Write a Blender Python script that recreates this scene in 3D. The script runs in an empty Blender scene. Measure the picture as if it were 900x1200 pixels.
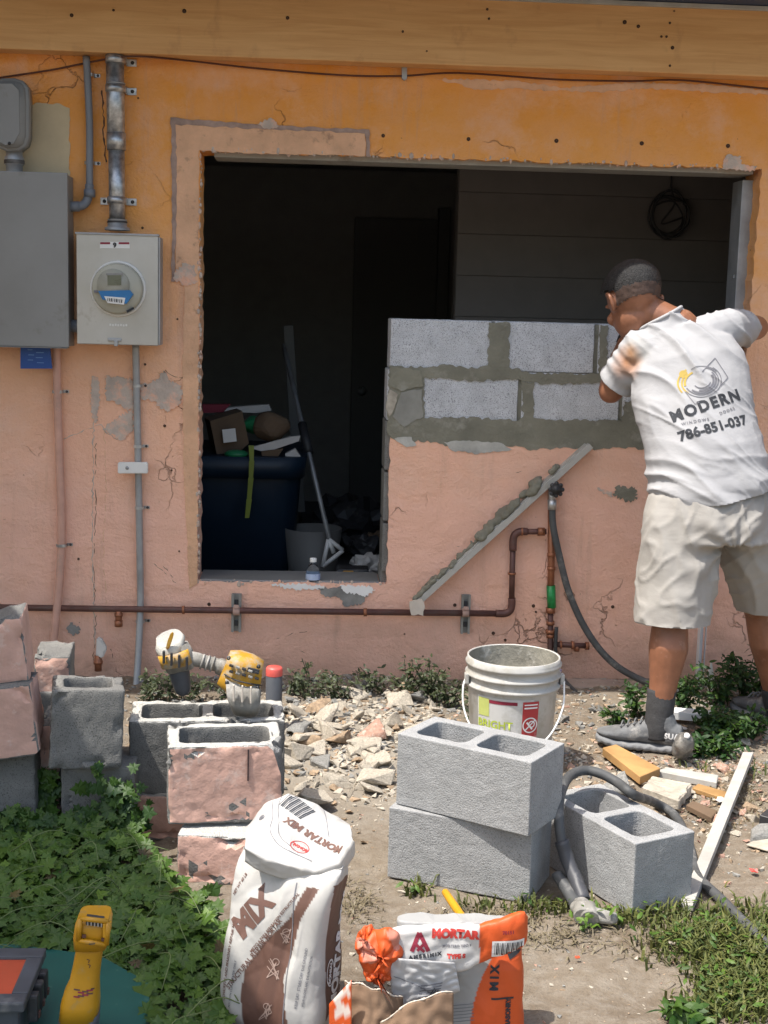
import bpy, bmesh, math, random
import numpy as np
from mathutils import Vector, Matrix, noise
from mathutils.bvhtree import BVHTree
random.seed(7); RNG = np.random.default_rng(7)
sc = bpy.context.scene
COL = sc.collection

# ------------------------------------------------------------------ camera
F_PX = 1600.0
CAM = Vector((0, -5.3, 1.5))
_y, _p, _r = math.radians(3.4), math.radians(8.5), math.radians(1.5)
FW = Vector((math.sin(_y)*math.cos(_p), math.cos(_y)*math.cos(_p), -math.sin(_p)))
_r0 = FW.cross(Vector((0, 0, 1))).normalized(); _u0 = _r0.cross(FW)
RT = _r0*math.cos(_r) + _u0*math.sin(_r); UP = _u0*math.cos(_r) - _r0*math.sin(_r)
cam = bpy.data.cameras.new('camera'); camo = bpy.data.objects.new('camera', cam); COL.objects.link(camo)
cam.sensor_fit = 'VERTICAL'; cam.sensor_height = 36; cam.lens = 48; cam.clip_start = 0.05; cam.clip_end = 500
M = Matrix((RT, UP, -FW)).transposed().to_4x4(); M.translation = CAM
camo.matrix_world = M
sc.camera = camo
# ------------------------------------------------------------------ world, sun
SUN_D = Vector((.36, .17, -.917)).normalized()
EXPOSURE = 0.95
w = bpy.data.worlds.new('World'); sc.world = w; w.use_nodes = True
nt = w.node_tree; nt.nodes.clear()
sky = nt.nodes.new('ShaderNodeTexSky'); sky.sky_type = 'NISHITA'; sky.sun_disc = False; sky.dust_density = 4.0; sky.air_density = 1.4
sky.sun_elevation = math.asin(-SUN_D.z); sky.sun_rotation = math.atan2(-SUN_D.x, -SUN_D.y) % (2*math.pi)
bg = nt.nodes.new('ShaderNodeBackground'); bg.inputs[1].default_value = 0.122
wo = nt.nodes.new('ShaderNodeOutputWorld')
nt.links.new(sky.outputs[0], bg.inputs[0]); nt.links.new(bg.outputs[0], wo.inputs[0])
sl = bpy.data.lights.new('sun', 'SUN'); so = bpy.data.objects.new('sun', sl); COL.objects.link(so)
sl.energy = 3.3; sl.angle = math.radians(.5); sl.color = (1, .95, .88)
so.rotation_euler = SUN_D.to_track_quat('-Z', 'Y').to_euler(); so.location = (-4, -4, 8)
sc.view_settings.view_transform = 'Standard'; sc.view_settings.look = 'None'
sc.view_settings.exposure = EXPOSURE; sc.view_settings.gamma = 1

# ------------------------------------------------------------------ photo -> place
def ray(px, py): return FW*F_PX + RT*(px-450) + UP*(600-py)
def on_y(px, py, y=0.0):
    d = ray(px, py); return CAM + d*((y-CAM.y)/d.y)
def on_z(px, py, z=0.0):
    d = ray(px, py); return CAM + d*((z-CAM.z)/d.z)
def pxm(y): return F_PX/(y+5.3+.25)          # rough pixels per metre at depth y

# ------------------------------------------------------------------ materials
class NB:
    def __init__(s, name):
        s.m = bpy.data.materials.new(name); s.m.use_nodes = True
        s.t = s.m.node_tree; s.b = s.t.nodes['Principled BSDF']
    def n(s, typ, **k):
        nd = s.t.nodes.new(typ)
        for a, v in k.items(): setattr(nd, a, v)
        return nd
    def l(s, a, b): s.t.links.new(a, b)
    def coord(s, kind='Object', scale=1.0):
        tc = s.n('ShaderNodeTexCoord'); mp = s.n('ShaderNodeMapping')
        if kind == 'World':
            g = s.n('ShaderNodeNewGeometry'); s.l(g.outputs['Position'], mp.inputs[0])
        else: s.l(tc.outputs[kind], mp.inputs[0])
        mp.inputs['Scale'].default_value = scale if hasattr(scale, '__len__') else (scale,)*3
        if kind == 'Object':
            oi = s.n('ShaderNodeObjectInfo'); mu = s.n('ShaderNodeMath', operation='MULTIPLY'); mu.inputs[1].default_value = 37
            s.l(oi.outputs['Random'], mu.inputs[0]); s.l(mu.outputs[0], mp.inputs['Location'])
        return mp.outputs[0]
    def noise(s, co, scale, detail=5, rough=.6, dist=0):
        nd = s.n('ShaderNodeTexNoise'); s.l(co, nd.inputs['Vector'])
        nd.inputs['Scale'].default_value = scale; nd.inputs['Detail'].default_value = detail
        nd.inputs['Roughness'].default_value = rough; nd.inputs['Distortion'].default_value = dist
        return nd.outputs['Fac']
    def voro(s, co, scale, feature='F1'):
        nd = s.n('ShaderNodeTexVoronoi', feature=feature); s.l(co, nd.inputs['Vector']); nd.inputs['Scale'].default_value = scale
        return nd.outputs['Distance']
    def ramp(s, fac, stops):
        r = s.n('ShaderNodeValToRGB'); s.l(fac, r.inputs[0]); e = r.color_ramp.elements
        while len(e) < len(stops): e.new(.5)
        for el, (p, c) in zip(e, stops):
            el.position = p; el.color = (c, c, c, 1) if not hasattr(c, '__len__') else (*c, 1)
        return r.outputs[0]
    def mix(s, fac, a, b, mode='MIX'):
        m = s.n('ShaderNodeMix', data_type='RGBA', blend_type=mode)
        for i, v in ((0, fac), (6, a), (7, b)):
            if hasattr(v, 'is_output') or hasattr(v, 'links'): s.l(v, m.inputs[i])
            elif i == 0: m.inputs[0].default_value = v
            else: m.inputs[i].default_value = (*v, 1)
        return m.outputs[2]
    def math(s, op, a, b=0):
        m = s.n('ShaderNodeMath', operation=op)
        for i, v in ((0, a), (1, b)):
            if hasattr(v, 'links'): s.l(v, m.inputs[i])
            else: m.inputs[i].default_value = v
        return m.outputs[0]
    def bump(s, h, strength=.3, dist=.01):
        b = s.n('ShaderNodeBump'); s.l(h, b.inputs['Height']); b.inputs['Strength'].default_value = strength
        b.inputs['Distance'].default_value = dist; s.l(b.outputs[0], s.b.inputs['Normal'])
    def col(s, c):
        if hasattr(c, 'links'): s.l(c, s.b.inputs['Base Color'])
        else: s.b.inputs['Base Color'].default_value = (*c, 1)
    def rough(s, r): s.b.inputs['Roughness'].default_value = r

def simple(name, c, rough=.6, metal=0, var=.25, vscale=9, bscale=0, bstr=.2, bdist=.004, coord='Object', dirt=None, dirt_amt=.5, dscale=6):
    """one paint with broken-up tone, optional dirt of its own colour and fine relief"""
    k = NB(name); co = k.coord(coord)
    n1 = k.noise(co, vscale, 6)
    c2 = tuple(x*(1-var) for x in c); c3 = tuple(min(1, x*(1+var*.5)) for x in c)
    cc = k.mix(k.ramp(n1, [(.3, 0), (.7, 1)]), c2, c3)
    if dirt:
        dn = k.noise(co, dscale, 8, .7)
        cc = k.mix(k.ramp(dn, [(.62-.3*dirt_amt, 0), (.72-.2*dirt_amt, 1)]), cc, dirt)
    k.col(cc); k.rough(rough); k.b.inputs['Metallic'].default_value = metal
    rr = k.ramp(n1, [(.2, max(.05, rough-.12)), (.8, min(1, rough+.12))]); k.l(rr, k.b.inputs['Roughness'])
    if bscale: k.bump(k.noise(co, bscale, 6, .65), bstr, bdist)
    return k.m

def concrete(name, c, dark, pore=.5, bstr=.6, dirt=None):
    k = NB(name); co = k.coord('Object')
    v = k.noise(co, 330, 2, .55); n = k.noise(co, 16, 6, .6); big = k.noise(co, 5, 4)
    pores = k.ramp(v, [(.34, 0), (.45, 1)])
    cc = k.mix(k.ramp(n, [(.3, 0), (.7, 1)]), tuple(x*.84 for x in c), tuple(x*1.1 for x in c))
    cc = k.mix(pores, dark, cc)
    if dirt: cc = k.mix(k.ramp(big, [(.5, 0), (.68, .8)]), cc, dirt)
    k.col(cc); k.rough(.93)
    peb = k.voro(co, 230)
    h = k.math('ADD', k.math('MULTIPLY', k.ramp(peb, [(.1, 1), (.75, 0)]), .8), k.math('MULTIPLY', v, .5))
    k.bump(h, bstr, .0045)
    return k.m

def vcol(name, rough=.6, bscale=40, bstr=.25, bdist=.003, var=.12):
    """colour printed on the surface itself (stored per vertex)"""
    k = NB(name); at = k.n('ShaderNodeVertexColor'); at.layer_name = 'print'; co = k.coord('Object')
    cc = k.mix(var*2, at.outputs[0], k.ramp(k.noise(co, 14, 6), [(.3, .45), (.7, 1)]), 'MULTIPLY')
    k.col(cc); k.rough(rough); k.bump(k.noise(co, bscale, 6, .65), bstr, bdist)
    return k.m

def wall_mat():
    k = NB('stucco_paint'); co = k.coord('World')
    sep = k.n('ShaderNodeSeparateXYZ'); k.l(co, sep.inputs[0])
    wob = k.noise(co, 1.6, 5, .6)
    z = k.math('ADD', sep.outputs['Z'], k.math('MULTIPLY', k.math('SUBTRACT', wob, .5), .9))
    base = k.ramp(k.math('MULTIPLY', z, .4), [(.28, (.90, .53, .40)), (.55, (.90, .50, .29)), (.72, (.86, .395, .105)), (.98, (.82, .325, .045))])  # pink-to-orange by height: own paint hue plus warm bounce light put into colour
    n1 = k.noise(co, 7, 8, .65)
    base = k.mix(k.ramp(n1, [(.35, .30), (.62, 0)]), base, (.82, .45, .29), 'MIX')
    chalk = k.noise(co, 3.1, 7, .7)
    base = k.mix(k.ramp(chalk, [(.50, 0), (.70, .48)]), base, (.84, .56, .44))
    spots = k.noise(co, 42, 2, .5)
    base = k.mix(k.ramp(spots, [(.76, 0), (.79, .75)]), base, (.16, .07, .045))
    strn = k.noise(k.coord('World', (9, 9, .9)), 1.3, 6, .7)
    base = k.mix(k.ramp(strn, [(.56, 0), (.72, .5)]), base, (.60, .35, .25))
    ck = k.n('ShaderNodeTexVoronoi', feature='DISTANCE_TO_EDGE'); ck.inputs['Scale'].default_value = 3.1
    wv = k.n('ShaderNodeTexNoise'); k.l(co, wv.inputs['Vector']); wv.inputs['Scale'].default_value = 4; wv.inputs['Detail'].default_value = 6
    va = k.n('ShaderNodeVectorMath', operation='SCALE'); k.l(wv.outputs['Color'], va.inputs[0]); va.inputs[3].default_value = .55
    vb = k.n('ShaderNodeVectorMath', operation='ADD'); k.l(co, vb.inputs[0]); k.l(va.outputs[0], vb.inputs[1]); k.l(vb.outputs[0], ck.inputs['Vector'])
    ckm = k.math('MULTIPLY', k.ramp(ck.outputs['Distance'], [(.0, 1), (.011, 0)]), k.ramp(k.noise(co, 1.7, 3), [(.54, 0), (.63, 1)]))
    base = k.mix(k.math('MULTIPLY', ckm, .45), base, (.25, .12, .08))
    # darker brown tone along the foot of the wall, fading upward
    foot = k.ramp(k.math('ADD', sep.outputs['Z'], k.math('MULTIPLY', k.math('SUBTRACT', n1, .5), .3)), [(0.02, .65), (.28, 0)])
    base = k.mix(foot, base, (.42, .27, .20))
    k.col(base); k.rough(.85)
    trow = k.noise(k.coord('World', (1, 1, 1.3)), 4.5, 7, .55, .3)
    ridg = k.n('ShaderNodeTexNoise', noise_type='RIDGED_MULTIFRACTAL'); k.l(co, ridg.inputs['Vector'])
    ridg.inputs['Scale'].default_value = 3.2; ridg.inputs['Detail'].default_value = 2; ridg.inputs['Distortion'].default_value = .5
    rm = k.math('MULTIPLY', k.ramp(ridg.outputs['Fac'], [(.72, 0), (.95, 1)]), k.ramp(k.noise(co, 2.3, 3), [(.48, 0), (.62, 1)]))
    h = k.math('ADD', k.math('MULTIPLY', trow, .8), k.math('MULTIPLY', rm, .30))
    h = k.math('ADD', h, k.math('MULTIPLY', k.noise(co, 85, 5, .7), .16))
    h = k.math('SUBTRACT', h, k.math('MULTIPLY', ckm, .25))
    k.bump(h, 1.0, .036)
    return k.m

MT = {}
MT['wall'] = wall_mat()
def beam_mat():
    k = NB('beam_paint'); co = k.coord('World', (1, 1, 3.0))
    g = k.noise(k.coord('World', (1.2, 1, 20)), 2.2, 6, .6, 1.0)
    c = k.mix(k.ramp(g, [(.35, 0), (.65, 1)]), (.62, .335, .13), (.72, .42, .18))
    st = k.noise(k.coord('World', (5, 1, 3)), 2.0, 5, .6)
    c = k.mix(k.ramp(st, [(.60, 0), (.78, .45)]), c, (.30, .14, .06))
    k.col(c); k.rough(.7); k.bump(g, .25, .006); return k.m
MT['beam'] = beam_mat()
MT['block'] = concrete('fresh_block_concrete', (0.323, 0.327, 0.327), (0.179, 0.179, 0.179), bstr=.24)
MT['block_wall'] = concrete('speckled_block_face', (.60, .61, .63), (.14, .14, .155), bstr=.5)
MT['oldblock'] = concrete('weathered_block_concrete', (0.178, 0.175, 0.165), (0.073, 0.071, 0.066), bstr=.2, dirt=(0.244, 0.238, 0.218))
MT['dustblock'] = concrete('mortar_dusted_concrete', (0.478, 0.469, 0.437), (0.350, 0.340, 0.313), bstr=.5)
MT['pink'] = simple('pink_paint_on_block', (0.627, 0.386, 0.308), .85, var=.18, vscale=12, bscale=35, bstr=.6, bdist=.006, dirt=(.66, .50, .43), dirt_amt=.22, dscale=14)
MT['wetmortar'] = simple('wet_mortar', (.225, .215, .165), .9, var=.28, vscale=7, bscale=55, bstr=.8, bdist=.008, dirt=(.30, .29, .24), dirt_amt=.25, dscale=9)
MT['drymortar'] = simple('dry_mortar', (.46, .45, .41), .95, var=.3, vscale=14, bscale=60, bstr=.7, bdist=.006)
MT['patch'] = simple('grey_patch_plaster', (.56, .46, .39), .9, var=.25, vscale=16, bscale=45, bstr=.8, bdist=.008, dirt=(.80, .46, .32), dirt_amt=.42, dscale=14)
MT['beige'] = simple('beige_plaster', (.56, .46, .30), .9, var=.12, bscale=45, bstr=.3)
MT['band'] = simple('peach_plaster_band', (.74, .44, .27), .9, var=.22, vscale=9, bscale=22, bstr=.9, bdist=.012, dirt=(.42, .25, .16), dirt_amt=.12, dscale=16)
MT['groove'] = simple('grey_groove', (.42, .30, .25), .95, var=.5, vscale=14)
MT['steel'] = simple('brushed_meter_steel', (.50, .49, .465), .42, .75, var=.15, vscale=5, bscale=9, bstr=.05, bdist=.01, dirt=(.36, .33, .29), dirt_amt=.12, dscale=9)
MT['panel'] = simple('grey_enamel', (.25, .25, .245), .45, .1, var=.14, vscale=3, bscale=4, bstr=.06, bdist=.01, dirt=(.19, .18, .165), dirt_amt=.14, dscale=7)
MT['galv'] = simple('galvanised_steel', (.52, .53, .54), .38, .8, var=.5, vscale=45, bscale=60, bstr=.08)
MT['pvc'] = simple('grey_pvc', (.20, .215, .24), .5, var=.12)
MT['emt'] = simple('dull_conduit', (.36, .37, .38), .45, .35, var=.25, vscale=12)
MT['pinkpipe'] = simple('painted_pipe', (.60, .34, .26), .6, var=.2, dirt=(.40, .28, .22), dirt_amt=.15)
MT['copper'] = simple('tarnished_copper', (.13, .06, .05), .55, .25, var=.4, vscale=14, dirt=(.12, .08, .07), dirt_amt=.35)
MT['copper_new'] = simple('brown_copper', (.34, .14, .075), .45, .5, var=.35, vscale=14)
MT['rubber'] = simple('black_rubber', (.045, .047, .05), .55, var=.25)
MT['hose'] = simple('dusty_grey_hose', (.075, .078, .08), .65, var=.35, vscale=14, dirt=(.20, .195, .185), dirt_amt=.3, dscale=12)
MT['wood'] = simple('raw_wood', (.42, .24, .09), .75, var=.35, vscale=7, bscale=40, bstr=.3)
MT['paintedwood'] = simple('whitewashed_wood', (0.425, 0.412, 0.378), .8, var=.22, vscale=11, bscale=35, bstr=.4, dirt=(.40, .36, .30), dirt_amt=.2)
MT['white'] = simple('white_plastic', (.74, .74, .72), .4, var=.08)
MT['paleplaster'] = simple('pale_plaster', (0.620, 0.550, 0.470), .9, var=.2, bscale=30, bstr=.5)
MT['yellow'] = simple('yellow_tool_plastic', (0.510, 0.255, 0.010), .42, var=.18, vscale=8, dirt=(.40, .24, .06), dirt_amt=.16, dscale=30)
MT['dustyellow'] = simple('dusty_yellow_plastic', (0.495, 0.261, 0.018), .6, var=.25, vscale=14, dirt=(.36, .335, .28), dirt_amt=.42, dscale=17)
MT['dustgrey'] = simple('cement_dusted_plastic', (.24, .23, .205), .9, var=.45, vscale=18, dirt=(.40, .385, .355), dirt_amt=.42, dscale=13, bscale=45, bstr=.5)
MT['dark'] = simple('black_plastic', (.035, .036, .04), .5, var=.3, dirt=(.14, .13, .12), dirt_amt=.15)
MT['toolgrey'] = simple('charcoal_plastic', (.075, .082, .095), .55, var=.3, dirt=(.17, .17, .17), dirt_amt=.2)
MT['red'] = simple('red_plastic', (.62, .075, .06), .45, var=.15)
MT['orange_red'] = simple('orange_red_tray', (.52, .085, .035), .45, var=.2)
MT['teal'] = simple('teal_plastic', (0.011, 0.096, 0.080), .5, var=.2, vscale=5, dirt=(.10, .18, .15), dirt_amt=.1, dscale=20)
MT['blue'] = simple('blue_tag', (.012, .07, .30), .45, var=.1)
MT['navy'] = simple('navy_soffit_paint', (.045, .065, .12), .6, var=.12)
MT['inwall'] = simple('interior_drywall', (.36, .355, .345), .9, var=.1)
MT['siding'] = simple('interior_siding', (.19, .175, .165), .8, var=.12)
MT['indoor'] = simple('interior_door_paint', (.14, .14, .135), .6, var=.08)
MT['infloor'] = simple('interior_floor', (.12, .11, .105), .8, var=.25, vscale=4)
MT['bin'] = simple('blue_bin_plastic', (.006, .020, .042), .5, var=.12)
MT['cardboard'] = simple('cardboard', (0.144, 0.096, 0.060), .9, var=.2)
MT['paper'] = simple('white_paper', (.62, .60, .57), .85, var=.12)
MT['green'] = simple('green_plastic', (.02, .22, .09), .4, var=.2)
MT['skin'] = simple('sunned_skin', (.28, .12, .066), .45, var=.3, vscale=14, bscale=120, bstr=.2, bdist=.002, dirt=(.34, .18, .12), dirt_amt=.1, dscale=20)
def hair_mat():
    k = NB('short_dark_hair'); co = k.coord('Object'); g = k.noise(co, 210, 3, .7)
    c = k.mix(k.ramp(g, [(.45, 0), (.75, 1)]), (.006, .0055, .006), (.04, .038, .038))
    k.col(c); k.rough(.6); k.bump(g, .9, .006); return k.m
MT['hair'] = hair_mat()
MT['fade'] = simple('shaved_hair', (.075, .045, .034), .7, var=.35, vscale=60, bscale=200, bstr=.3)
def cloth_mat(name, c, c2, stain=None, ss=7, amt=.62):
    k = NB(name); co = k.coord('Object')
    n = k.noise(co, 8, 5)
    cc = k.mix(k.ramp(n, [(.3, 0), (.7, 1)]), c2, c)
    if stain: cc = k.mix(k.ramp(k.noise(co, ss, 8, .75), [(amt, 0), (amt+.09, .75)]), cc, stain)
    k.col(cc); k.rough(.92)
    fold = k.noise(k.coord('Object', (1, 1, 1.6)), 7, 3, .45, .3)
    h = k.math('ADD', fold, k.math('MULTIPLY', k.noise(co, 220, 2), .08))
    k.bump(h, .45, .018); return k.m
MT['shirt'] = cloth_mat('white_cotton', (0.400, 0.400, 0.408), (0.352, 0.352, 0.364), (.66, .63, .58), 9, .70)
MT['shorts'] = cloth_mat('pale_grey_jersey', (0.367, 0.350, 0.323), (0.315, 0.297, 0.275), (.36, .33, .29), 22, .70)
MT['sock'] = simple('charcoal_sock', (.05, .05, .052), .95, var=.3, vscale=60, bscale=160, bstr=.6)
MT['shoe'] = simple('grey_shoe_mesh', (.15, .155, .16), .85, var=.3, vscale=20, bscale=120, bstr=.5, dirt=(.32, .31, .29), dirt_amt=.25, dscale=12)
MT['sole'] = simple('grey_rubber_sole', (.20, .205, .21), .8, var=.3, dirt=(.36, .34, .31), dirt_amt=.3)
MT['ink'] = simple('dark_ink', (.03, .033, .04), .8, var=.2)
MT['ink_brown'] = simple('brown_ink', (.16, .085, .065), .7, var=.2)
MT['ink_gold'] = simple('gold_ink', (.48, .34, .06), .7, var=.2)
MT['ink_grey'] = simple('grey_ink', (.17, .17, .19), .8, var=.2)
MT['ink_red'] = simple('red_ink', (.50, .04, .03), .7, var=.15)
MT['ink_maroon'] = simple('maroon_ink', (.26, .02, .045), .6, var=.15)
MT['ink_green'] = simple('lime_ink', (.42, .52, .05), .6, var=.15)
MT['ink_white'] = simple('white_ink', (.78, .77, .75), .7, var=.08)
MT['bag'] = vcol('printed_paper_sack', .55)
MT['kraft'] = simple('kraft_paper', (.23, .145, .09), .85, var=.25, vscale=6, bscale=20, bstr=.4)
MT['bucket'] = simple('dusty_white_pail', (0.464, 0.456, 0.430), .5, var=.14, dirt=(.36, .345, .30), dirt_amt=.42, dscale=15)
MT['bucket_in'] = simple('mortar_crusted_pail', (.27, .255, .21), .9, var=.4, vscale=9, bscale=30, bstr=.8, bdist=.008, dirt=(.48, .465, .42), dirt_amt=.25, dscale=12)
MT['rubble'] = simple('pale_rubble', (0.459, 0.411, 0.335), .95, var=.4, vscale=18, bscale=45, bstr=.7)
MT['rubble_pink'] = simple('pink_rubble', (0.426, 0.254, 0.189), .95, var=.35, vscale=10, bscale=45, bstr=.6, dirt=(.50, .45, .38), dirt_amt=.3)
MT['rubble_grey'] = simple('grey_rubble', (0.254, 0.250, 0.234), .95, var=.4, vscale=18, bscale=45, bstr=.7)
MT['rubble_tan'] = simple('tan_rubble', (0.361, 0.262, 0.172), .95, var=.45, vscale=12, bscale=45, bstr=.6)
MT['glassy'] = None
def glass():
    k = NB('clear_plastic'); k.b.inputs['Transmission Weight'].default_value = 1; k.b.inputs['IOR'].default_value = 1.2
    k.b.inputs['Roughness'].default_value = .08; k.col((.92, .94, .95)); return k.m
MT['glassy'] = glass()
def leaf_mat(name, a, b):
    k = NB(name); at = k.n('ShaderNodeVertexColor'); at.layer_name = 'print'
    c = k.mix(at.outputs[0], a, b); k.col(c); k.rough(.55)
    k.b.inputs['Transmission Weight'].default_value = 0
    tr = k.n('ShaderNodeBsdfTranslucent'); k.l(c, tr.inputs[0]); mx = k.n('ShaderNodeMixShader'); mx.inputs[0].default_value = .25
    out = k.t.nodes['Material Output']
    k.l(k.b.outputs[0], mx.inputs[1]); k.l(tr.outputs[0], mx.inputs[2]); k.l(mx.outputs[0], out.inputs[0])
    return k.m
MT['leaf'] = leaf_mat('vine_leaf', (0.013, 0.050, 0.006), (0.102, 0.186, 0.017))
MT['weed'] = leaf_mat('weed_leaf', (0.038, 0.056, 0.022), (0.128, 0.143, 0.060))
MT['grass'] = leaf_mat('grass_blade', (0.047, 0.072, 0.016), (0.169, 0.173, 0.047))
MT['dry'] = leaf_mat('dry_grass', (0.140, 0.112, 0.063), (0.280, 0.238, 0.154))
def ground_mat():
    k = NB('dusty_dirt'); co = k.coord('World')
    a = k.noise(co, 2.2, 8, .65); b = k.noise(co, 22, 8, .7); v = k.noise(co, 120, 4, .6)
    c = k.mix(k.ramp(a, [(.35, 0), (.65, 1)]), (0.130, 0.097, 0.065), (0.198, 0.162, 0.119))
    c = k.mix(k.ramp(b, [(.42, 0), (.66, .85)]), c, (0.245, 0.212, 0.169))
    c = k.mix(k.ramp(v, [(.30, .7), (.42, 0)]), c, (.12, .09, .062))
    # plaster dust spilled in front of the wall
    d1 = k.n('ShaderNodeVectorMath', operation='DISTANCE'); k.l(co, d1.inputs[0]); d1.inputs[1].default_value = (.12, -.85, 0)
    pale = k.ramp(k.math('ADD', d1.outputs['Value'], k.math('MULTIPLY', k.math('SUBTRACT', a, .5), 1.2)), [(.25, .75), (.75, 0)])
    c = k.mix(pale, c, (0.311, 0.281, 0.233))
    k.col(c); k.rough(.97)
    k.bump(k.math('ADD', b, k.math('MULTIPLY', v, .5)), .8, .012); return k.m
MT['ground'] = ground_mat()

# ------------------------------------------------------------------ object helpers
def obj(name, me, mat=None, parent=None, smooth=False):
    if isinstance(me, bmesh.types.BMesh):
        bm = me; me = bpy.data.meshes.new(name)
        bmesh.ops.recalc_face_normals(bm, faces=bm.faces); bm.to_mesh(me); bm.free()
    for m in (mat if isinstance(mat, (list, tuple)) else [mat]):
        if m: me.materials.append(m)
    o = bpy.data.objects.new(name, me); COL.objects.link(o)
    if parent: o.parent = parent; o.matrix_parent_inverse = parent.matrix_basis.inverted()
    if smooth:
        for p in me.polygons: p.use_smooth = True
    return o
def tag(o, label=None, cat=None, group=None, kind=None):
    for k, v in (('label', label), ('category', cat), ('group', group), ('kind', kind)):
        if v: o[k] = v
    return o
def thing(name, label, cat, loc=(0, 0, 0), group=None):
    o = bpy.data.objects.new(name, None); COL.objects.link(o); o.location = loc; o.empty_display_size = .05
    return tag(o, label, cat, group)
def T(*pts): return [Vector(p) for p in pts]

def box(bm, c, s, rot=None, bevel=0):
    r = bmesh.ops.create_cube(bm, size=1)
    vs = r['verts']; m = Matrix.Translation(c) @ ((rot.to_4x4() if rot else Matrix.Identity(4)) @ Matrix.Diagonal((*s, 1)))
    bmesh.ops.transform(bm, matrix=m, verts=vs)
    if bevel:
        es = list({e for v in vs for e in v.link_edges})
        bmesh.ops.bevel(bm, geom=es, offset=bevel, segments=2, profile=.6, affect='EDGES')
    return vs
def box_minmax(bm, a, b, bevel=0):
    a, b = Vector(a), Vector(b); return box(bm, (a+b)/2, (b-a), None, bevel)
def rotz(a): return Matrix.Rotation(a, 3, 'Z')
def frame_rot(x, z):
    x = Vector(x).normalized(); z = Vector(z); y = z.cross(x).normalized(); z = x.cross(y)
    return Matrix((x, y, z)).transposed()

def tube(bm, pts, r, n=10, caps=True):
    pts = [Vector(p) for p in pts]; rs = r if hasattr(r, '__len__') else [r]*len(pts)
    t0 = (pts[1]-pts[0]).normalized(); a = t0.orthogonal().normalized(); rings = []
    for i, p in enumerate(pts):
        t = (pts[min(i+1, len(pts)-1)]-pts[max(i-1, 0)]).normalized()
        a = (a - t*a.dot(t)).normalized(); b = t.cross(a)
        rings.append([bm.verts.new(p + (a*math.cos(2*math.pi*k/n)+b*math.sin(2*math.pi*k/n))*rs[i]) for k in range(n)])
    for q, s in zip(rings, rings[1:]):
        for k in range(n): bm.faces.new((q[k], q[(k+1) % n], s[(k+1) % n], s[k])).smooth = True
    if caps:
        bm.faces.new(rings[0][::-1]); bm.faces.new(rings[-1])
def spline(pts, n=8):
    P = [Vector(p) for p in pts]; P = [P[0]*2-P[1]] + P + [P[-1]*2-P[-2]]; out = []
    for i in range(1, len(P)-2):
        for k in range(n):
            t = k/n; a, b, c, d = P[i-1:i+3]
            out.append(.5*((2*b)+(c-a)*t+(2*a-5*b+4*c-d)*t*t+(3*b-a-3*c+d)*t**3))
    return out + [P[-2]]
def lathe(bm, prof, n=32, origin=(0, 0, 0), rot=None, close=False):
    O = Vector(origin); rings = []
    for r, z in prof:
        ring = []
        for k in range(n):
            a = 2*math.pi*k/n; v = Vector((r*math.cos(a), r*math.sin(a), z))
            if rot: v = rot @ v
            ring.append(bm.verts.new(O+v))
        rings.append(ring)
    for q, s in zip(rings, rings[1:]):
        for k in range(n): bm.faces.new((q[k], q[(k+1) % n], s[(k+1) % n], s[k])).smooth = True
    if close: bm.faces.new(rings[0][::-1]); bm.faces.new(rings[-1])
    return rings
def loft(bm, secs, n=24, cap=True, expo=2.0):
    """secs: (centre, half-vector U, half-vector V)"""
    rings = []
    for s in secs:
        c, u, v = Vector(s[0]), Vector(s[1]), Vector(s[2]); ex = s[3] if len(s) > 3 else expo
        a = np.linspace(0, 2*math.pi, 1441); ca, sa = np.cos(a), np.sin(a)
        px_, py_ = np.sign(ca)*np.abs(ca)**(2/ex), np.sign(sa)*np.abs(sa)**(2/ex)
        ds = np.hypot(np.diff(px_)*u.length, np.diff(py_)*v.length); cs_ = np.concatenate(([0], np.cumsum(ds)))
        tt = np.interp(np.arange(n)/n*cs_[-1], cs_, np.arange(1441)); qx = np.interp(tt, np.arange(1441), px_); qy = np.interp(tt, np.arange(1441), py_)
        ring = [bm.verts.new(c + u*float(qx[k]) + v*float(qy[k])) for k in range(n)]
        rings.append(ring)
    for q, s in zip(rings, rings[1:]):
        for k in range(n): bm.faces.new((q[k], q[(k+1) % n], s[(k+1) % n], s[k])).smooth = True
    if cap: bm.faces.new(rings[0][::-1]); bm.faces.new(rings[-1])
    return rings
def capsule(bm, pts, rs, n=14):
    """rounded tapered limb"""
    P = [Vector(p) for p in pts]; p2 = []; r2 = []
    d0 = (P[0]-P[1]).normalized(); d1 = (P[-1]-P[-2]).normalized()
    for a in (.98, .8, .45): p2.append(P[0]+d0*rs[0]*a); r2.append(rs[0]*math.sqrt(1-a*a))
    p2 += P; r2 += list(rs)
    for a in (.45, .8, .98): p2.append(P[-1]+d1*rs[-1]*a); r2.append(rs[-1]*math.sqrt(1-a*a))
    tube(bm, p2, r2, n)
def ellipsoid(bm, c, ax):
    r = bmesh.ops.create_icosphere(bm, subdivisions=3, radius=1)
    m = Matrix((ax[0], ax[1], ax[2])).transposed().to_4x4(); m.translation = Vector(c)
    bmesh.ops.transform(bm, matrix=m, verts=r['verts'])
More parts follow.
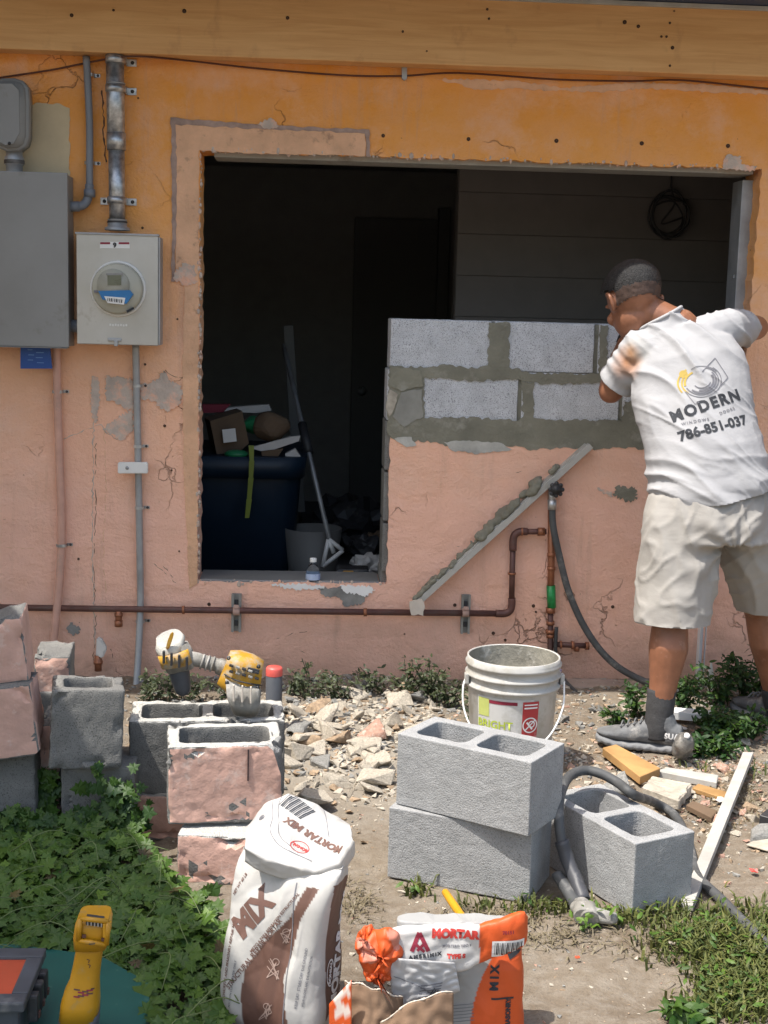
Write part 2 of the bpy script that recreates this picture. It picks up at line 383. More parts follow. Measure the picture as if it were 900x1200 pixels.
def remesh(bm, voxel, smooth=6, fac=.5):
    me = bpy.data.meshes.new('tmp'); bmesh.ops.recalc_face_normals(bm, faces=bm.faces); bm.to_mesh(me); bm.free()
    o = bpy.data.objects.new('tmp', me); COL.objects.link(o)
    m = o.modifiers.new('r', 'REMESH'); m.mode = 'VOXEL'; m.voxel_size = voxel
    s = o.modifiers.new('s', 'SMOOTH'); s.iterations = smooth; s.factor = fac
    dg = bpy.context.evaluated_depsgraph_get(); dg.update()
    out = bpy.data.meshes.new_from_object(o.evaluated_get(dg))
    bpy.data.objects.remove(o); bpy.data.meshes.remove(me)
    b = bmesh.new(); b.from_mesh(out); bpy.data.meshes.remove(out)
    for f in b.faces: f.smooth = True
    return b
def ragged(pts, step=.03, amp=.004, seed=0):
    """outline with small broken steps between the given corners (2-D)"""
    rnd = random.Random(seed); out = []
    for (x0, y0), (x1, y1) in zip(pts, pts[1:]+pts[:1]):
        L = math.hypot(x1-x0, y1-y0); n = max(1, int(L/step))
        nx, ny = -(y1-y0)/max(L, 1e-6), (x1-x0)/max(L, 1e-6)
        for i in range(n):
            t = i/n; o = rnd.uniform(-amp, amp) if i else rnd.uniform(-amp, amp)*.3
            out.append((x0+(x1-x0)*t+nx*o, y0+(y1-y0)*t+ny*o))
    return out
def poly_xz(bm, loops, y0, y1):
    """polygon (first loop) with holes in the wall plane, from depth y0 (front) to y1 (back)"""
    es = []; 
    for L in loops:
        vs = [bm.verts.new((p[0], y0, p[1])) for p in L]
        es += [bm.edges.new((vs[i], vs[(i+1) % len(vs)])) for i in range(len(vs))]
    r = bmesh.ops.triangle_fill(bm, use_beauty=True, use_dissolve=False, edges=es)
    fs = [g for g in r['geom'] if isinstance(g, bmesh.types.BMFace)]
    ex = bmesh.ops.extrude_face_region(bm, geom=fs)
    bmesh.ops.translate(bm, vec=(0, y1-y0, 0), verts=[g for g in ex['geom'] if isinstance(g, bmesh.types.BMVert)])
def wall_patch(name, pix, mat, parent, proud=.004, step=.02, amp=.006, seed=1, base=0.0):
    if name == 'plaster_patch': step *= .6; amp *= 1.5
    L = ragged([(lambda q: (q.x, q.z))(on_y(*p)) for p in pix], step, amp, seed)
    bm = bmesh.new(); poly_xz(bm, [L], base-proud, base+.002)
    return obj(name, bm, mat, parent)
def set_print(me, fn, attr='print'):
    """fn(co) -> rgb for every vertex, kept as a colour attribute"""
    at = me.color_attributes.new(attr, 'FLOAT_COLOR', 'POINT')
    a = np.ones((len(me.vertices), 4), np.float32)
    for i, v in enumerate(me.vertices): a[i, :3] = fn(v.co)
    at.data.foreach_set('color', a.ravel())
def text2d(body, size, bold=0.0, space=1.0):
    cu = bpy.data.curves.new('t', 'FONT'); cu.body = body; cu.size = size; cu.offset = bold; cu.space_character = space
    cu.align_x = 'CENTER'; cu.align_y = 'CENTER'; cu.resolution_u = 3
    o = bpy.data.objects.new('t', cu); COL.objects.link(o)
    dg = bpy.context.evaluated_depsgraph_get(); dg.update()
    me = bpy.data.meshes.new_from_object(o.evaluated_get(dg)); bpy.data.objects.remove(o)
    bm = bmesh.new(); bm.from_mesh(me); bpy.data.meshes.remove(me)
    return bm
def ring2d(bm, r0, r1, a0=0, a1=360, n=40, c=(0, 0), sx=1, sy=1):
    v = []
    for i in range(n+1):
        a = math.radians(a0+(a1-a0)*i/n)
        v.append([bm.verts.new((c[0]+sx*r*math.cos(a), c[1]+sy*r*math.sin(a), 0)) for r in (r0, r1)])
    for p, q in zip(v, v[1:]): bm.faces.new((p[0], p[1], q[1], q[0]))
def line2d(bm, pts, wd, n=6):
    for p, q in zip(pts, pts[1:]):
        p, q = Vector(p), Vector(q); d = (q-p).normalized(); nrm = Vector((-d.y, d.x))*wd/2; last = None
        for i in range(n+1):
            c = p+(q-p)*i/n; cur = (bm.verts.new((*(c+nrm), 0)), bm.verts.new((*(c-nrm), 0)))
            if last: bm.faces.new((last[0], last[1], cur[1], cur[0]))
            last = cur
def rect2d(bm, x0, y0, x1, y1, nx=4, ny=2):
    g = [[bm.verts.new((x0+(x1-x0)*i/nx, y0+(y1-y0)*j/ny, 0)) for i in range(nx+1)] for j in range(ny+1)]
    for j in range(ny):
        for i in range(nx): bm.faces.new((g[j][i], g[j][i+1], g[j+1][i+1], g[j+1][i]))
def print_on(name, bm, O, U, V, mat, parent, bvh=None, off=.0015, reach=.15, curve=None):
    """flat print laid on a surface: local (x, y) -> O + xU + yV, pressed on along -(UxV)"""
    U, V = Vector(U).normalized(), Vector(V); V = (V-U*V.dot(U)).normalized(); N = U.cross(V)
    if bvh:
        for _ in range(2):
            long_e = [e for e in bm.edges if e.calc_length() > .012]
            if long_e: bmesh.ops.subdivide_edges(bm, edges=long_e, cuts=1)
        bmesh.ops.triangulate(bm, faces=bm.faces)
    kill = []
    for v in bm.verts:
        x, y = v.co.x, v.co.y
        if curve: x, y = curve(x, y)
        p = Vector(O) + U*x + V*y
        if bvh:
            h = bvh.ray_cast(p+N*reach, -N, reach*2.2)
            if h[0] is None: kill.append(v); v.co = p
            else: v.co = h[0] + N*off
        else: v.co = p + N*off
    if kill: bmesh.ops.delete(bm, geom=kill, context='VERTS')
    me = bpy.data.meshes.new(name); bm.to_mesh(me); bm.free()
    return obj(name, me, mat, parent)
def bvh_of(o): 
    me = o.data
    return BVHTree.FromPolygons([v.co.copy() for v in me.vertices], [tuple(p.vertices) for p in me.polygons])

# ------------------------------------------------------------------ ground
def gz(x, y):
    """height of the dirt"""
    z = .012*noise.noise((x*2.3, y*2.3, 3)) + .010*noise.noise((x*7, y*7, 9))
    mound = math.exp(-((x-.10)/.55)**2-((y+.75)/.55)**2)*.055 + math.exp(-((x-1.3)/.6)**2-((y+.35)/.35)**2)*.03
    if y < 0.05: z += mound + .03*max(0, 1+y/.35)
    return z
def build_ground():
    def axis(lo, hi, st, far):
        a = list(np.arange(lo, hi+1e-6, st)); s = st; x = hi; r = []
        while x < far: s *= 1.35; x += s; r.append(x)
        s = st; x = lo; l = []
        while x > -far: s *= 1.35; x -= s; l.append(x)
        return l[::-1] + a + r
    xs = axis(-1.2, 2.2, .018, 140); ys = axis(-3.2, .02, .018, 140)
    nx, ny = len(xs), len(ys)
    V = np.array([(x, y, gz(x, y) + .006*noise.noise((x*31, y*31, 0)) if -3 < x < 4 and -5 < y < 1 else 0) for y in ys for x in xs], np.float32)
    idx = np.arange(nx*ny).reshape(ny, nx)
    Fq = np.stack([idx[:-1, :-1], idx[:-1, 1:], idx[1:, 1:], idx[1:, :-1]], -1).reshape(-1, 4)
    me = bpy.data.meshes.new('ground'); me.from_pydata(V.tolist(), [], Fq.tolist())
    o = obj('ground', me, MT['ground'], smooth=True)
    return tag(o, 'dusty bare dirt yard in front of the house', None, None, 'structure')
build_ground()
def drop(px, py, z=0):
    """point of the yard seen at a pixel"""
    p = on_z(px, py, z)
    for _ in range(4): p = on_z(px, py, gz(p.x, p.y)+z)
    return p

# ================================================================== HOUSE
house = thing('house', 'peach stucco house wall with a large open window hole under a painted beam', 'house', (0, 0, 0))
OX0, OX1, OZ0, OZ1, PZ, PX = -.412, 1.735, .418, 2.066, 1.02, .333
def build_wall():
    outer = [(-5, -.3), (7, -.3), (7, 2.72), (-5, 2.72)]
    hole = [(OX0, OZ0), (OX0, OZ1), (OX1, OZ1), (OX1-.012, 1.6), (OX1-.03, PZ)]
    hole = ragged([(OX0, OZ0), (PX, OZ0), (PX, PZ), (OX1-.02, PZ), (OX1, OZ1), (OX0, OZ1)], .022, .0045, 3)
    bm = bmesh.new(); poly_xz(bm, [outer, hole], 0, .20)
    return obj('wall', bm, MT['wall'], house)
build_wall()
# crusty broken edge of the stucco round the hole
bm = bmesh.new()
for a, b in (((OX0, OZ0), (OX0, OZ1)), ((OX0, OZ0-.004), (PX, OZ0-.004)), ((OX0, OZ1+.004), (OX1, OZ1+.004))):
    n = int(math.hypot(b[0]-a[0], b[1]-a[1])/.012)
    for i in range(n):
        t = (i+random.random())/n; x = a[0]+(b[0]-a[0])*t; z = a[1]+(b[1]-a[1])*t; s = random.uniform(.003, .011)
        r = bmesh.ops.create_icosphere(bm, subdivisions=1, radius=1)
        bmesh.ops.transform(bm, matrix=Matrix.Translation((x+random.uniform(-.006, .006), random.uniform(-.002, .015), z+random.uniform(-.006, .006))) @ rotz(random.random()*6).to_4x4() @ Matrix.Diagonal((s*random.uniform(.5, 1), s*.7, s*random.uniform(.6, 1.6), 1)), verts=r['verts'])
tag(obj('broken_stucco_edge', bm, MT['patch'], house), kind='stuff')
# old blocks showing in the left jamb of the low wall, and in the window jamb
for k in range(3):
    z1 = PZ+.045-.203*k; bm = bmesh.new(); box_minmax(bm, (PX-.022, .012, z1-.193), (PX+.02, .19, z1), .006)
    obj('block', bm, MT['oldblock'], house)
bm = bmesh.new(); box_minmax(bm, (PX-.028, .03, OZ0-.01), (PX+.02, .17, OZ0+.06), .01); obj('block', bm, MT['oldblock'], house)
# lintel board under the head of the opening, metal buck on the right jamb, sill slab
bm = bmesh.new(); box_minmax(bm, (OX0+.05, .035, OZ1-.018), (OX1-.02, .195, OZ1+.01), .003); obj('lintel_board', bm, simple('dull_lintel_paint', (.36, .35, .32), .85, var=.3, vscale=6, dirt=(.22, .20, .17), dirt_amt=.3), house)
bm = bmesh.new(); box_minmax(bm, (OX1-.045, .085, PZ), (OX1-.0, .21, OZ1-.035), .002); box(bm, (OX1-.047, .14, 1.66), (.004, .05, .012)); obj('metal_buck', bm, MT['emt'], house)
bm = bmesh.new(); box_minmax(bm, (OX0+.006, .008, OZ0-.05), (PX-.03, .21, OZ0+.007), .004); obj('sill', bm, MT['panel'], house)
# beam, soffit, drip strip, roof
ZBm = on_y(450, 73.5, -.10).z; ZTp = on_y(780, 9, -.10).z
bm = bmesh.new(); box_minmax(bm, (-5, -.10, ZBm), (7, -.0025, 2.70), .006); obj('beam', bm, MT['beam'], house)
bm = bmesh.new(); box_minmax(bm, (-5, -.62, ZTp+.018), (7, -.1025, 2.70)); obj('soffit', bm, MT['navy'], house)
bm = bmesh.new(); box_minmax(bm, (-5, -.12, ZTp), (7, -.1025, ZTp+.0155), .002); obj('drip_strip', bm, MT['paintedwood'], house)
bm = bmesh.new(); box_minmax(bm, (-5, -.66, ZTp+.01), (7, -.622, 2.86), .004); obj('fascia_board', bm, MT['navy'], house)
bm = bmesh.new()
vs = [bm.verts.new(p) for p in ((-5.2, -.72, 2.862), (7.2, -.72, 2.862), (7.2, 5.2, 3.6), (-5.2, 5.2, 3.6), (-5.2, -.72, 2.90), (7.2, -.72, 2.90), (7.2, 5.2, 3.64), (-5.2, 5.2, 3.64))]
for f in ((0, 1, 2, 3), (4, 5, 6, 7), (0, 1, 5, 4), (1, 2, 6, 5), (2, 3, 7, 6), (3, 0, 4, 7)): bm.faces.new([vs[i] for i in f])
obj('roof', bm, MT['panel'], house)
# nail heads and rusty spots
bm = bmesh.new()
for px, py, r in [(84, 18, 3), (216, 13, 3.5), (133, 12, 2), (732, 26, 3.5), (748, 31, 3), (775, 43, 2), (781, 43, 2), (788, 56, 3), (785, 27, 2), (571, 11, 2), (573, 22, 2), (472, 37, 2), (337, 21, 3), (500, 60, 1.5), (785, 77, 2), (790, 13, 1.5)]:
    p = on_y(px, py, -.10); r *= .7; lathe(bm, [(r/310, 0), (r/330, .003), (.001, .004)], 10, (p.x, -.1, p.z), Matrix.Rotation(math.radians(90), 3, 'X'))
for px, py, r in [(449, 159, 3), (549, 163, 3.2), (652, 165, 3.5), (752, 168, 3.5), (853, 171, 3.5), (128, 118, 0), (167, 267, 2), (170, 427, 2), (208, 374, 1.6), (193, 499, 2.4), (245, 708, 3), (533, 709, 3), (625, 710, 3), (628, 717, 2), (578, 742, 3), (592, 750, 2.5), (718, 711, 3), (201, 551, 1.6), (92, 655, 2), (474, 743, 1.5), (210, 646, 1.5), (162, 115, 1.5), (67, 137, 2), (112, 90, 2)]:
    if r: p = on_y(px, py); r *= .7; lathe(bm, [(r/300, 0), (r/320, .003), (.001, .004)], 10, (p.x, 0, p.z), Matrix.Rotation(math.radians(90), 3, 'X'))
tag(obj('nail_heads', bm, simple('rusty_nail', (.07, .035, .02), .8), house), kind='stuff')
# plaster patches, the band of an older window and its grey joints
wall_patch('plaster_band', [(205, 146), (300, 148), (428, 154), (428, 183), (300, 180), (238, 177), (233, 176), (233, 330), (232, 520), (231, 684), (222, 690), (216, 560), (214, 430), (216, 330), (206, 318)], MT['band'], house, .004, .02, .003, 5)
wall_patch('joint_strip', [(200, 138), (310, 147), (432, 152), (432, 156), (310, 152), (206, 146), (207, 250), (205, 330), (201, 330), (202, 240)], MT['groove'], house, .006, .02, .0035, 6)
wall_patch('joint_strip', [(428, 152), (433, 152), (434, 184), (429, 184)], MT['groove'], house, .0065, .015, .003, 7)
wall_patch('plaster_patch', [(206, 318), (216, 308), (229, 312), (230, 332), (218, 335), (204, 328)], MT['patch'], house, .0075, .01, .004, 8)
wall_patch('plaster_patch', [(300, 146), (318, 138), (328, 148), (314, 152)], MT['patch'], house, .008, .01, .003, 9)
wall_patch('plaster_patch', [(848, 187), (852, 181), (868, 184), (868, 192), (884, 196), (884, 201), (846, 198)], MT['patch'], house, .005, .01, .003, 10)
wall_patch('bare_plaster', [(-20, 120), (35, 122), (70, 121), (82, 127), (81, 160), (82, 206), (40, 208), (-20, 208)], MT['beige'], house, .004, .012, .004, 11)
wall_patch('plaster_patch', [(124, 440), (156, 444), (157, 478), (150, 482), (135, 470), (124, 469)], MT['patch'], house, .005, .01, .004, 12)
wall_patch('plaster_patch', [(165, 452), (185, 444), (192, 434), (197, 446), (213, 452), (212, 474), (196, 484), (180, 470), (165, 466)], MT['patch'], house, .005, .01, .005, 13)
wall_patch('plaster_patch', [(108, 440), (116, 444), (117, 470), (113, 496), (108, 490), (106, 468)], MT['patch'], house, .004, .01, .003, 14)
wall_patch('plaster_patch', [(140, 487), (156, 480), (156, 505), (143, 516), (120, 502), (134, 492)], MT['patch'], house, .003, .01, .004, 15)
wall_patch('plaster_patch', [(78, 735), (84, 729), (93, 735), (92, 742), (85, 745), (80, 741)], MT['rubble_grey'], house, .005, .008, .005, 16)
wall_patch('plaster_patch', [(722, 570), (744, 571), (746, 585), (735, 588), (718, 579)], MT['wetmortar'], house, .003, .01, .005, 17)
wall_patch('plaster_patch', [(700, 571), (716, 576), (718, 582), (706, 578)], MT['patch'], house, .003, .01, .004, 18)
wall_patch('plaster_patch', [(372, 690), (398, 687), (420, 690), (430, 697), (424, 708), (406, 711), (396, 700), (380, 699)], MT['rubble_grey'], house, .004, .01, .004, 19)
wall_patch('plaster_patch', [(318, 685), (352, 684), (380, 686), (378, 691), (340, 690)], MT['ink_white'], house, .004, .01, .004, 20)
wall_patch('plaster_patch', [(398, 686), (428, 686), (440, 691), (428, 699), (404, 693)], MT['ink_white'], house, .0055, .01, .004, 21)
wall_patch('plaster_patch', [(510, 92), (600, 95), (660, 103), (740, 97), (810, 98), (900, 106), (900, 111), (830, 108), (760, 104), (700, 108), (600, 104), (560, 105)], MT['band'], house, .003, .02, .003, 22)
# long cracks that run down the left of the wall
def crack(pts, wd, mat, seed):
    L = [on_y(*p) for p in pts]; rnd = random.Random(seed); path = []
    for a, b in zip(L, L[1:]):
        n = max(2, int((b-a).length/.012))
        for i in range(n): path.append(a+(b-a)*(i/n)+Vector((rnd.uniform(-.004, .004), 0, rnd.uniform(-.003, .003))))
    path.append(L[-1]); bm = bmesh.new()
    tube(bm, [p+Vector((0, .001, 0)) for p in path], [wd*rnd.uniform(.35, 1.1) for _ in path], 6)
    obj('crack', bm, mat, house)
gapm = simple('dark_crack_line', (.13, .075, .05), .95, var=.3)  # dark brown for the thin crack lines
crack([(110, 470), (109, 560), (108, 640), (110, 700), (112, 760)], .0032, MT['patch'], 1)
crack([(112, 520), (112, 600), (109, 660), (113, 720), (109, 775)], .0022, gapm, 2)
crack([(122, 500), (124, 570), (121, 640), (125, 720)], .002, MT['band'], 3)
crack([(75, 514), (100, 504), (118, 497), (124, 506), (136, 515), (141, 512)], .003, MT['patch'], 4)
crack([(166, 466), (182, 470), (196, 480)], .003, MT['rubble_grey'], 5)
crack([(193, 434), (205, 442), (218, 444)], .002, gapm, 6)
crack([(130, 760), (138, 790), (140, 800)], .002, gapm, 7)
crack([(0, 640), (15, 642), (40, 643)], .0018, MT['band'], 8)
crack([(180, 660), (195, 672), (206, 683)], .0016, gapm, 9); crack([(190, 662), (203, 677)], .0016, gapm, 10)
crack([(505, 646), (540, 640)], .0014, gapm, 11); crack([(480, 575), (492, 570), (497, 577)], .0012, gapm, 12)
crack([(600, 556), (622, 548)], .0016, gapm, 13); crack([(690, 626), (720, 627)], .0012, MT['band'], 14)
crack([(118, 105), (121, 130), (121, 160), (125, 190)], .004, gapm, 15)
crack([(315, 752), (345, 742), (360, 740)], .0015, gapm, 16)
# ---------------------------------------------------------------- rooms behind the opening
R = lambda n, a, b, m, bev=0: obj(n, (lambda bm: (box_minmax(bm, a, b, bev), bm)[1])(bmesh.new()), MT[m], house)
R('floor', (-5, .205, -.02), (7, 6, .1), 'infloor')
R('ceiling', (-5, .205, 2.45), (7, 6, 2.55), 'inwall')
R('back_wall', (-5, 4.5, .102), (7, 4.6, 2.448), 'inwall')
R('side_wall', (-2.1, .205, .102), (-2.0, 4.498, 2.448), 'inwall')
R('side_wall', (3.6, .205, .102), (3.7, 4.498, 2.448), 'inwall')
# partition clad in lap siding on the right, its end facing the dark room
XS = on_y(535, 300, 1.3).x
R('partition', (XS, 1.33, .102), (3.598, 1.42, 2.448), 'siding')
for k in range(12):
    z0 = .105+k*.195
    bm = bmesh.new(); bo = box(bm, (XS/2+1.799, 1.312, z0+.0975), (3.594-XS, .018, .193), Matrix.Rotation(math.radians(2.2), 3, 'X'), .002); obj('siding_board', bm, MT['siding'], house)
# recess, door and trim at the back of the dark room
xa, xb = on_y(413, 400, 4.4).x, on_y(520, 400, 4.4).x
R('door_frame', (xb-.06, 4.40, .102), (xb+.02, 4.498, 2.2), 'indoor', .004)
d = R('door', (xa, 4.42, .11), (xb-.063, 4.497, 2.12), 'indoor', .004)
bm = bmesh.new(); p = on_y(424, 458, 4.38); lathe(bm, [(.012, 0), (.012, .03), (.03, .04), (.032, .06), (.02, .075), (.001, .078)], 16, (p.x, 4.42, p.z), Matrix.Rotation(math.radians(90), 3, 'X')); obj('knob', bm, MT['galv'], d)

# ---------------------------------------------------------------- new block wall in the hole
inf = thing('block_wall', 'half built wall of new grey blocks with wet mortar in the window hole', 'wall', (.74, .1, PZ))
zb = [1.268, 1.463]      # top course
def hollow(L, D, H, cores=2, web=.032, seed=0, cut=.03, rough=.0012, bev=.004):
    """a hollow concrete block, centred in x and y, standing on z = 0"""
    bm = bmesh.new(); es = []
    def loop(x0, y0, x1, y1, r):
        pts = []
        for cx, cy, a in ((x1-r, y1-r, 0), (x0+r, y1-r, 90), (x0+r, y0+r, 180), (x1-r, y0+r, 270)):
            for k in range(4 if r > .005 else 1):
                an = math.radians(a+ (k*30 if r > .005 else 45)); pts.append((cx+r*math.cos(an), cy+r*math.sin(an)))
        vs = [bm.verts.new((*p, 0)) for p in pts]
        return [bm.edges.new((vs[i], vs[(i+1) % len(vs)])) for i in range(len(vs))]
    es += loop(-L/2, -D/2, L/2, D/2, .001)
    if cores:
        cw = (L-web*(cores+1))/cores
        for c in range(cores):
            x0 = -L/2+web+c*(cw+web); es += loop(x0, -D/2+web, x0+cw, D/2-web, .022)
    r = bmesh.ops.triangle_fill(bm, use_beauty=True, use_dissolve=False, edges=es)
    fs = [g for g in r['geom'] if isinstance(g, bmesh.types.BMFace)]
    ex = bmesh.ops.extrude_face_region(bm, geom=fs)
    bmesh.ops.translate(bm, vec=(0, 0, H), verts=[g for g in ex['geom'] if isinstance(g, bmesh.types.BMVert)])
    bmesh.ops.recalc_face_normals(bm, faces=bm.faces)
    if bev:
        sharp = [e for e in bm.edges if len(e.link_faces) == 2 and e.calc_face_angle(0) > 1.0]
        bmesh.ops.bevel(bm, geom=sharp, offset=bev, segments=2, profile=.5, affect='EDGES')
    for _ in range(5):
        le = [e for e in bm.edges if e.calc_length() > cut]
        if not le: break
        bmesh.ops.subdivide_edges(bm, edges=le, cuts=1); bmesh.ops.triangulate(bm, faces=bm.faces)
    s = seed*13.7
    bm.normal_update()
    for v in bm.verts:
        p = v.co; v.co = p + v.normal*(rough*(noise.noise((p.x*60+s, p.y*60, p.z*60))*1.4 + noise.noise((p.x*14+s, p.y*14, p.z*14))*1.2))
    return bm
def place(bm, loc, rz=0, tilt=(0, 0)):
    m = Matrix.Translation(loc) @ Matrix.Rotation(rz, 4, 'Z') @ Matrix.Rotation(tilt[0], 4, 'X') @ Matrix.Rotation(tilt[1], 4, 'Y')
    bmesh.ops.transform(bm, matrix=m, verts=bm.verts); return bm
b0 = on_y(457, 420).x
for x0, x1, z0, seed in ((b0, b0+.392, zb[0], 1), (b0+.405, b0+.795, zb[0], 2), (b0+.812, b0+1.20, zb[0], 3), (b0+1.212, 1.70, zb[0], 4), (b0+.12, b0+.505, 1.068, 5), (b0+.52, b0+.905, 1.068, 6), (b0+.92, 1.31, 1.068, 7), (1.322, 1.70, 1.068, 8), (b0-.008, b0+.11, 1.068, 9)):
    bm = hollow(x1-x0, .19, .192 if z0 > 1.2 else .197, 2 if x1-x0 > .3 else 0, seed=seed, cut=.05)
    bm = place(bm, ((x0+x1)/2, .098, z0)); o = obj('block', bm, MT['block_wall'], inf)
def smear(pix, seed, proud=.004, m='wetmortar', amp=.006, step=.012):
    o = wall_patch('mortar', pix, MT[m], inf, proud, step, amp, seed, base=.003); return o
bm = bmesh.new(); box_minmax(bm, (b0+.005, .012, PZ-.006), (1.705, .185, PZ+.05)); box_minmax(bm, (b0+.006, .011, 1.262), (1.705, .186, 1.272))
for xx in (b0+.3985, b0+.8035, b0+1.206): box_minmax(bm, (xx-.012, .012, 1.27), (xx+.012, .184, 1.455))
for xx in (b0+.115, b0+.5125, b0+.9125, 1.316): box_minmax(bm, (xx-.012, .013, 1.066), (xx+.012, .183, 1.265))
obj('mortar', bm, MT['wetmortar'], inf)
smear([(456, 428), (500, 431), (520, 427), (560, 432), (572, 428), (573, 378), (597, 378), (596, 400), (597, 430), (620, 437), (680, 438), (702, 437), (704, 381), (712, 381), (712, 440), (745, 441), (745, 450), (690, 449), (640, 450), (600, 445), (560, 446), (500, 443), (497, 442), (496, 455), (498, 480), (497, 490), (540, 489), (608, 492), (613, 488), (611, 446), (626, 447), (625, 489), (640, 492), (728, 493), (732, 470), (745, 470), (760, 495), (830, 495), (830, 527), (760, 528), (740, 524), (700, 527), (660, 524), (625, 527), (590, 521), (560, 528), (540, 525), (515, 520), (490, 516), (470, 519), (455, 510), (453, 480), (456, 455)], 3, .005)
smear([(458, 430), (492, 434), (496, 452), (470, 458), (455, 450)], 33, .010, 'wetmortar', .005)
smear([(470, 460), (494, 456), (496, 488), (474, 500), (460, 488)], 34, .0085, 'drymortar', .004).data.materials[0] = simple('half_dry_mortar', (.27, .265, .235), .9, var=.3, vscale=9, bscale=50, bstr=.7)
smear([(456, 456), (466, 462), (462, 478), (456, 488), (452, 478)], 35, .009, 'rubble', .003)
smear([(462, 514), (482, 512), (488, 522), (476, 524)], 36, .0075, 'drymortar', .004)
smear([(520, 518), (550, 516), (590, 520), (600, 527), (560, 532), (530, 528)], 37, .0075, 'drymortar', .004)

# ================================================================== SERVICES ON THE WALL
def wp(px, py, out=0.0):
    """point in front of the wall by `out` metres, seen at a pixel"""
    return on_y(px, py, -out)
RX = Matrix.Rotation(math.radians(90), 3, 'X')       # lathe axis: out of the wall (-y)
ALONG_X = Matrix.Rotation(math.radians(90), 3, 'Y')
def front_poly(bm, pix, y0, y1):
    poly_xz(bm, [[(on_y(*p, y0).x, on_y(*p, y0).z) for p in pix]], y0, y1)
def strap(p, w, parent, side=1, mat='galv', r=.017):
    """half round clamp with an ear and screw at wall point p"""
    bm = bmesh.new()
    n = 10; rin, rout = r+.001, r+.0035
    for k in range(n+1): pass
    prev = None
    for k in range(n+1):
        a = math.pi*k/n; c, s = math.cos(a), math.sin(a); cur = []
        for rr in (rin, rout):
            for dz in (-w/2, w/2): cur.append(bm.verts.new((p.x+rr*c, p.y-rr*s, p.z+dz)))
        if prev:
            for f in ((0, 1), (2, 3), (0, 2), (1, 3)): bm.faces.new((prev[f[0]], prev[f[1]], cur[f[1]], cur[f[0]]))
        prev = cur
    box(bm, (p.x+side*(r+.012), -.003, p.z), (.022, .003, w), None)
    o = obj('strap', bm, MT[mat], parent)
    bm = bmesh.new(); lathe(bm, [(.005, 0), (.0045, .004), (.001, .006)], 10, (p.x+side*(r+.015), -.0045, p.z), RX)
    obj('screw', bm, MT['dark'], o)

# --- grey electrical panel
t = thing('electrical_panel', 'large plain grey electrical panel box at the left edge of the wall', 'electrical panel', wp(20, 400))
a, b = wp(-110, 402, .15), wp(79, 204, .15)
bm = bmesh.new(); box_minmax(bm, (a.x, -.135, a.z), (b.x-.004, -.0015, b.z), .003); obj('body', bm, MT['panel'], t)
bm = bmesh.new(); box_minmax(bm, (a.x, -.152, a.z-.002), (b.x, -.1365, b.z+.004), .003); obj('cover', bm, MT['panel'], t)
bm = bmesh.new(); box_minmax(bm, (a.x, -.156, a.z-.006), (b.x-.006, -.1, a.z-.003), .001); obj('bottom_lip', bm, MT['panel'], t)
for px, py in ((26, 199), (60, 202)):
    bm = bmesh.new(); p = wp(px, py, .07); box(bm, (p.x, -.07, b.z+.006), (.02, .05, .007), None, .002); obj('tab', bm, MT['panel'], t)
c = wp(83, 382, .06); bm = bmesh.new(); tube(bm, [(b.x-.006, -.06, c.z), (b.x+.034, -.06, c.z)], .024, 16); obj('nipple', bm, MT['pvc'], t)
# --- service elbow standing on the panel
t = thing('conduit_elbow', 'grey rounded service elbow body standing on top of the electrical panel', 'conduit fitting', wp(10, 205))
bm = bmesh.new()
front_poly(bm, [(-14, 105), (-8, 95), (2, 91), (16, 91), (26, 94), (32, 102), (33, 118), (33, 160), (30, 170), (22, 176), (8, 177), (-4, 172), (-10, 160)], -.125, -.035)
bmesh.ops.bevel(bm, geom=[e for e in bm.edges if e.calc_face_angle(0) > .9], offset=.012, segments=3, affect='EDGES'); obj('body', bm, MT['panel'], t, True)
bm = bmesh.new(); front_poly(bm, [(-8, 104), (0, 98), (14, 98), (22, 106), (23, 155), (16, 168), (6, 170), (-4, 164)], -.131, -.1265); obj('cover', bm, MT['panel'], t)
bm = bmesh.new(); p0 = wp(17, 204, .07); p1 = wp(17, 172, .07)
lathe(bm, [(.028, 0), (.03, .01), (.03, .03), (.035, .034), (.035, .06), (.03, .065), (.03, p1.z-p0.z)], 20, (p0.x, -.07, p0.z), None, True); obj('hub', bm, MT['emt'], t)
bm = bmesh.new(); lathe(bm, [(.037, .036), (.0375, .044), (.037, .05)], 20, (p0.x, -.07, p0.z)); obj('gasket', bm, MT['dark'], t)
bm = bmesh.new(); p = wp(11, 168, .131); lathe(bm, [(.006, 0), (.005, .003), (.001, .004)], 10, p, RX); obj('screw', bm, MT['dark'], t)
# --- thin dark pvc conduit that turns into the panel
t = thing('pvc_conduit', 'thin dark grey plastic conduit with an elbow turning into the panel side', 'conduit', wp(104, 230))
pts = [wp(101, 66, .03), wp(103, 100, .03), wp(105, 150, .03), wp(105, 200, .03), wp(105, 218, .03)]
bm = bmesh.new(); tube(bm, spline(pts, 5), .0135, 14); obj('pipe', bm, MT['pvc'], t)
bm = bmesh.new(); tube(bm, spline([wp(105, 216, .03), wp(104, 228, .03), wp(100, 238, .035), wp(92, 242, .045), wp(79, 242, .055)], 5), .0165, 14); obj('elbow', bm, MT['pvc'], t)
bm = bmesh.new(); tube(bm, [wp(105, 222, .03), wp(105, 231, .03)], .0215, 16); tube(bm, [wp(93, 242, .045), wp(79.5, 242, .055)], .019, 14); obj('collar', bm, MT['pvc'], t)
for px, py in ((104.5, 88), (105, 191)): strap(wp(px, py, .012), .012, t, 1, 'galv', .016)
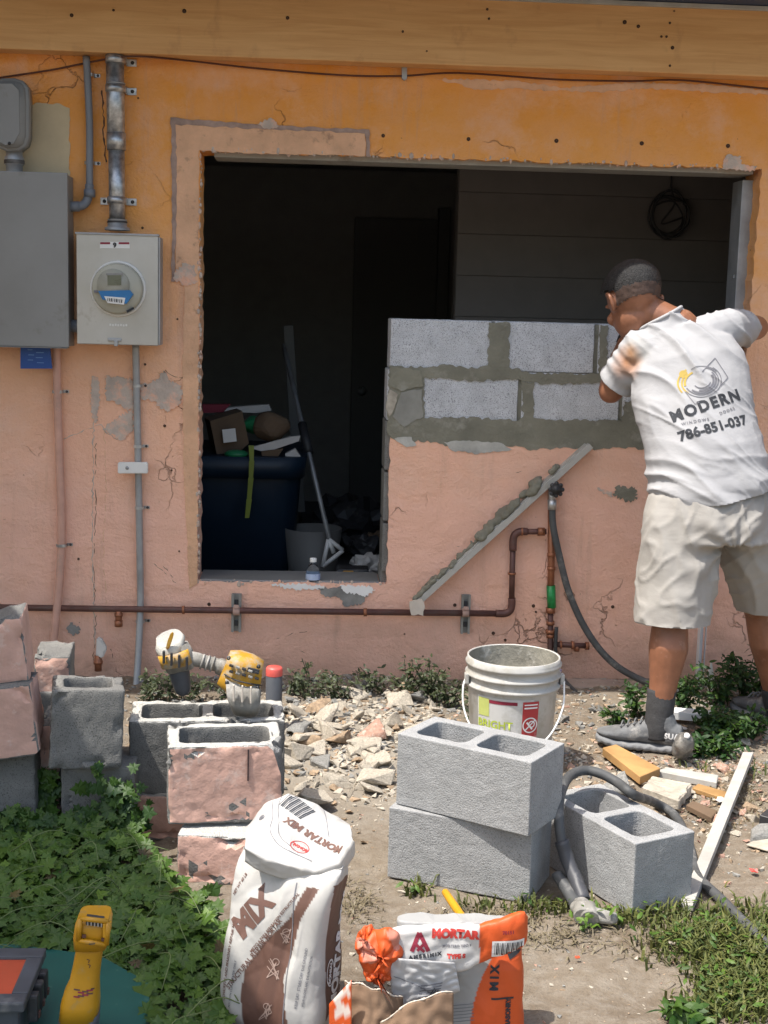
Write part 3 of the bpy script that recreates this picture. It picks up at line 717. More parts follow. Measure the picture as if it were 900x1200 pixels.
# --- galvanised riser
t = thing('service_riser', 'shiny galvanised steel riser pipe running up from the meter box to the beam', 'conduit', wp(137, 275))
top = wp(134.5, 64, .06); bot = wp(137.5, 268, .06)
bm = bmesh.new(); tube(bm, [bot, wp(136.5, 176, .06)], .030, 24); obj('pipe', bm, MT['galv'], t)
bm = bmesh.new(); tube(bm, [wp(136.3, 176, .06), top], .033, 24); obj('upper_pipe', bm, MT['galv'], t)
bm = bmesh.new(); q = wp(136.4, 175, .06)
tube(bm, [wp(136.4, 176, .06), wp(136.2, 156, .06)], .0355, 24); obj('coupling', bm, MT['galv'], t)
for py in (98, 101.5):
    bm = bmesh.new(); tube(bm, [wp(135.5, py-1, .06), wp(135.5, py+.6, .06)], .0352, 24); obj('band', bm, MT['emt'], t)
bm = bmesh.new(); lathe(bm, [(.047, -.006), (.047, .002), (.036, .008), (.036, .02), (.0335, .022), (.0335, .026), (.036, .028), (.036, .034)], 24, bot); obj('hub', bm, MT['emt'], t)
bm = bmesh.new(); lathe(bm, [(.0375, .0215), (.038, .024), (.0375, .027)], 24, bot); obj('gasket', bm, MT['dark'], t)
for py, sides in ((235, (-1, 1)), (104, (1,)), (70, (1,))):
    p = wp(136.5 if py > 200 else 135.3, py, .06); r = .0345 if py > 200 else .037
    bm = bmesh.new(); tube(bm, [p+Vector((0, 0, -.013)), p+Vector((0, 0, .013))], r, 24)
    for s in sides:
        box(bm, (p.x+s*(r+.016), -.004, p.z), (.034, .004, .026), None, .001); box(bm, (p.x+s*(r-.002), -.03, p.z), (.004, .06, .026))
    so_ = obj('strap', bm, MT['galv'], t)
    for s in sides:
        bm = bmesh.new(); lathe(bm, [(.007, 0), (.006, .005), (.001, .007)], 10, (p.x+s*(r+.018), -.0062, p.z), RX); obj('screw', bm, MT['dark'], so_)
# --- meter box
mtr = thing('meter_box', 'square steel meter box with a round glass electricity meter', 'electric meter', wp(138, 404))
a, b = wp(91, 403, .13), wp(185.5, 276, .13)
tilt = Matrix.Rotation(math.radians(-.4), 3, 'Y')
bm = bmesh.new(); box_minmax(bm, (a.x+.003, -.118, a.z+.003), (b.x-.003, -.0015, b.z-.002), .004); obj('body', bm, MT['steel'], mtr)
bm = bmesh.new(); box_minmax(bm, (a.x-.002, -.132, a.z), (b.x, -.1195, b.z), .003)
obj('cover', bm, MT['steel'], mtr)
bm = bmesh.new(); box_minmax(bm, (a.x-.006, -.137, b.z-.004), (b.x+.003, -.1, b.z+.004), .002); obj('top_lip', bm, MT['emt'], mtr)
bm = bmesh.new(); box_minmax(bm, (b.x+.0005, -.128, a.z+.002), (b.x+.007, -.03, b.z-.006), .002); obj('side_flange', bm, MT['emt'], mtr)
cc = wp(138.5, 338.5, .135); R0 = 29.5/pxm(-.13)*1.0
bm = bmesh.new(); lathe(bm, [(R0*1.02, -.004), (R0*1.02, .010), (R0*.97, .016), (R0*.93, .012)], 48, (cc.x, -.132, cc.z), RX); obj('ring', bm, MT['white'], mtr)
face = simple('meter_face', (.42, .41, .34), .45, var=.08)
bm = bmesh.new(); lathe(bm, [(R0*.93, .002), (R0*.92, .035), (R0*.86, .045), (.0005, .047)], 48, (cc.x, -.132, cc.z), RX); mt = obj('meter', bm, face, mtr)
bm = bmesh.new(); lathe(bm, [(R0*.60, .047), (R0*.58, .062), (.0005, .064)], 40, (cc.x-.012, -.132, cc.z+.012), RX); obj('display_dome', bm, simple('dome', (.36, .355, .30), .4), mt)
def mpoly(pix, y0, y1, name, mat, par):
    bm = bmesh.new(); front_poly(bm, pix, y0, y1); return obj(name, bm, mat, par)
mpoly([(126, 322), (142, 322), (142, 334), (126, 334)], -.1985, -.19, 'display', simple('lcd', (.15, .16, .11), .3), mt)
mpoly([(124.5, 320), (143.5, 320), (143.5, 322.5), (124.5, 322.5)], -.199, -.19, 'bezel', MT['panel'], mt)
mpoly([(115, 341), (152, 340), (156, 345), (148, 356), (120, 351)], -.1978, -.17, 'label', simple('blue_label', (.02, .17, .42), .4), mt)
mpoly([(122, 347), (147, 349), (145, 357), (126, 355)], -.1987, -.17, 'label', MT['white'], mt)
mpoly([(110, 340), (118, 340), (118, 343), (110, 343)], -.192, -.17, 'label', MT['ink_grey'], mt)
bm = bmesh.new()
for k in range(9): rect2d(bm, -.028+k*.0062, -.006, -.028+k*.0062+.0036*(.5+.5*((k*7) % 3)/2), .006, 1, 1)
p = wp(135, 352, .2); print_on('barcode', bm, Vector((p.x, -.1987, p.z)), (1, 0, -.1), (0, 0, 1), MT['ink'], mt)
mpoly([(148, 364), (156, 360), (157, 362), (149, 366.5)], -.1835, -.17, 'label', MT['ink'], mt)
mpoly([(117, 283.5), (152, 283.5), (152, 291), (117, 291)], -.1335, -.131, 'label', MT['white'], mtr)
for x0, x1 in ((117.3, 129), (139, 151.6)): mpoly([(x0, 283.8), (x1, 283.8), (x1, 286.2), (x0, 286.2)], -.1345, -.133, 'label', MT['ink_maroon'], mtr)
bm = text2d('9', .024, .0012); p = wp(134.5, 287.5, .134); print_on('numeral', bm, Vector((p.x, -.1337, p.z)), (1, 0, 0), (0, 0, 1), MT['ink'], mtr)
for q, yy in (('UNDERGROUND', 379), ('UTILITY', 384)):
    pass
bm = bmesh.new()
for k in range(7): rect2d(bm, -.034+k*.0098, -.0035-.001*(k % 2), -.034+k*.0098+.007, .0035+.0015*((k+1) % 2), 1, 1)
p = wp(139, 381, .1325); print_on('stamped_mark', bm, Vector((p.x, -.132, p.z)), (1, 0, 0), (0, 0, 1), MT['white'], mtr)
bm = bmesh.new(); p = wp(134, 398, .14); box(bm, (p.x, -.136, p.z), (.05, .012, .012), None, .003); box(bm, (p.x+.006, -.14, p.z-.014), (.014, .008, .02), None, .002); obj('latch', bm, MT['emt'], mtr)
# --- blue tag
t = thing('blue_tag', 'small square blue tag hanging under the grey electrical panel', 'tag', wp(41, 405, .1))
bm = bmesh.new(); front_poly(bm, [(24, 404), (58, 403), (61, 432), (24, 432)], -.085, -.073); obj('plate', bm, MT['blue'], t)
bm = bmesh.new()
for j, (x0, x1) in enumerate(((-.03, -.012), (.002, .03), (-.028, -.006), (.0, .026), (-.03, -.01), (.004, .03))):
    rect2d(bm, x0, .024-j*.0095, x1, .0265-j*.0095, 1, 1)
p = wp(42, 418, .085); print_on('print', bm, Vector((p.x, -.0852, p.z)), (1, 0, 0), (0, 0, 1), simple('pale_blue_ink', (.15, .30, .60), .5), t)
# --- painted pink pipe
t = thing('painted_pipe', 'pink painted pipe dropping from the grey electrical panel past the copper line', 'pipe', wp(62, 765))
pts = [wp(66, 402, .05), wp(67, 450, .03), wp(69, 520, .022), wp(71.5, 585, .022), wp(72, 640, .022), wp(69, 690, .03), wp(65, 730, .05), wp(61, 775, .06)]
bm = bmesh.new(); tube(bm, spline(pts, 6), .0155, 16); obj('pipe', bm, MT['pinkpipe'], t)
for px, py in ((67.5, 459), (72, 639)): strap(wp(px, py, .022), .011, t, 1, 'galv', .017)
# --- grey ground conduit
t = thing('steel_conduit', 'thin grey steel conduit running from the meter box down to the ground', 'conduit', wp(162, 830))
pts = [wp(159, 402, .04), wp(160, 450, .02), wp(161.5, 520, .018), wp(163, 600, .018), wp(164, 660, .018), wp(164.5, 710, .02), wp(162, 770, .05), wp(159, 812, .09), wp(157, 835, .11)]
bm = bmesh.new(); tube(bm, spline(pts, 6), .0135, 16); obj('pipe', bm, MT['emt'], t)
for px, py in ((161, 452), (162, 523), (163.5, 595), (164.5, 728)): strap(wp(px, py, .016), .011, t, 1, 'galv', .0145)
# --- white box on it
t = thing('junction_box', 'small white rectangular junction box fixed across the grey conduit', 'junction box', wp(155, 555))
bm = bmesh.new(); front_poly(bm, [(138, 542), (173, 542), (173, 555), (138, 555)], -.058, -.034)
bmesh.ops.bevel(bm, geom=[e for e in bm.edges if e.calc_face_angle(0) > .9], offset=.003, segments=2, affect='EDGES'); obj('body', bm, MT['white'], t)
bm = bmesh.new(); p = wp(149, 548.5, .058); lathe(bm, [(.007, 0), (.006, .003), (.001, .004)], 12, p, RX); obj('screw', bm, MT['emt'], t)
# --- copper pipe run
cu = thing('copper_pipe', 'brown copper water pipe along the wall foot rising in a step to the valve', 'pipe', wp(590, 720))
o = .032
bm = bmesh.new(); tube(bm, [wp(-60, 711, o), wp(200, 714.5, o), wp(585, 719, o)], .0125, 14); obj('pipe', bm, MT['copper'], cu)
bm = bmesh.new(); tube(bm, [wp(599.5, 706, o), wp(601, 638, o)], .0115, 14); obj('pipe', bm, MT['copper'], cu)
bm = bmesh.new(); tube(bm, [wp(614, 623, o), wp(640, 623, o)], .0115, 14); obj('pipe', bm, MT['copper'], cu)
bm = bmesh.new(); tube(bm, [wp(646, 576, o), wp(646, 660, o), wp(645, 700, o)], .014, 14); obj('pipe', bm, MT['copper_new'], cu)
bm = bmesh.new(); tube(bm, [wp(645, 700, o), wp(645, 770, o), wp(646, 800, o)], .0115, 14); obj('pipe', bm, MT['copper'], cu)
bm = bmesh.new(); tube(bm, [wp(648, 755, o), wp(690, 757, o)], .011, 14); obj('pipe', bm, MT['copper'], cu)
for pts in ([(581, 719), (592, 718.8), (598, 715), (599.8, 708), (599.7, 701)], [(601, 645), (601.5, 632), (604, 626), (610, 623), (618, 623)]):
    bm = bmesh.new(); tube(bm, spline([wp(*p, o) for p in pts], 4), .015, 14); obj('elbow', bm, MT['copper'], cu)
for px, py, dx, dy in ((611.5, 623, 1, 0), (634, 623, 4, 0), (646, 650, 0, 2), (646, 666, 0, 2), (645, 745, 0, 2), (645, 730, 0, 2), (657, 755.5, 1, 0), (671, 756, 1.5, 0), (428, 717.5, 2, 0), (215, 714.7, 1.5, 0), (599.8, 672, 0, 1)):
    bm = bmesh.new(); tube(bm, [wp(px-dx, py-dy, o), wp(px+dx, py+dy, o)], .0165, 14); obj('fitting', bm, MT['copper_new'], cu)
bm = bmesh.new(); tube(bm, [wp(645.5, 686, o), wp(646.5, 712, o)], .0175, 14); obj('tape', bm, simple('green_tape', (.015, .26, .07), .4, var=.5, vscale=30, dirt=(.5, .6, .5), dirt_amt=.1), cu)
for q0, q1, rr_, nn_, nm_ in ((wp(645, 712, o), wp(645, 718, o), .019, 8, 'nut'), (wp(645, 738, o), wp(645, 742, o), .02, 8, 'nut'), (wp(686, 757, o), wp(690, 757, o), .016, 12, 'pipe_cap'), (wp(676, 757, o), wp(676, 763, o), .011, 8, 'drain')):
    bm = bmesh.new(); tube(bm, [q0, q1], rr_, nn_); obj(nm_, bm, MT['copper_new'], cu)
bm = bmesh.new(); tube(bm, [wp(139, 716, o), wp(139, 731, o)], .013, 14); tube(bm, [wp(139, 719, o), wp(139, 722, o)], .0165, 14); tube(bm, [wp(139, 727, o), wp(139, 734, o)], .016, 14); obj('stub', bm, MT['copper_new'], cu)
for px, y0, y1, yc in ((277, 696, 740, 716), (545.5, 697, 742, 718)):
    a, b = wp(px-6, y1, .012), wp(px+6, y0, .012); bm = bmesh.new()
    box_minmax(bm, (a.x, -.004, a.z), (b.x, -.001, b.z)); box_minmax(bm, (a.x, -.022, a.z), (a.x+.004, -.0045, b.z)); box_minmax(bm, (b.x-.004, -.022, a.z), (b.x, -.0045, b.z))
    for s in (-1, 1): box(bm, ((a.x+b.x)/2+s*.0125, -.021, (a.z+b.z)/2), (.006, .003, b.z-a.z))
    s_ = obj('strut_bracket', bm, simple('zinc', (.30, .30, .28), .5, .3, var=.3), cu)
    for dy in (-.042, .042):
        bm = bmesh.new(); box(bm, ((a.x+b.x)/2, -.011, (a.z+b.z)/2+dy), (.014, .006, .02)); obj('slot', bm, MT['dark'], s_)
    p = wp(px, yc, o); bm = bmesh.new(); tube(bm, [(p.x-.013, -o, p.z), (p.x+.013, -o, p.z)], .0175, 14); box(bm, (p.x, -o-.012, p.z+.02), (.02, .012, .014), None, .003); obj('clamp', bm, simple('pinkish_clamp', (.45, .30, .25), .7), s_)
# --- stub pipe and white plaster rag at the left foot
t = thing('pipe_stub', 'short copper stub with white wrapping sticking out near the pink pipe', 'pipe', wp(116, 785))
bm = bmesh.new(); tube(bm, [wp(115, 768, .06), wp(115, 786, .06)], .014, 12); tube(bm, [wp(115, 774, .06), wp(115, 778, .06)], .018, 12); obj('pipe', bm, MT['copper_new'], t)
bm = bmesh.new(); front_poly(bm, [(112, 770), (113, 748), (118, 748), (125, 761), (120, 772)], -.075, -.045); bmesh.ops.bevel(bm, geom=list(bm.edges), offset=.005, segments=2, affect='EDGES'); obj('wrapping', bm, MT['paper'], t)
# --- hose bib and its hose
t = thing('hose_tap', 'round black hose tap with a dark grey hose curving down the wall', 'tap', wp(650, 575))
bm = bmesh.new(); c = wp(651, 573, .06); lathe(bm, [(.010, -.02), (.010, .01), (.022, .012), (.022, .022), (.008, .026), (.006, .03), (.001, .031)], 14, c, RX)
for k in range(8):
    a = k*math.pi/4; ellipsoid(bm, c+Vector((.0235*math.cos(a), -.017, .0235*math.sin(a))), ((.009, 0, 0), (0, .006, 0), (0, 0, .009)))
obj('handle', bm, MT['dark'], t)
bm = bmesh.new(); tube(bm, [wp(648, 572, .0), wp(648, 574, .06)], .014, 12); tube(bm, [wp(647, 574, .05), wp(647, 590, .055)], .014, 12); tube(bm, [wp(647, 586, .055), wp(647, 597, .055)], .0175, 12); obj('spout', bm, MT['galv'], t)
bm = bmesh.new(); tube(bm, spline([wp(647, 592, .055), wp(648, 615, .056), wp(654, 645, .06), wp(667, 695, .07), (lambda p: p)(wp(688, 740, .09)), wp(716, 775, .12), wp(752, 797, .16), wp(800, 812, .2), wp(850, 830, .24)], 8), .0135, 14); obj('hose', bm, MT['hose'], t)
# --- purple black cable dropping to the ground by the pipe
t = thing('black_cable', 'thin dark cable hanging by the copper valve down to the rubble', 'cable', wp(650, 720))
bm = bmesh.new(); tube(bm, spline([wp(652, 735, .045), wp(651, 765, .05), wp(654, 786, .06), wp(664, 800, .10), wp(682, 818, .20), wp(690, 836, .32), wp(697, 858, .46)], 6), [.008]*36+[.0055]*1, 10) if False else tube(bm, spline([wp(652, 735, .045), wp(651, 765, .05), wp(654, 786, .06), wp(664, 800, .10), wp(682, 818, .20), wp(690, 836, .32), wp(697, 858, .46)], 6), .008, 10); obj('cable', bm, MT['rubber'], t)
bm = bmesh.new(); p = wp(655, 786, .06); box(bm, p, (.02, .014, .014), rotz(.4), .003); obj('tie', bm, simple('lilac_tie', (.36, .30, .42), .6), t)
# --- wire under the beam
t = thing('black_wire', 'thin dark wire strung along the wall just under the beam', 'wire', wp(470, 90))
bm = bmesh.new(); tube(bm, spline([wp(-60, 100, .012), wp(0, 91, .012), wp(60, 82, .012), wp(100, 74, .02), wp(150, 66, .09), wp(210, 70, .04), wp(300, 80, .012), wp(400, 88, .012), wp(470, 89, .012), wp(538, 85.5, .012), wp(650, 93, .012), wp(740, 95, .012), wp(800, 94, .012), wp(900, 104, .012), wp(960, 108, .012)], 5), .0035, 6); obj('wire', bm, simple('rusty_wire', (.10, .035, .02), .7), t)
bm = bmesh.new(); front_poly(bm, [(471, 79), (477, 79), (477, 92), (474, 94), (471, 92)], -.02, -.006); obj('clip', bm, MT['emt'], t)
# --- diagonal batten with mortar droppings
t = thing('batten', 'pale wooden batten leaning diagonally on the wall catching grey mortar droppings', 'batten', wp(488, 712))
A, B = wp(487, 708, .055), wp(692, 522, .03)
d = (B-A); rot = frame_rot(d, (0, -1, 0)); bm = bmesh.new(); box(bm, (A+B)/2+Vector((0, -.0, 0)), (d.length, .024, .030), rot, .002)
nrm = Vector((-d.z, 0, d.x)).normalized(); obj('strip', bm, MT['paintedwood'], t)
bm = bmesh.new(); box(bm, (A+B)/2+nrm*.013+Vector((0, .016, 0))+d*.02, (d.length*.94, .008, .045), rot, .001); obj('back_strip', bm, MT['paintedwood'], t)
rnd = random.Random(5); bm = bmesh.new()
for i in range(80):
    u = rnd.random(); u = u*.55+.02 if i % 3 else .35+.5*rnd.random(); s = rnd.uniform(.006, .014) + (.007 if .38 < u < .80 else 0)
    c = A + d*u + nrm*(.018+rnd.uniform(0, .020 if u > .35 else .005)) + Vector((0, rnd.uniform(-.012, .03), 0))
    r = bmesh.ops.create_icosphere(bm, subdivisions=2, radius=1); sc_ = Matrix.Diagonal((s*rnd.uniform(.9, 1.7), s*.9, s*rnd.uniform(.7, 1.1), 1))
    bmesh.ops.transform(bm, matrix=Matrix.Translation(c) @ rot.to_4x4() @ sc_, verts=r['verts'])
bm = remesh(bm, .004, 1)
for v in bm.verts: v.co += v.normal*.004*noise.noise(v.co*55)
tag(obj('mortar_droppings', bm, MT['wetmortar'], t), kind='stuff')
t = thing('plaster_chip', 'torn pale plaster chip at the lower end of the diagonal batten', 'plaster piece', wp(488, 712))
bm = bmesh.new(); front_poly(bm, ragged([(480, 706), (494, 702), (498, 712), (496, 722), (490, 720), (482, 721)], 4, 1.2, 4), -.085, -.076); obj('chip', bm, MT['paleplaster'], t)
# --- white channel leaning behind the man's legs, and a white shard
t = thing('white_channel', 'upright white metal channel leaning on the wall between the legs', 'channel', wp(820, 808))
a, b = wp(814.5, 812, .06), wp(829.5, 560, .03)
bm = bmesh.new(); H = b.z-a.z+.15
for x0, x1, y0, y1 in ((a.x, b.x, -.05, -.046), (a.x, a.x+.003, -.08, -.0505), (b.x-.003, b.x, -.08, -.0505), (a.x+.014, a.x+.017, -.062, -.0505), (a.x+.028, a.x+.031, -.062, -.0505)):
    box_minmax(bm, (x0, y0, a.z-.02), (x1, y1, a.z+H))
obj('strip', bm, simple('white_channel_paint', (.66, .68, .70), .4, var=.08), t)
t = thing('white_shard', 'pointed white plastic shard standing in the weeds beside the channel', 'shard', wp(832, 800, .2))
bm = bmesh.new(); front_poly(bm, [(827, 800), (834, 775), (838, 798), (835, 810), (830, 808)], -.22, -.212); obj('shard', bm, MT['white'], t)
# --- coil of cable on the siding inside
t = thing('cable_coil', 'loose coil of dark cable hanging on the siding inside the opening', 'cable', on_y(785, 215, 1.28))
c = on_y(783, 252, 1.27); bm = bmesh.new(); rnd = random.Random(3)
for k in range(5):
    rx, rz = rnd.uniform(.075, .10), rnd.uniform(.085, .115); ph = rnd.random()*6; ox, oz = rnd.uniform(-.015, .015), rnd.uniform(-.02, .01)
    tube(bm, [c+Vector((ox+rx*math.cos(a+ph), -.008*k-.004*math.sin(3*a), oz+rz*math.sin(a+ph)+.012*math.sin(2*a+k))) for a in np.linspace(0, 2*math.pi*1.02, 40)], .0045, 6)
tube(bm, spline([on_y(787, 195, 1.29), on_y(787, 222, 1.28), on_y(790, 240, 1.25), on_y(775, 262, 1.25), on_y(800, 255, 1.25)], 6), .0045, 6)
obj('coil', bm, MT['rubber'], t)
# --- clutter seen in the dark room
bn = thing('rubbish_bin', 'dark blue wheeled bin overflowing with rubbish inside the dark room', 'bin', on_y(290, 675, .95))
x0, x1 = on_y(236, 600, .9).x-.12, on_y(352, 600, .9).x; zr = on_y(300, 535, .85).z
bm = bmesh.new()
loft(bm, [((( x0+x1)/2, 1.2, .12), ((x1-x0)*.43, 0, 0), (0, .26, 0)), (((x0+x1)/2, 1.2, zr-.10), ((x1-x0)*.5, 0, 0), (0, .33, 0)), (((x0+x1)/2, 1.2, zr-.02), ((x1-x0)*.5, 0, 0), (0, .34, 0))], 32, True, 8); obj('body', bm, MT['bin'], bn)
bm = bmesh.new()
for q, s in (((x0+x1)/2, 0),): loft(bm, [((q, 1.2, zr-.10), ((x1-x0)*.53, 0, 0), (0, .365, 0)), ((q, 1.2, zr), ((x1-x0)*.55, 0, 0), (0, .38, 0))], 32, True, 8)
obj('rim', bm, MT['bin'], bn)
def thing1(name, label, cat, bm, mat, group=None, smooth=False):
    return tag(obj(name, bm, mat, None, smooth), label, cat, group)
def crumple(bm, amp, fr, seed=0):
    bm.normal_update()
    for v in bm.verts: v.co += v.normal*amp*noise.noise(v.co*fr+Vector((seed, 0, 0)))
def jb(pix, y, th, name, mat, label, cat, ang=0):
    bm = bmesh.new(); L = [on_y(*p, y) for p in pix]; poly_xz(bm, [[(p.x, p.z) for p in L]], y, y+th)
    c = sum(L, Vector())/len(L); bmesh.ops.rotate(bm, cent=c, matrix=Matrix.Rotation(ang, 3, 'Z'), verts=bm.verts)
    return thing1(name, label, cat, bm, MT[mat])
bx = jb([(246, 493), (284, 482), (292, 520), (280, 530), (254, 532)], .92, .2, 'cardboard_box', 'cardboard', 'brown cardboard box with a white label on top of the rubbish bin', 'box', .2)
lab = on_y(269, 510, .9); bm = bmesh.new(); rect2d(bm, -.03, -.03, .03, .03, 1, 1); print_on('label', bm, Vector((lab.x, .885, lab.z)), (1, .2, .12), (-.1, 0, 1), MT['ink_white'], bx)
bm = bmesh.new(); ellipsoid(bm, on_y(277, 532, .86), ((.055, 0, 0), (0, .04, 0), (0, 0, .02))); thing1('green_bottle', 'small green bottle lying on the edge of the blue bin', 'bottle', bm, MT['green'], None, True)
bm = bmesh.new(); ellipsoid(bm, on_y(318, 500, .95), ((.085, 0, 0), (0, .07, 0), (0, 0, .07))); crumple(bm, .03, 14); thing1('rubbish_bag', 'crumpled brown rubbish heap behind the cardboard box in the bin', 'rubbish', bm, MT['cardboard'], None, False)
bm = bmesh.new(); ellipsoid(bm, on_y(296, 498, 1.0), ((.05, 0, 0), (0, .04, 0), (0, 0, .035))); crumple(bm, .02, 20); thing1('green_wrapper', 'dark green wrapper between the box and the brown heap', 'rubbish', bm, MT['green'])
jb([(292, 525), (340, 512), (352, 511), (350, 517), (312, 530)], .9, .03, 'foam_strip', 'paper', 'pale foam strip lying across the rubbish in the bin', 'rubbish')
jb([(306, 529), (332, 526), (322, 540), (308, 540)], .88, .05, 'brown_carton', 'cardboard', 'small open brown carton at the front of the bin', 'carton')
jb([(334, 532), (346, 526), (354, 538), (350, 544), (336, 541)], .88, .05, 'torn_paper', 'paper', 'torn white paper hanging over the bin corner', 'paper')
jb([(265, 478), (315, 474), (318, 481), (300, 484), (262, 482)], 1.1, .05, 'grey_wrap', 'paper', 'grey plastic wrap behind the cardboard box in the bin', 'rubbish')
jb([(237, 474), (270, 474), (262, 483), (238, 484)], 1.1, .05, 'red_carton', 'ink_maroon', 'dark red carton at the far left of the bin', 'carton')
bm = bmesh.new(); P = [on_y(294.5, 522, .81), on_y(295, 540, .79), on_y(294, 560, .785), on_y(292, 585, .785), on_y(289.5, 607, .785)]
w_ = .012
for p, q in zip(P, P[1:]):
    vs = [bm.verts.new(p+Vector((-w_, 0, 0))), bm.verts.new(p+Vector((w_, 0, 0))), bm.verts.new(q+Vector((w_*.8, 0, 0))), bm.verts.new(q+Vector((-w_*.8, 0, 0)))]; bm.faces.new(vs)
ex = bmesh.ops.extrude_face_region(bm, geom=list(bm.faces)); bmesh.ops.translate(bm, vec=(0, .003, 0), verts=[g for g in ex['geom'] if isinstance(g, bmesh.types.BMVert)])
thing1('yellow_strap', 'yellow green strap hanging over the front of the blue bin', 'strap', bm, simple('lime_strap', (.22, .26, .03), .6))
t = thing('floor_scraper', 'long handled floor scraper leaning beside the blue bin', 'scraper', on_y(385, 660, .9))
tp, mid, btm = on_y(332, 404, 1.5), on_y(357, 520, 1.1), on_y(386, 632, .75)
bm = bmesh.new(); tube(bm, [tp, btm], .011, 10); obj('pole', bm, MT['emt'], t)
bm = bmesh.new(); tube(bm, [tp+(btm-tp)*.43, tp+(btm-tp)*.58], .022, 10); obj('grip', bm, MT['dark'], t)
bm = bmesh.new()
for a, b in (((385, 632), (402, 645)), ((402, 645), (378, 664)), ((378, 664), (385, 632)), ((391, 648), (385, 632))): tube(bm, [on_y(*a, .75), on_y(*b, .75)], .010, 8)
obj('head', bm, MT['white'], t)
t = thing('grey_post', 'faint grey wooden post leaning behind the floor scraper in the dark room', 'post', on_y(345, 600, 2)); a, b = on_y(338, 382, 2.0), on_y(352, 600, 1.9)
bm = bmesh.new(); box(bm, (a+b)/2, ((b-a).length, .05, .03), frame_rot(b-a, (0, -1, 0))); obj('post', bm, MT['indoor'], t)
t = thing('grey_bucket', 'dark grey bucket on the floor behind the scraper blade', 'bucket', on_y(372, 660, .9))
c = on_y(366, 668, .95); bm = bmesh.new(); lathe(bm, [(.10, -.05), (.13, .2), (.135, .2), (.105, -.055)], 24, c); obj('pail', bm, MT['indoor'], t)
for px, py, y, s, m, nm, lb in ((425, 640, 1.2, .09, 'dark', 'dark_rubbish', 'dark crumpled debris on the room floor beside the jamb'), (440, 630, 1.5, .05, 'cardboard', 'brown_debris', 'small brown debris lump on the room floor near the jamb'), (432, 662, .9, .08, 'paper', 'grey_sheet', 'grey crumpled sheet on the floor next to the jamb blocks'), (405, 612, 2.2, .22, 'dark', 'dark_sacking', 'dark sacking heaped on the floor at the back')):
    bm = bmesh.new(); ellipsoid(bm, on_y(px, py, y), ((s, 0, 0), (0, s, 0), (0, 0, s*.55))); crumple(bm, s*.5, 9/s*.2+5, px); thing1(nm, lb, 'debris', bm, MT[m])
t = thing('black_yellow_tool', 'black and yellow power tool lying on the room floor behind the sill', 'tool', on_y(412, 672, .5)); c = on_y(413, 671, .5)
bm = bmesh.new(); box(bm, c, (.14, .1, .05), None, .012); obj('body', bm, MT['dark'], t)
bm = bmesh.new(); box(bm, c+Vector((-.02, -.056, .006)), (.045, .012, .026), None, .004); obj('panel', bm, MT['yellow'], t)
# --- water bottle on the sill
t = thing('water_bottle', 'small clear plastic water bottle with a blue label on the window sill', 'bottle', on_y(366, 686, .05))
c = on_y(366.5, 688, .03); c.z = OZ0+.002
prof = [(.001, .0), (.026, .001), (.0285, .006), (.029, .016), (.029, .032), (.0275, .04), (.026, .048), (.017, .066), (.0115, .072), (.0115, .08)]
bm = bmesh.new(); lathe(bm, prof, 24, c); lathe(bm, [(r*.93, z+.001) for r, z in prof][::-1], 24, c); obj('body', bm, MT['glassy'], t)
bm = bmesh.new(); lathe(bm, [(.0292, .008), (.0294, .010), (.0294, .030), (.0292, .032)], 24, c); obj('label', bm, simple('blue_white_label', (.45, .55, .75), .4, var=.1), t)
bm = bmesh.new(); L_ = [bm.verts.new(c+Vector((.0298*math.cos(a), .0298*math.sin(a), z))) for a, z in ((-1.6, .010), (-.6, .010), (-.6, .030), (-1.2, .030))]; bm.faces.new(L_); obj('label_print', bm, simple('label_blue', (.01, .04, .32), .4), t)
bm = bmesh.new(); lathe(bm, [(.0135, .078), (.0135, .091), (.012, .093), (.001, .0935)], 20, c); obj('cap', bm, MT['white'], t)

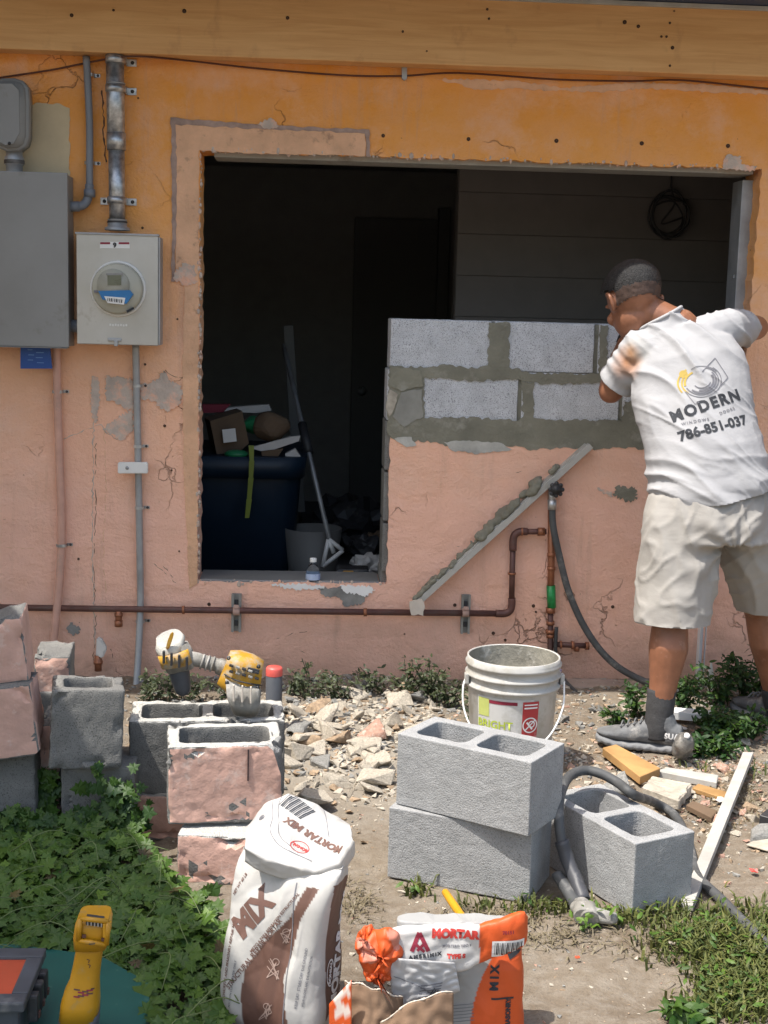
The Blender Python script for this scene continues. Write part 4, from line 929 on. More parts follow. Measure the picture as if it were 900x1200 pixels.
# ================================================================== BLOCKS IN THE YARD
def assign(o, mats, fn):
    me = o.data
    for m in mats: me.materials.append(m)
    for p in me.polygons: p.material_index = fn(p.center, p.normal)
def cutoff(bm, co, no):
    g = list(bm.verts)+list(bm.edges)+list(bm.faces)
    r = bmesh.ops.bisect_plane(bm, geom=g, plane_co=co, plane_no=no, clear_outer=True)
    ed = [e for e in bm.edges if e.is_boundary]
    if ed:
        f = bmesh.ops.triangle_fill(bm, use_beauty=True, edges=ed)
        for _ in range(3):
            le = [e for e in bm.edges if e.calc_length() > .02 and any(x in e.link_faces for x in f['geom'] if isinstance(x, bmesh.types.BMFace))]
            if le: bmesh.ops.subdivide_edges(bm, edges=le, cuts=1); bmesh.ops.triangulate(bm, faces=bm.faces); 
            f = {'geom': []}
def yard_block(label, x0, x1, yt, yb, yf, D, cores, rz=0, tilt=(0, 0), pink=(), dusty=False, seed=1, cuts=(), group=None, name='concrete_block', fresh=False, base=None):
    """a block whose front lower corners are seen at (x0, yb), (x1, yb) on the plane y = yf"""
    a, b = on_y(x0, yb, yf), on_y(x1, yb, yf); t = on_y((x0+x1)/2, yt, yf)
    W = (b.x-a.x)/math.cos(rz); H = t.z-(a.z+b.z)/2; z0 = (a.z+b.z)/2 if base is None else base
    if base is not None: H = t.z-base
    bm = hollow(W, D, H, cores, seed=seed, cut=.018, rough=.0016, bev=.006)
    for co, no in cuts: cutoff(bm, Vector((co[0]*W/2, co[1]*D/2, co[2]*H)), Vector(no))
    bm.normal_update()
    for v in bm.verts: v.co += v.normal*(.0012*noise.noise(v.co*45+Vector((seed, 0, 0)))+.026*min(0, noise.noise(v.co*21+Vector((seed, 5, 0)))+.08)*(1 if (abs(abs(v.co.x)-W/2) < .024)+(abs(abs(v.co.y)-D/2) < .024)+(min(v.co.z, H-v.co.z) < .024) > 1 else 0))
    me_faces = None
    c = Vector((a.x+b.x, 0, 0))/2; cx = c.x - math.sin(rz)*D/2; cy = yf + math.cos(rz)*D/2 + math.sin(abs(rz))*W/2
    o = obj(name, bm, None); tag(o, label, 'concrete block', group)
    base_m = MT['block'] if fresh else MT['oldblock']
    s = seed*3.1
    def fn(p, n):
        if cores and abs(p.x) < W/2-.012 and abs(p.y) < D/2-.012 and abs(n.z) < .5: return 0
        w = .010*noise.noise((p.x*30+s, p.z*30, p.y*30)) + .012*noise.noise((p.x*9+s, p.z*9, p.y*9))
        if 'front' in pink and n.y < -.55 and p.y < -D/2+.012 and p.z < H-.006+w*.5 and p.z > .006-w*.5 and abs(p.x) < W/2-.004+w and noise.noise((p.x*13+s, p.z*13, 4)) + .4*noise.noise((p.x*40+s, p.z*40, 4)) < .60: return 1
        if 'right' in pink and n.x > .6 and p.x > W/2-.015: return 1
        if dusty and n.z > .35 and p.z > H-.05: return 2
        return 0
    assign(o, [base_m, MT['pink'], MT['dustblock']], fn)
    for p_ in o.data.polygons: p_.use_smooth = True
    o.data.set_sharp_from_angle(angle=math.radians(38))
    o.matrix_world = Matrix.Translation((cx, cy, z0)) @ Matrix.Rotation(rz, 4, 'Z') @ Matrix.Rotation(tilt[0], 4, 'X') @ Matrix.Rotation(tilt[1], 4, 'Y')
    return o
G = 'old blocks stacked at the left'
yard_block('grey upright piece at the far left foot of the stacks under two pink pieces', -45, 42, 880, 965, -1.72, .19, 0, .05, seed=21, group=G, base=0)
yard_block('broken pink painted block in the far left stack, second from its top', -50, 46, 808, 893, -1.78, .20, 0, .10, (0, -.12), ('front', 'right'), seed=22, group=G, cuts=(((.95, 0, .05), (.6, 0, -.8)), ((0, 0, .97), (.05, .1, 1))))
yard_block('pink painted block on top of the far left stack with a sloping top', -60, 33, 728, 806, -1.74, .18, 0, .12, (0, -.10), ('front', 'right'), seed=23, group=G, cuts=(((.3, 0, .93), (-.28, 0, 1)),))
yard_block('half pink half grey block standing behind the far left stack near the wall', 40, 82, 770, 812, -1.28, .2, 0, .1, pink=('front',), seed=24, group=G, base=.27)
yard_block('lower grey pink block near the wall carrying the half pink one', 34, 84, 812, 890, -1.29, .2, 0, .05, pink=('front',), seed=25, group=G, base=0)
yard_block('narrow pink painted block end beside the shaded grey block', 43, 73, 850, 948, -1.62, .19, 0, 0, pink=('front',), seed=26, group=G, base=0)
o = yard_block('tilted grey half block with one open core and a broken lower edge', 57, 141, 814, 906, -1.76, .19, 1, .16, (-.06, .04), seed=27, group=G, cuts=(((.3, -1, .0), (.15, -.9, -.6)),), dusty=False)
yard_block('shaded grey block under the tilted half block', 72, 158, 900, 965, -1.70, .19, 0, .03, seed=28, group=G, base=0)
yard_block('dusty grey whole block with two cores under the yellow power tool', 151, 333, 846, 936, -1.60, .20, 2, .07, seed=29, dusty=True, group=G)
yard_block('pink painted lower block below the dusty two core block', 158, 330, 932, 1000, -1.61, .19, 0, .06, pink=('front',), seed=30, group=G, base=0)
o = yard_block('pink faced block with a broken corner and white dusty top', 196, 331, 876, 967, -1.86, .20, 1, .10, pink=('front',), dusty=True, seed=31, group=G, cuts=(((.72, -1, .98), (.62, -.35, .75)), ((.92, -.9, .75), (.95, -.4, .3))))
wv = (o.matrix_world.inverted()); p = on_y(277.5, 889, -1.868)
bm = bmesh.new(); box(bm, (.058, -.1015, .158), (.0035, .006, .085)); so2 = obj('saw_cut', bm, simple('dark_cut', (.05, .03, .03), .9)); so2.parent = o
yard_block('lowest pink faced block with a pale mortar ledge at the front of the stack', 206, 300, 982, 1050, -1.92, .20, 0, -.12, pink=('front',), dusty=True, seed=32, group=G, base=0)

def block_from(pL, pR, z0, label, seed, L=.392, tilt=(0, 0)):
    a = math.atan2(pR.y-pL.y, pR.x-pL.x); d = Vector((math.cos(a), math.sin(a), 0)); n = Vector((-d.y, d.x, 0))
    bm = hollow(L, .194, .194, 2, seed=seed, cut=.02, rough=.0006, bev=.003)
    o = obj('concrete_block', bm, MT['block']); tag(o, label, 'concrete block', 'new grey blocks in the yard')
    c = (pL+pR)/2 + n*.097; c.z = z0
    o.matrix_world = Matrix.Translation(c) @ Matrix.Rotation(a, 4, 'Z') @ Matrix.Rotation(tilt[0], 4, 'X') @ Matrix.Rotation(tilt[1], 4, 'Y')
    return o
block_from(on_z(447, 1028, 0), on_z(627, 1063, 0), .004, 'lower of the two stacked new grey blocks in the middle of the yard', 41)
block_from(on_z(453, 940, .198), on_z(631, 985, .198), .2, 'upper of the two stacked new grey blocks with two open cores on top', 42)
A = on_z(740, 1076, 0); e1 = Vector((math.cos(.10), math.sin(.10), 0)); e2 = Vector((-e1.y, e1.x, 0))
e2 = (Matrix.Rotation(math.radians(20), 3, 'Z') @ e2); e1 = Vector((e2.y, -e2.x, 0))
block_from(A+e2*.392, A, .002, 'single new grey block to the right with the thick cable lying over it', 43)

# ================================================================== BUCKET
bk = thing('bucket', 'dirty white plastic bucket crusted with mortar standing behind the new blocks', 'bucket', drop(597, 897))
c = drop(597, 893); bkH = .365
bm = bmesh.new()
lathe(bm, [(.001, .004), (.128, .002), (.132, .010), (.1465, bkH-.10), (.1475, bkH-.098), (.156, bkH-.096), (.157, bkH-.088), (.149, bkH-.084), (.1495, bkH-.062), (.157, bkH-.060), (.158, bkH-.054), (.1505, bkH-.05), (.1510, bkH-.028), (.157, bkH-.026), (.158, bkH-.018), (.152, bkH-.012), (.1525, bkH), (.148, bkH+.001), (.1465, bkH-.004)], 64, c)
obj('body', bm, MT['bucket'], bk)
bm = bmesh.new(); lathe(bm, [(.1463, bkH-.002), (.1455, bkH-.03), (.128, .05), (.001, .045)], 64, c)
for v in bm.verts: 
    if v.co.z < c.z+bkH-.01: v.co += Vector((v.co.x-c.x, v.co.y-c.y, 0)).normalized()*(-.004)*abs(noise.noise(v.co*22))
obj('inside', bm, MT['bucket_in'], bk)
def arc_patch(a0, a1, z0, z1, off=.0015, n=16):
    bm = bmesh.new(); last = None
    for i in range(n+1):
        a = math.radians(a0+(a1-a0)*i/n); cur = []
        for z in (z0, z1):
            r = .132+(z-.01)/(bkH-.11)*.0145+off; cur.append(bm.verts.new((c.x+r*math.cos(a), c.y+r*math.sin(a), c.z+z)))
        if last: bm.faces.new((last[0], last[1], cur[1], cur[0])).smooth = True
        last = cur
    return bm
obj('label', arc_patch(212, 290, .06, .255, .0008), simple('pail_label', (.60, .60, .58), .5, var=.1, dirt=(.44, .43, .39), dirt_amt=.25), bk)
obj('label_stripe', arc_patch(228, 268, .236, .247, .0016), MT['ink_maroon'], bk)
obj('label_panel', arc_patch(275, 297, .075, .248, .0016), simple('red_label', (.42, .035, .04), .5, var=.15, dirt=(.5, .45, .42), dirt_amt=.2), bk)
for k, (zz, hh) in enumerate(((.225, .005), (.236, .004), (.118, .005), (.108, .004), (.098, .004), (.088, .004))): obj('label_line', arc_patch(277, 295, zz, zz+hh, .0024, 8), MT['ink_white'], bk)
def on_pail(bm, ang, z, off=.0024):
    for v in bm.verts:
        r = .132+(z+v.co.y-.01)/(bkH-.11)*.0145+off; a = math.radians(ang)+v.co.x/r
        v.co = Vector((c.x+r*math.cos(a), c.y+r*math.sin(a), c.z+z+v.co.y))
    return bm
def plain(name, bm, mat, par):
    me = bpy.data.meshes.new(name); bm.to_mesh(me); bm.free(); return obj(name, me, mat, par)
bm = bmesh.new(); ring2d(bm, .022, .026); ring2d(bm, .008, .012, c=(.005, .003)); line2d(bm, [(-.017, -.017), (.017, .017)], .004); line2d(bm, [(-.012, .01), (.008, -.014)], .006); plain('label_mark', on_pail(bm, 286, .17), MT['ink_white'], bk)
for s, z, a, sz in (('ALL', .205, 224, .05), ('PURPOSE', .15, 236, .02)): pass
bm = text2d('BRIGHT', .036, .0008, 1.0); plain('lettering', on_pail(bm, 238, .165), MT['ink_green'], bk)
obj('label_stripe', arc_patch(214, 231, .19, .25, .0018), simple('lime_label', (.50, .55, .16), .5, var=.2, dirt=(.6, .6, .5), dirt_amt=.3), bk)
obj('label_stripe', arc_patch(218, 252, .138, .145, .0018), MT['ink_green'], bk)
bm = bmesh.new(); hp = []
for k in range(25):
    a = math.radians(196)+math.pi*k/24*1.0; hp.append(c+Vector((.163*math.cos(a)*1.0, .163*math.sin(a)*.22-.03*math.sin(math.pi*k/24)-.02, bkH-.075-.165*math.sin(math.pi*k/24)*1.0)))
hp = [c+Vector((-.160, -.03, bkH-.07)), c+Vector((-.170, -.05, bkH-.10)), c+Vector((-.168, -.08, bkH-.16)), c+Vector((-.140, -.125, bkH-.215)), c+Vector((-.06, -.175, bkH-.265)), c+Vector((.03, -.178, bkH-.262)), c+Vector((.10, -.155, bkH-.225)), c+Vector((.15, -.10, bkH-.15)), c+Vector((.163, -.04, bkH-.075))]
tube(bm, spline(hp, 6), .0032, 8); obj('handle', bm, MT['white'], bk)
for s in (-1, 1):
    bm = bmesh.new(); box(bm, c+Vector((s*.157, -.03, bkH-.07)), (.014, .03, .035), None, .004); obj('handle_lug', bm, MT['bucket'], bk)

# ================================================================== MORTAR BAGS
def sack_bm(secs, n=72, sub=70):
    """smooth loft through the given sections, finely divided"""
    C_ = spline([s[0] for s in secs], max(2, sub//len(secs))); U_ = spline([s[1] for s in secs], max(2, sub//len(secs))); V_ = spline([s[2] for s in secs], max(2, sub//len(secs)))
    E_ = spline([(s[3], 0, 0) for s in secs], max(2, sub//len(secs)))
    bm = bmesh.new(); loft(bm, [(a, b, c_, e.x) for a, b, c_, e in zip(C_, U_, V_, E_)], n, True); return bm
def creases(bm, amp, fr, seed, aniso=(1, 1, 1), crisp=.55):
    """crumpled paper: straight-edged facets meeting in sharp folds, at two sizes"""
    bm.normal_update()
    for v in bm.verts:
        p = Vector((v.co.x*aniso[0], v.co.y*aniso[1], v.co.z*aniso[2]))*fr+Vector((seed*7.3, 0, 0))
        p += Vector((noise.noise(p*.5), noise.noise(p*.5+Vector((9, 0, 0))), noise.noise(p*.5+Vector((0, 9, 0)))))*.5
        d1 = noise.voronoi(p)[0]; d2 = noise.voronoi(p*2.1+Vector((4, 2, 1)))[0]
        a1 = min(.6, d1[1]-d1[0]); a2 = min(.6, d2[1]-d2[0])
        r = 1-abs(noise.noise(p*.8))*2.2
        v.co += v.normal*amp*(crisp*1.5*(.3-a1)+crisp*.6*(.3-a2)+(1-crisp)*r)
B0 = on_z(331, 1215, 0); yaw = math.radians(27)
u = Vector((math.cos(yaw), -math.sin(yaw), 0)); nf = Vector((-math.sin(yaw), -math.cos(yaw), 0)); Z = Vector((0, 0, 1))
bag = thing('mortar_bag', 'brown and white paper mortar bag standing upright with its top folded over', 'bag', (B0.x, B0.y, 0))
BW, BD = .113, .066
cen = Vector((B0.x, B0.y+.06, 0))
bm = sack_bm([(cen+Z*.0-u*.004, u*BW*1.02, nf*BD*1.2, 4), (cen+Z*.05-u*.006, u*BW*1.10, nf*BD*1.42, 3.6), (cen+Z*.13-u*.006, u*BW*1.10, nf*BD*1.40, 3.4), (cen+Z*.22-u*.002, u*BW*1.05, nf*BD*1.2, 3.8), (cen+Z*.30+u*.006, u*BW*1.06, nf*BD*1.0, 4.2), (cen+Z*.352+u*.014-nf*.004, u*BW*1.10, nf*BD*.70, 4.5), (cen+Z*.375+u*.018-nf*.010, u*BW*1.08, nf*BD*.42, 4.5)], 220, 200)
for v in bm.verts:
    q = v.co-cen; x_ = q.dot(u)/BW; z_ = q.z/.36; f_ = q.dot(nf)/BD
    if f_ > 0:
        for (x0_, z0_, x1_, z1_, dp_) in ((.55, 1.0, .10, .05, .013), (-.9, .75, .2, .98, .010), (-.7, .30, .3, .50, .008)):
            dx_, dz_ = x1_-x0_, z1_-z0_; t_ = max(0, min(1, ((x_-x0_)*dx_+(z_-z0_)*dz_)/(dx_*dx_+dz_*dz_)))
            dd_ = math.hypot(x_-x0_-dx_*t_, z_-z0_-dz_*t_); v.co -= nf*dp_*max(0, 1-dd_/.22)*math.sin(math.pi*min(1, max(0, .08+t_*.84)))
creases(bm, .013, 8, 1, (1, 1, .6), .62)
BRN, WHT = (0.138, 0.072, 0.053), (0.506, 0.492, 0.465)
def bag_print(p):
    q = p-cen; x = q.dot(u)/BW; z = q.z/.36; f = q.dot(nf)/BD
    if f > .25 and x < .93:          # front face
        e = .05*noise.noise(p*12)*0
        zs = (.0, .08, .40, .57, .74, .95); band_l = float(np.interp(z, zs, (-.40, -.43, -.45, -.08, .36, .72))); band_r = float(np.interp(z, zs, (.58, .55, .36, .49, .60, .93)))
        band_l += .02*math.sin(z*19)
        if band_l < x < band_r and z < .93: return BRN
        if z < .16 and x > .45: return WHT
        return WHT
    if x > .80:                      # right side panel
        if f > .55: return WHT
        zz = z-.02
        if -1.0 < f < .5 and .10 + (.5-f)*.06 < zz < .93 - .0*f: 
            if -.80 < f < -.62 and zz > .55: return WHT
            return BRN
    return WHT
o = obj('body', bm, MT['bag'], bag); set_print(o.data, bag_print); bv = bvh_of(o)
def bagtext(s, size, x, z, rot, mat='ink_brown', bold=.0, face='f', name='lettering', sp=1.0):
    bm = text2d(s, size, bold, sp); cr, sr = math.cos(math.radians(rot)), math.sin(math.radians(rot))
    for v in bm.verts: v.co = Vector((v.co.x*cr-v.co.y*sr, v.co.x*sr+v.co.y*cr, 0))
    if face == 'f': O = cen+u*BW*x+Z*z*.36+nf*BD; print_on(name, bm, O, u, Z, MT[mat], bag, bv, .0012)
    else: O = cen+u*BW*1.0+nf*BD*x+Z*z*.36; print_on(name, bm, O, -nf, Z, MT[mat], bag, bv, .0012)
bagtext('MIX', .062, -.36, .72, 52, 'ink_brown', .0035, sp=1.0)
bagtext('STRUCTURAL REPAIR MORTAR', .0145, -.26, .50, 56, 'ink_brown', .0003)
bagtext('MEZCLA PARA REPARACION ESTRUCTURAL', .0085, .10, .70, 55, 'ink_brown', .0002)
bagtext('CONCRETE AND MASONRY REPAIR MIX', .0095, -.80, .42, 86, 'ink_brown', .0002)
bagtext('MIX WITH CLEAN WATER ONLY', .0070, -.66, .30, 84, 'ink_grey', .0001)
bagtext('NET WT 60 LB', .0085, -.72, .86, 62, 'ink_brown', .0002)
bagtext('KEEP DRY  STORE OFF THE GROUND', .0075, .70, .42, 84, 'ink_grey', .0001)
bagtext('WEAR GLOVES AND EYE PROTECTION', .0060, .80, .40, 84, 'ink_grey', .0001)
for k, (x_, z_) in enumerate(((.30, .62), (.14, .44), (.03, .18))):
    bm = bmesh.new(); rn = random.Random(k); pts = [(rn.uniform(-.016, .016), rn.uniform(-.022, .022)) for _ in range(11)]; line2d(bm, pts, .0016, 2); ring2d(bm, .006, .0075, c=(.004, .014))
    print_on('sketch_drawing', bm, cen+u*BW*x_+Z*.36*z_+nf*BD, u, Z, simple('pale_brown_ink', (.42, .30, .25), .7), bag, bv, .0012)
bm = bmesh.new(); line2d(bm, [(-.002, -.0), (.002, .33)], .0022, 30); print_on('seam_line', bm, cen+u*BW*.44+Z*.01+nf*BD, u, Z, MT['ink_grey'], bag, bv, .0012)
bagtext('MORTAR MIX', .040, -.35, .50, 78, 'ink_white', .0022, 's')
bm = bmesh.new(); ring2d(bm, .026, .030, sx=.52, sy=1, n=48); print_on('logo_ring', bm, cen+u*BW+nf*BD*.22+Z*.36*.40, -nf, Z, MT['ink_white'], bag, bv, .0014)
bagtext('BONSAL', .0125, .22, .40, 80, 'ink_white', .0006, 's')
bagtext('60 LB', .012, -.62, .30, 78, 'ink_white', .0003, 's')
# folded white top
t0 = cen+Z*.352+u*.022
yF = (cen+nf*.075).y
def fold_pt(uu, vv):
    fx = np.interp(uu, (0, .3, .6, .8, 1), (287, 312, 368, 398, 414)); fy = np.interp(uu, (0, .3, .6, .8, 1), (994, 1008, 1022, 1012, 984))
    rx = np.interp(uu, (0, .25, .45, .7, 1), (290, 310, 338, 372, 408)); ry = np.interp(uu, (0, .25, .45, .7, 1), (968, 943, 931, 944, 968))
    w = min(1, max(0, (vv-.12)/.70)); px = fx+(rx-fx)*w; py = fy+(ry-fy)*w; y = yF+.012*(1-math.sin(math.pi*uu))+(.128+.02*math.sin(math.pi*uu))*w
    if vv < .12: py += (.12-vv)*130; y += (.12-vv)*.12
    if vv > .82: py += (vv-.82)*210; y += (vv-.82)*.10
    py -= 5*math.sin(math.pi*w)
    return on_y(float(px), float(py), y)
bm = bmesh.new(); NU, NV = 120, 90
gfold = [[bm.verts.new(fold_pt(i/NU, j/NV)) for i in range(NU+1)] for j in range(NV+1)]
for j in range(NV):
    for i in range(NU): bm.faces.new((gfold[j][i], gfold[j][i+1], gfold[j+1][i+1], gfold[j+1][i])).smooth = True
bm.normal_update(); creases(bm, .0095, 12, 3, (1, 1, 1), .6); bm.normal_update(); bmesh.ops.solidify(bm, geom=list(bm.faces), thickness=.004)
fo = obj('folded_top', bm, MT['bag'], bag); set_print(fo.data, lambda p: WHT); fb = bvh_of(fo)
ND = (Z*.80+nf*.62).normalized(); UF = u; VF = ND.cross(UF).normalized()
FO = fold_pt(.5, .5)
def foldprint(bm, x, y, mat, name, rot=0):
    cr, sr = math.cos(math.radians(rot)), math.sin(math.radians(rot))
    for v in bm.verts: v.co = Vector((v.co.x*cr-v.co.y*sr+x, v.co.x*sr+v.co.y*cr+y, 0))
    print_on(name, bm, FO, UF, VF, MT[mat], bag, fb, .0012, .12)
bm = bmesh.new()
for k in range(15): rect2d(bm, -.030+k*.0042, -.020, -.030+k*.0042+(.0012, .0026, .0018)[k % 3], .020, 1, 6)
foldprint(bm, -.018, .044, 'ink', 'barcode', -20)
foldprint(text2d('MORTAR MIX', .022, .0012), .045, -.012, 'ink_brown', 'lettering', 168)
bm = bmesh.new(); ring2d(bm, .017, .0188, sy=.7); ring2d(bm, .012, .0125, sy=.7); foldprint(bm, .028, -.046, 'ink_red', 'logo_ring')
foldprint(text2d('BONSAL', .0085, .0004), .028, -.046, 'ink_red', 'lettering', 172)
for pts in ([(-.075, .05), (-.05, .0), (-.035, -.04), (.0, -.062), (.06, -.066)], [(-.06, .075), (-.052, .03), (-.03, -.01), (-.015, -.04), (.03, -.06)], [(-.06, .075), (.0, .088), (.04, .05), (.07, .0)]):
    bm = bmesh.new(); line2d(bm, [(p.x, p.y) for p in spline([(*q, 0) for q in pts], 5)], .0012, 2); foldprint(bm, 0, 0, 'ink_grey', 'seam_line')
bm = bmesh.new(); ring2d(bm, .005, .007); ring2d(bm, .001, .004); foldprint(bm, -.075, -.005, 'ink_grey', 'seal')

# ---- orange bag
O0 = on_z(535, 1225, 0)
ob = thing('mortar_bag', 'orange and white torn open mortar bag in front of the stacked new blocks', 'bag', (O0.x, O0.y, 0))
yO = O0.y+.03
def oz(px, py, out=0): return on_y(px, py, yO-out)
ORG = (.64, .095, .016); GRY = (.36, .36, .35)
# rear body of the bag
a, b = oz(470, 1100), oz(612, 1100); mid = (a+b)/2; hw = (b.x-a.x)/2
zt = oz(540, 1090).z
bm = sack_bm([(Vector((mid.x+.012, yO+.05, 0)), Vector((hw*1.0, 0, 0)), Vector((0, .055, 0)), 4), (Vector((mid.x+.008, yO+.045, zt*.35)), Vector((hw*1.02, 0, 0)), Vector((0, .052, 0)), 4), (Vector((mid.x, yO+.045, zt*.75)), Vector((hw*1.0, .0, 0)), Vector((0, .040, 0)), 4), (Vector((mid.x-.002, yO+.05, zt)), Vector((hw*.99, 0, 0)), Vector((0, .018, 0)), 4)], 180, 140)
creases(bm, .010, 10, 5)
xr = oz(568, 1150).x; xm = oz(545, 1150).x
def oprint(p):
    s = p.x + .01*math.sin(p.z*16)
    if s > xr - (.25*(zt*.55-p.z) if p.z < zt*.55 else -.35*(p.z-zt*.55)): return ORG
    return GRY
o = obj('body', bm, MT['bag'], ob); set_print(o.data, oprint); obv = bvh_of(o)
def oprints(bm, px, py, mat, name, rot=0, bvh=obv):
    cr, sr = math.cos(math.radians(rot)), math.sin(math.radians(rot))
    for v in bm.verts: v.co = Vector((v.co.x*cr-v.co.y*sr, v.co.x*sr+v.co.y*cr, 0))
    print_on(name, bm, oz(px, py, .02), (1, 0, -.02), Z, MT[mat], ob, bvh, .0014, .15)
oprints(text2d('MIX', .024, .0012, 1.5), 581, 1150, 'ink', 'lettering', 90)
bm = bmesh.new(); rect2d(bm, -.024, -.002, .024, .002, 6, 1); oprints(bm, 590, 1174, 'ink', 'print_bar', -1)
bm = bmesh.new(); rect2d(bm, -.011, -.006, .018, .006, 6, 2); oprints(bm, 604, 1126, 'ink', 'print_bar', 24)
oprints(text2d('MASONRY', .014, .0008), 597, 1192, 'ink', 'lettering', 92)
bm = bmesh.new()
for k in range(6): rect2d(bm, -.03, -.018+k*.007, .028, -.0165+k*.007, 4, 1)
oprints(bm, 540, 1190, 'ink_grey', 'small_print', 6)
# folded collar: white strip with orange ends
L_, R_ = oz(440, 1118, .02), oz(618, 1112, .02)
bm = sack_bm([(oz(436, 1118, .02), Vector((0, -.010, 0)), Vector((0, 0, .020)), 2.5), (oz(455, 1114, .025), Vector((0, -.018, 0)), Vector((.004, 0, .046)), 3), (oz(500, 1113, .03), Vector((0, -.020, 0)), Vector((0, 0, .058)), 3.5), (oz(545, 1110, .03), Vector((0, -.018, 0)), Vector((0, 0, .050)), 3.5), (oz(575, 1102, .03), Vector((0, -.016, 0)), Vector((0, 0, .044)), 3.5), (oz(600, 1094, .026), Vector((0, -.015, 0)), Vector((0, 0, .046)), 3.5), (oz(614, 1088, .02), Vector((0, -.012, 0)), Vector((0, 0, .040)), 3), (oz(619, 1088, .015), Vector((0, -.005, 0)), Vector((0, 0, .028)), 2.5)], 64, 130)
creases(bm, .010, 13, 8)
cx0, cx1 = oz(455, 1110, .03).x, oz(561, 1110, .03).x
z_lo = oz(520, 1136, .03).z
def cprint(p):
    if p.x > cx1 or p.x < cx0: return ORG
    return (.56, .55, .535) if p.z > z_lo-.0 else (.48, .47, .455)
co = obj('folded_collar', bm, MT['bag'], ob); set_print(co.data, cprint); cb = bvh_of(co)
def cpr(bm, px, py, mat, name, rot=0): oprints(bm, px, py, mat, name, rot, cb)
cpr(text2d('MORTAR', .0235, .0016, .98), 532, 1089, 'ink_red', 'lettering', -1)
cpr(text2d('AMERIMIX', .0105, .0007, 1.5), 497, 1113, 'ink', 'lettering', 8)
bm = bmesh.new(); line2d(bm, [(-.016, -.019), (-.002, .02)], .0085, 10); line2d(bm, [(-.002, .02), (.018, -.017)], .0085, 10); line2d(bm, [(-.008, -.004), (.010, -.019)], .006, 8); line2d(bm, [(.008, -.002), (-.005, -.017)], .006, 8)
cpr(bm, 491, 1098, 'ink_maroon', 'emblem')
cpr(text2d('MORTERO TIPO S', .0068, .0003, 1.1), 534, 1102, 'ink_grey', 'lettering', 2)
cpr(text2d('TYPE S', .0125, .0009), 533, 1113, 'ink_red', 'lettering', 2)
bm = bmesh.new(); rect2d(bm, -.034, -.018, .034, .018, 8, 4); cpr(bm, 594, 1106, 'ink_white', 'barcode_label', 2)
bm = bmesh.new()
for k in range(17): rect2d(bm, -.029+k*.0035, -.014, -.029+k*.0035+(.001, .0022, .0016)[k % 3], .014, 1, 4)
for v in bm.verts: v.co.z = 0
print_on('barcode', bm, oz(594, 1106, .02), (1, 0, -.02), Z, MT['ink'], ob, cb, .0028, .15)
cpr(text2d('70151', .010, .0004), 594, 1087, 'ink_maroon', 'lettering', 4)
# crumpled orange corner
def rosette(c, rx, rz, dep, k, seed, tilt):
    bm = bmesh.new(); NA, NR = 120, 16; g = []
    for j in range(NR+1):
        q = j/NR; row = []
        for i in range(NA):
            a = 2*math.pi*i/NA; ph = k*a+1.3*math.sin(a*2+seed)+2.2*noise.noise((math.cos(a)*1.5, math.sin(a)*1.5, seed))
            tri = abs(((ph/math.pi) % 2)-1)*2-1                     # straight-sided pleats
            rr = q*(1+.10*noise.noise((math.cos(a)*2, math.sin(a)*2, seed+5))+.05*tri*q)
            d = dep*math.sqrt(max(0, 1-(q*.97)**2)) + .010*tri*q**.7*(1-.3*q) + .006*noise.noise((a*2, q*4, seed))
            row.append(bm.verts.new(c+Vector((rx*rr*math.cos(a)+tilt*rz*rr*math.sin(a), -d, rz*rr*math.sin(a)))))
        g.append(row)
    for j in range(NR):
        for i in range(NA):
            f = [g[j][i], g[j][(i+1) % NA], g[j+1][(i+1) % NA], g[j+1][i]]
            bm.faces.new(f).smooth = True
    bmesh.ops.remove_doubles(bm, verts=bm.verts, dist=.0004); bm.normal_update(); bmesh.ops.solidify(bm, geom=list(bm.faces), thickness=.002)
    return bm
for c_, rx, rz, dp, k, sd, tl in ((oz(446, 1113, .030), .043, .052, .034, 5, 1.0, .12), (oz(442, 1140, .036), .026, .022, .018, 4, 4.0, -.3), (oz(428, 1100, .030), .018, .030, .014, 3, 7.0, .2)):
    me_o = obj('crumpled_corner', rosette(c_, rx, rz, dp, k, sd, tl), MT['bag'], ob); set_print(me_o.data, lambda p: (.60, .22, .15) if noise.noise(p*26+Vector((3, 0, 0))) > .20 else ORG)
# torn open mouth: kraft inside, pale torn rim, lower grey flap with print
def sheet(nu, nv, fn):
    bm = bmesh.new(); g = [[bm.verts.new(fn(i/nu, j/nv)) for i in range(nu+1)] for j in range(nv+1)]
    for j in range(nv):
        for i in range(nu): bm.faces.new((g[j][i], g[j][i+1], g[j+1][i+1], g[j+1][i])).smooth = True
    return bm
def thick(bm, t=.0016):
    bm.normal_update(); r = bmesh.ops.solidify(bm, geom=list(bm.faces), thickness=t); return bm
def mouth(u_, v_):
    px = 404+u_*68; top = 1149+4*math.sin(u_*3.1)+20*u_*u_+1.6*math.sin(u_*17); py = top+(1245-top)*v_
    return oz(px, py, .06+.035*math.sin(math.pi*u_)*(.3+v_)+.004*noise.noise((u_*9, v_*9, 1)))
bm = thick(sheet(40, 24, mouth)); obj('torn_flap', bm, MT['kraft'], ob)
bm = bmesh.new(); tube(bm, [Vector(mouth(k/40, 0))+Vector((0, -.001, .002*noise.noise((k*.7, 0, 0)))) for k in range(41)], [.0012+.0028*abs(noise.noise((k*.45, 3, 0))) for k in range(41)], 8); obj('torn_rim', bm, simple('torn_paper_rim', (.66, .58, .48), .9), ob)
def flap2(u_, v_):
    px = 446+u_*85; top = 1198-36*u_+1.5*math.sin(u_*13)-8*math.sin(u_*3.1); py = top+(1260-top)*v_
    return oz(px, py, .10+.02*math.sin(math.pi*u_)+.03*v_+.005*noise.noise((u_*7, v_*7, 5)))
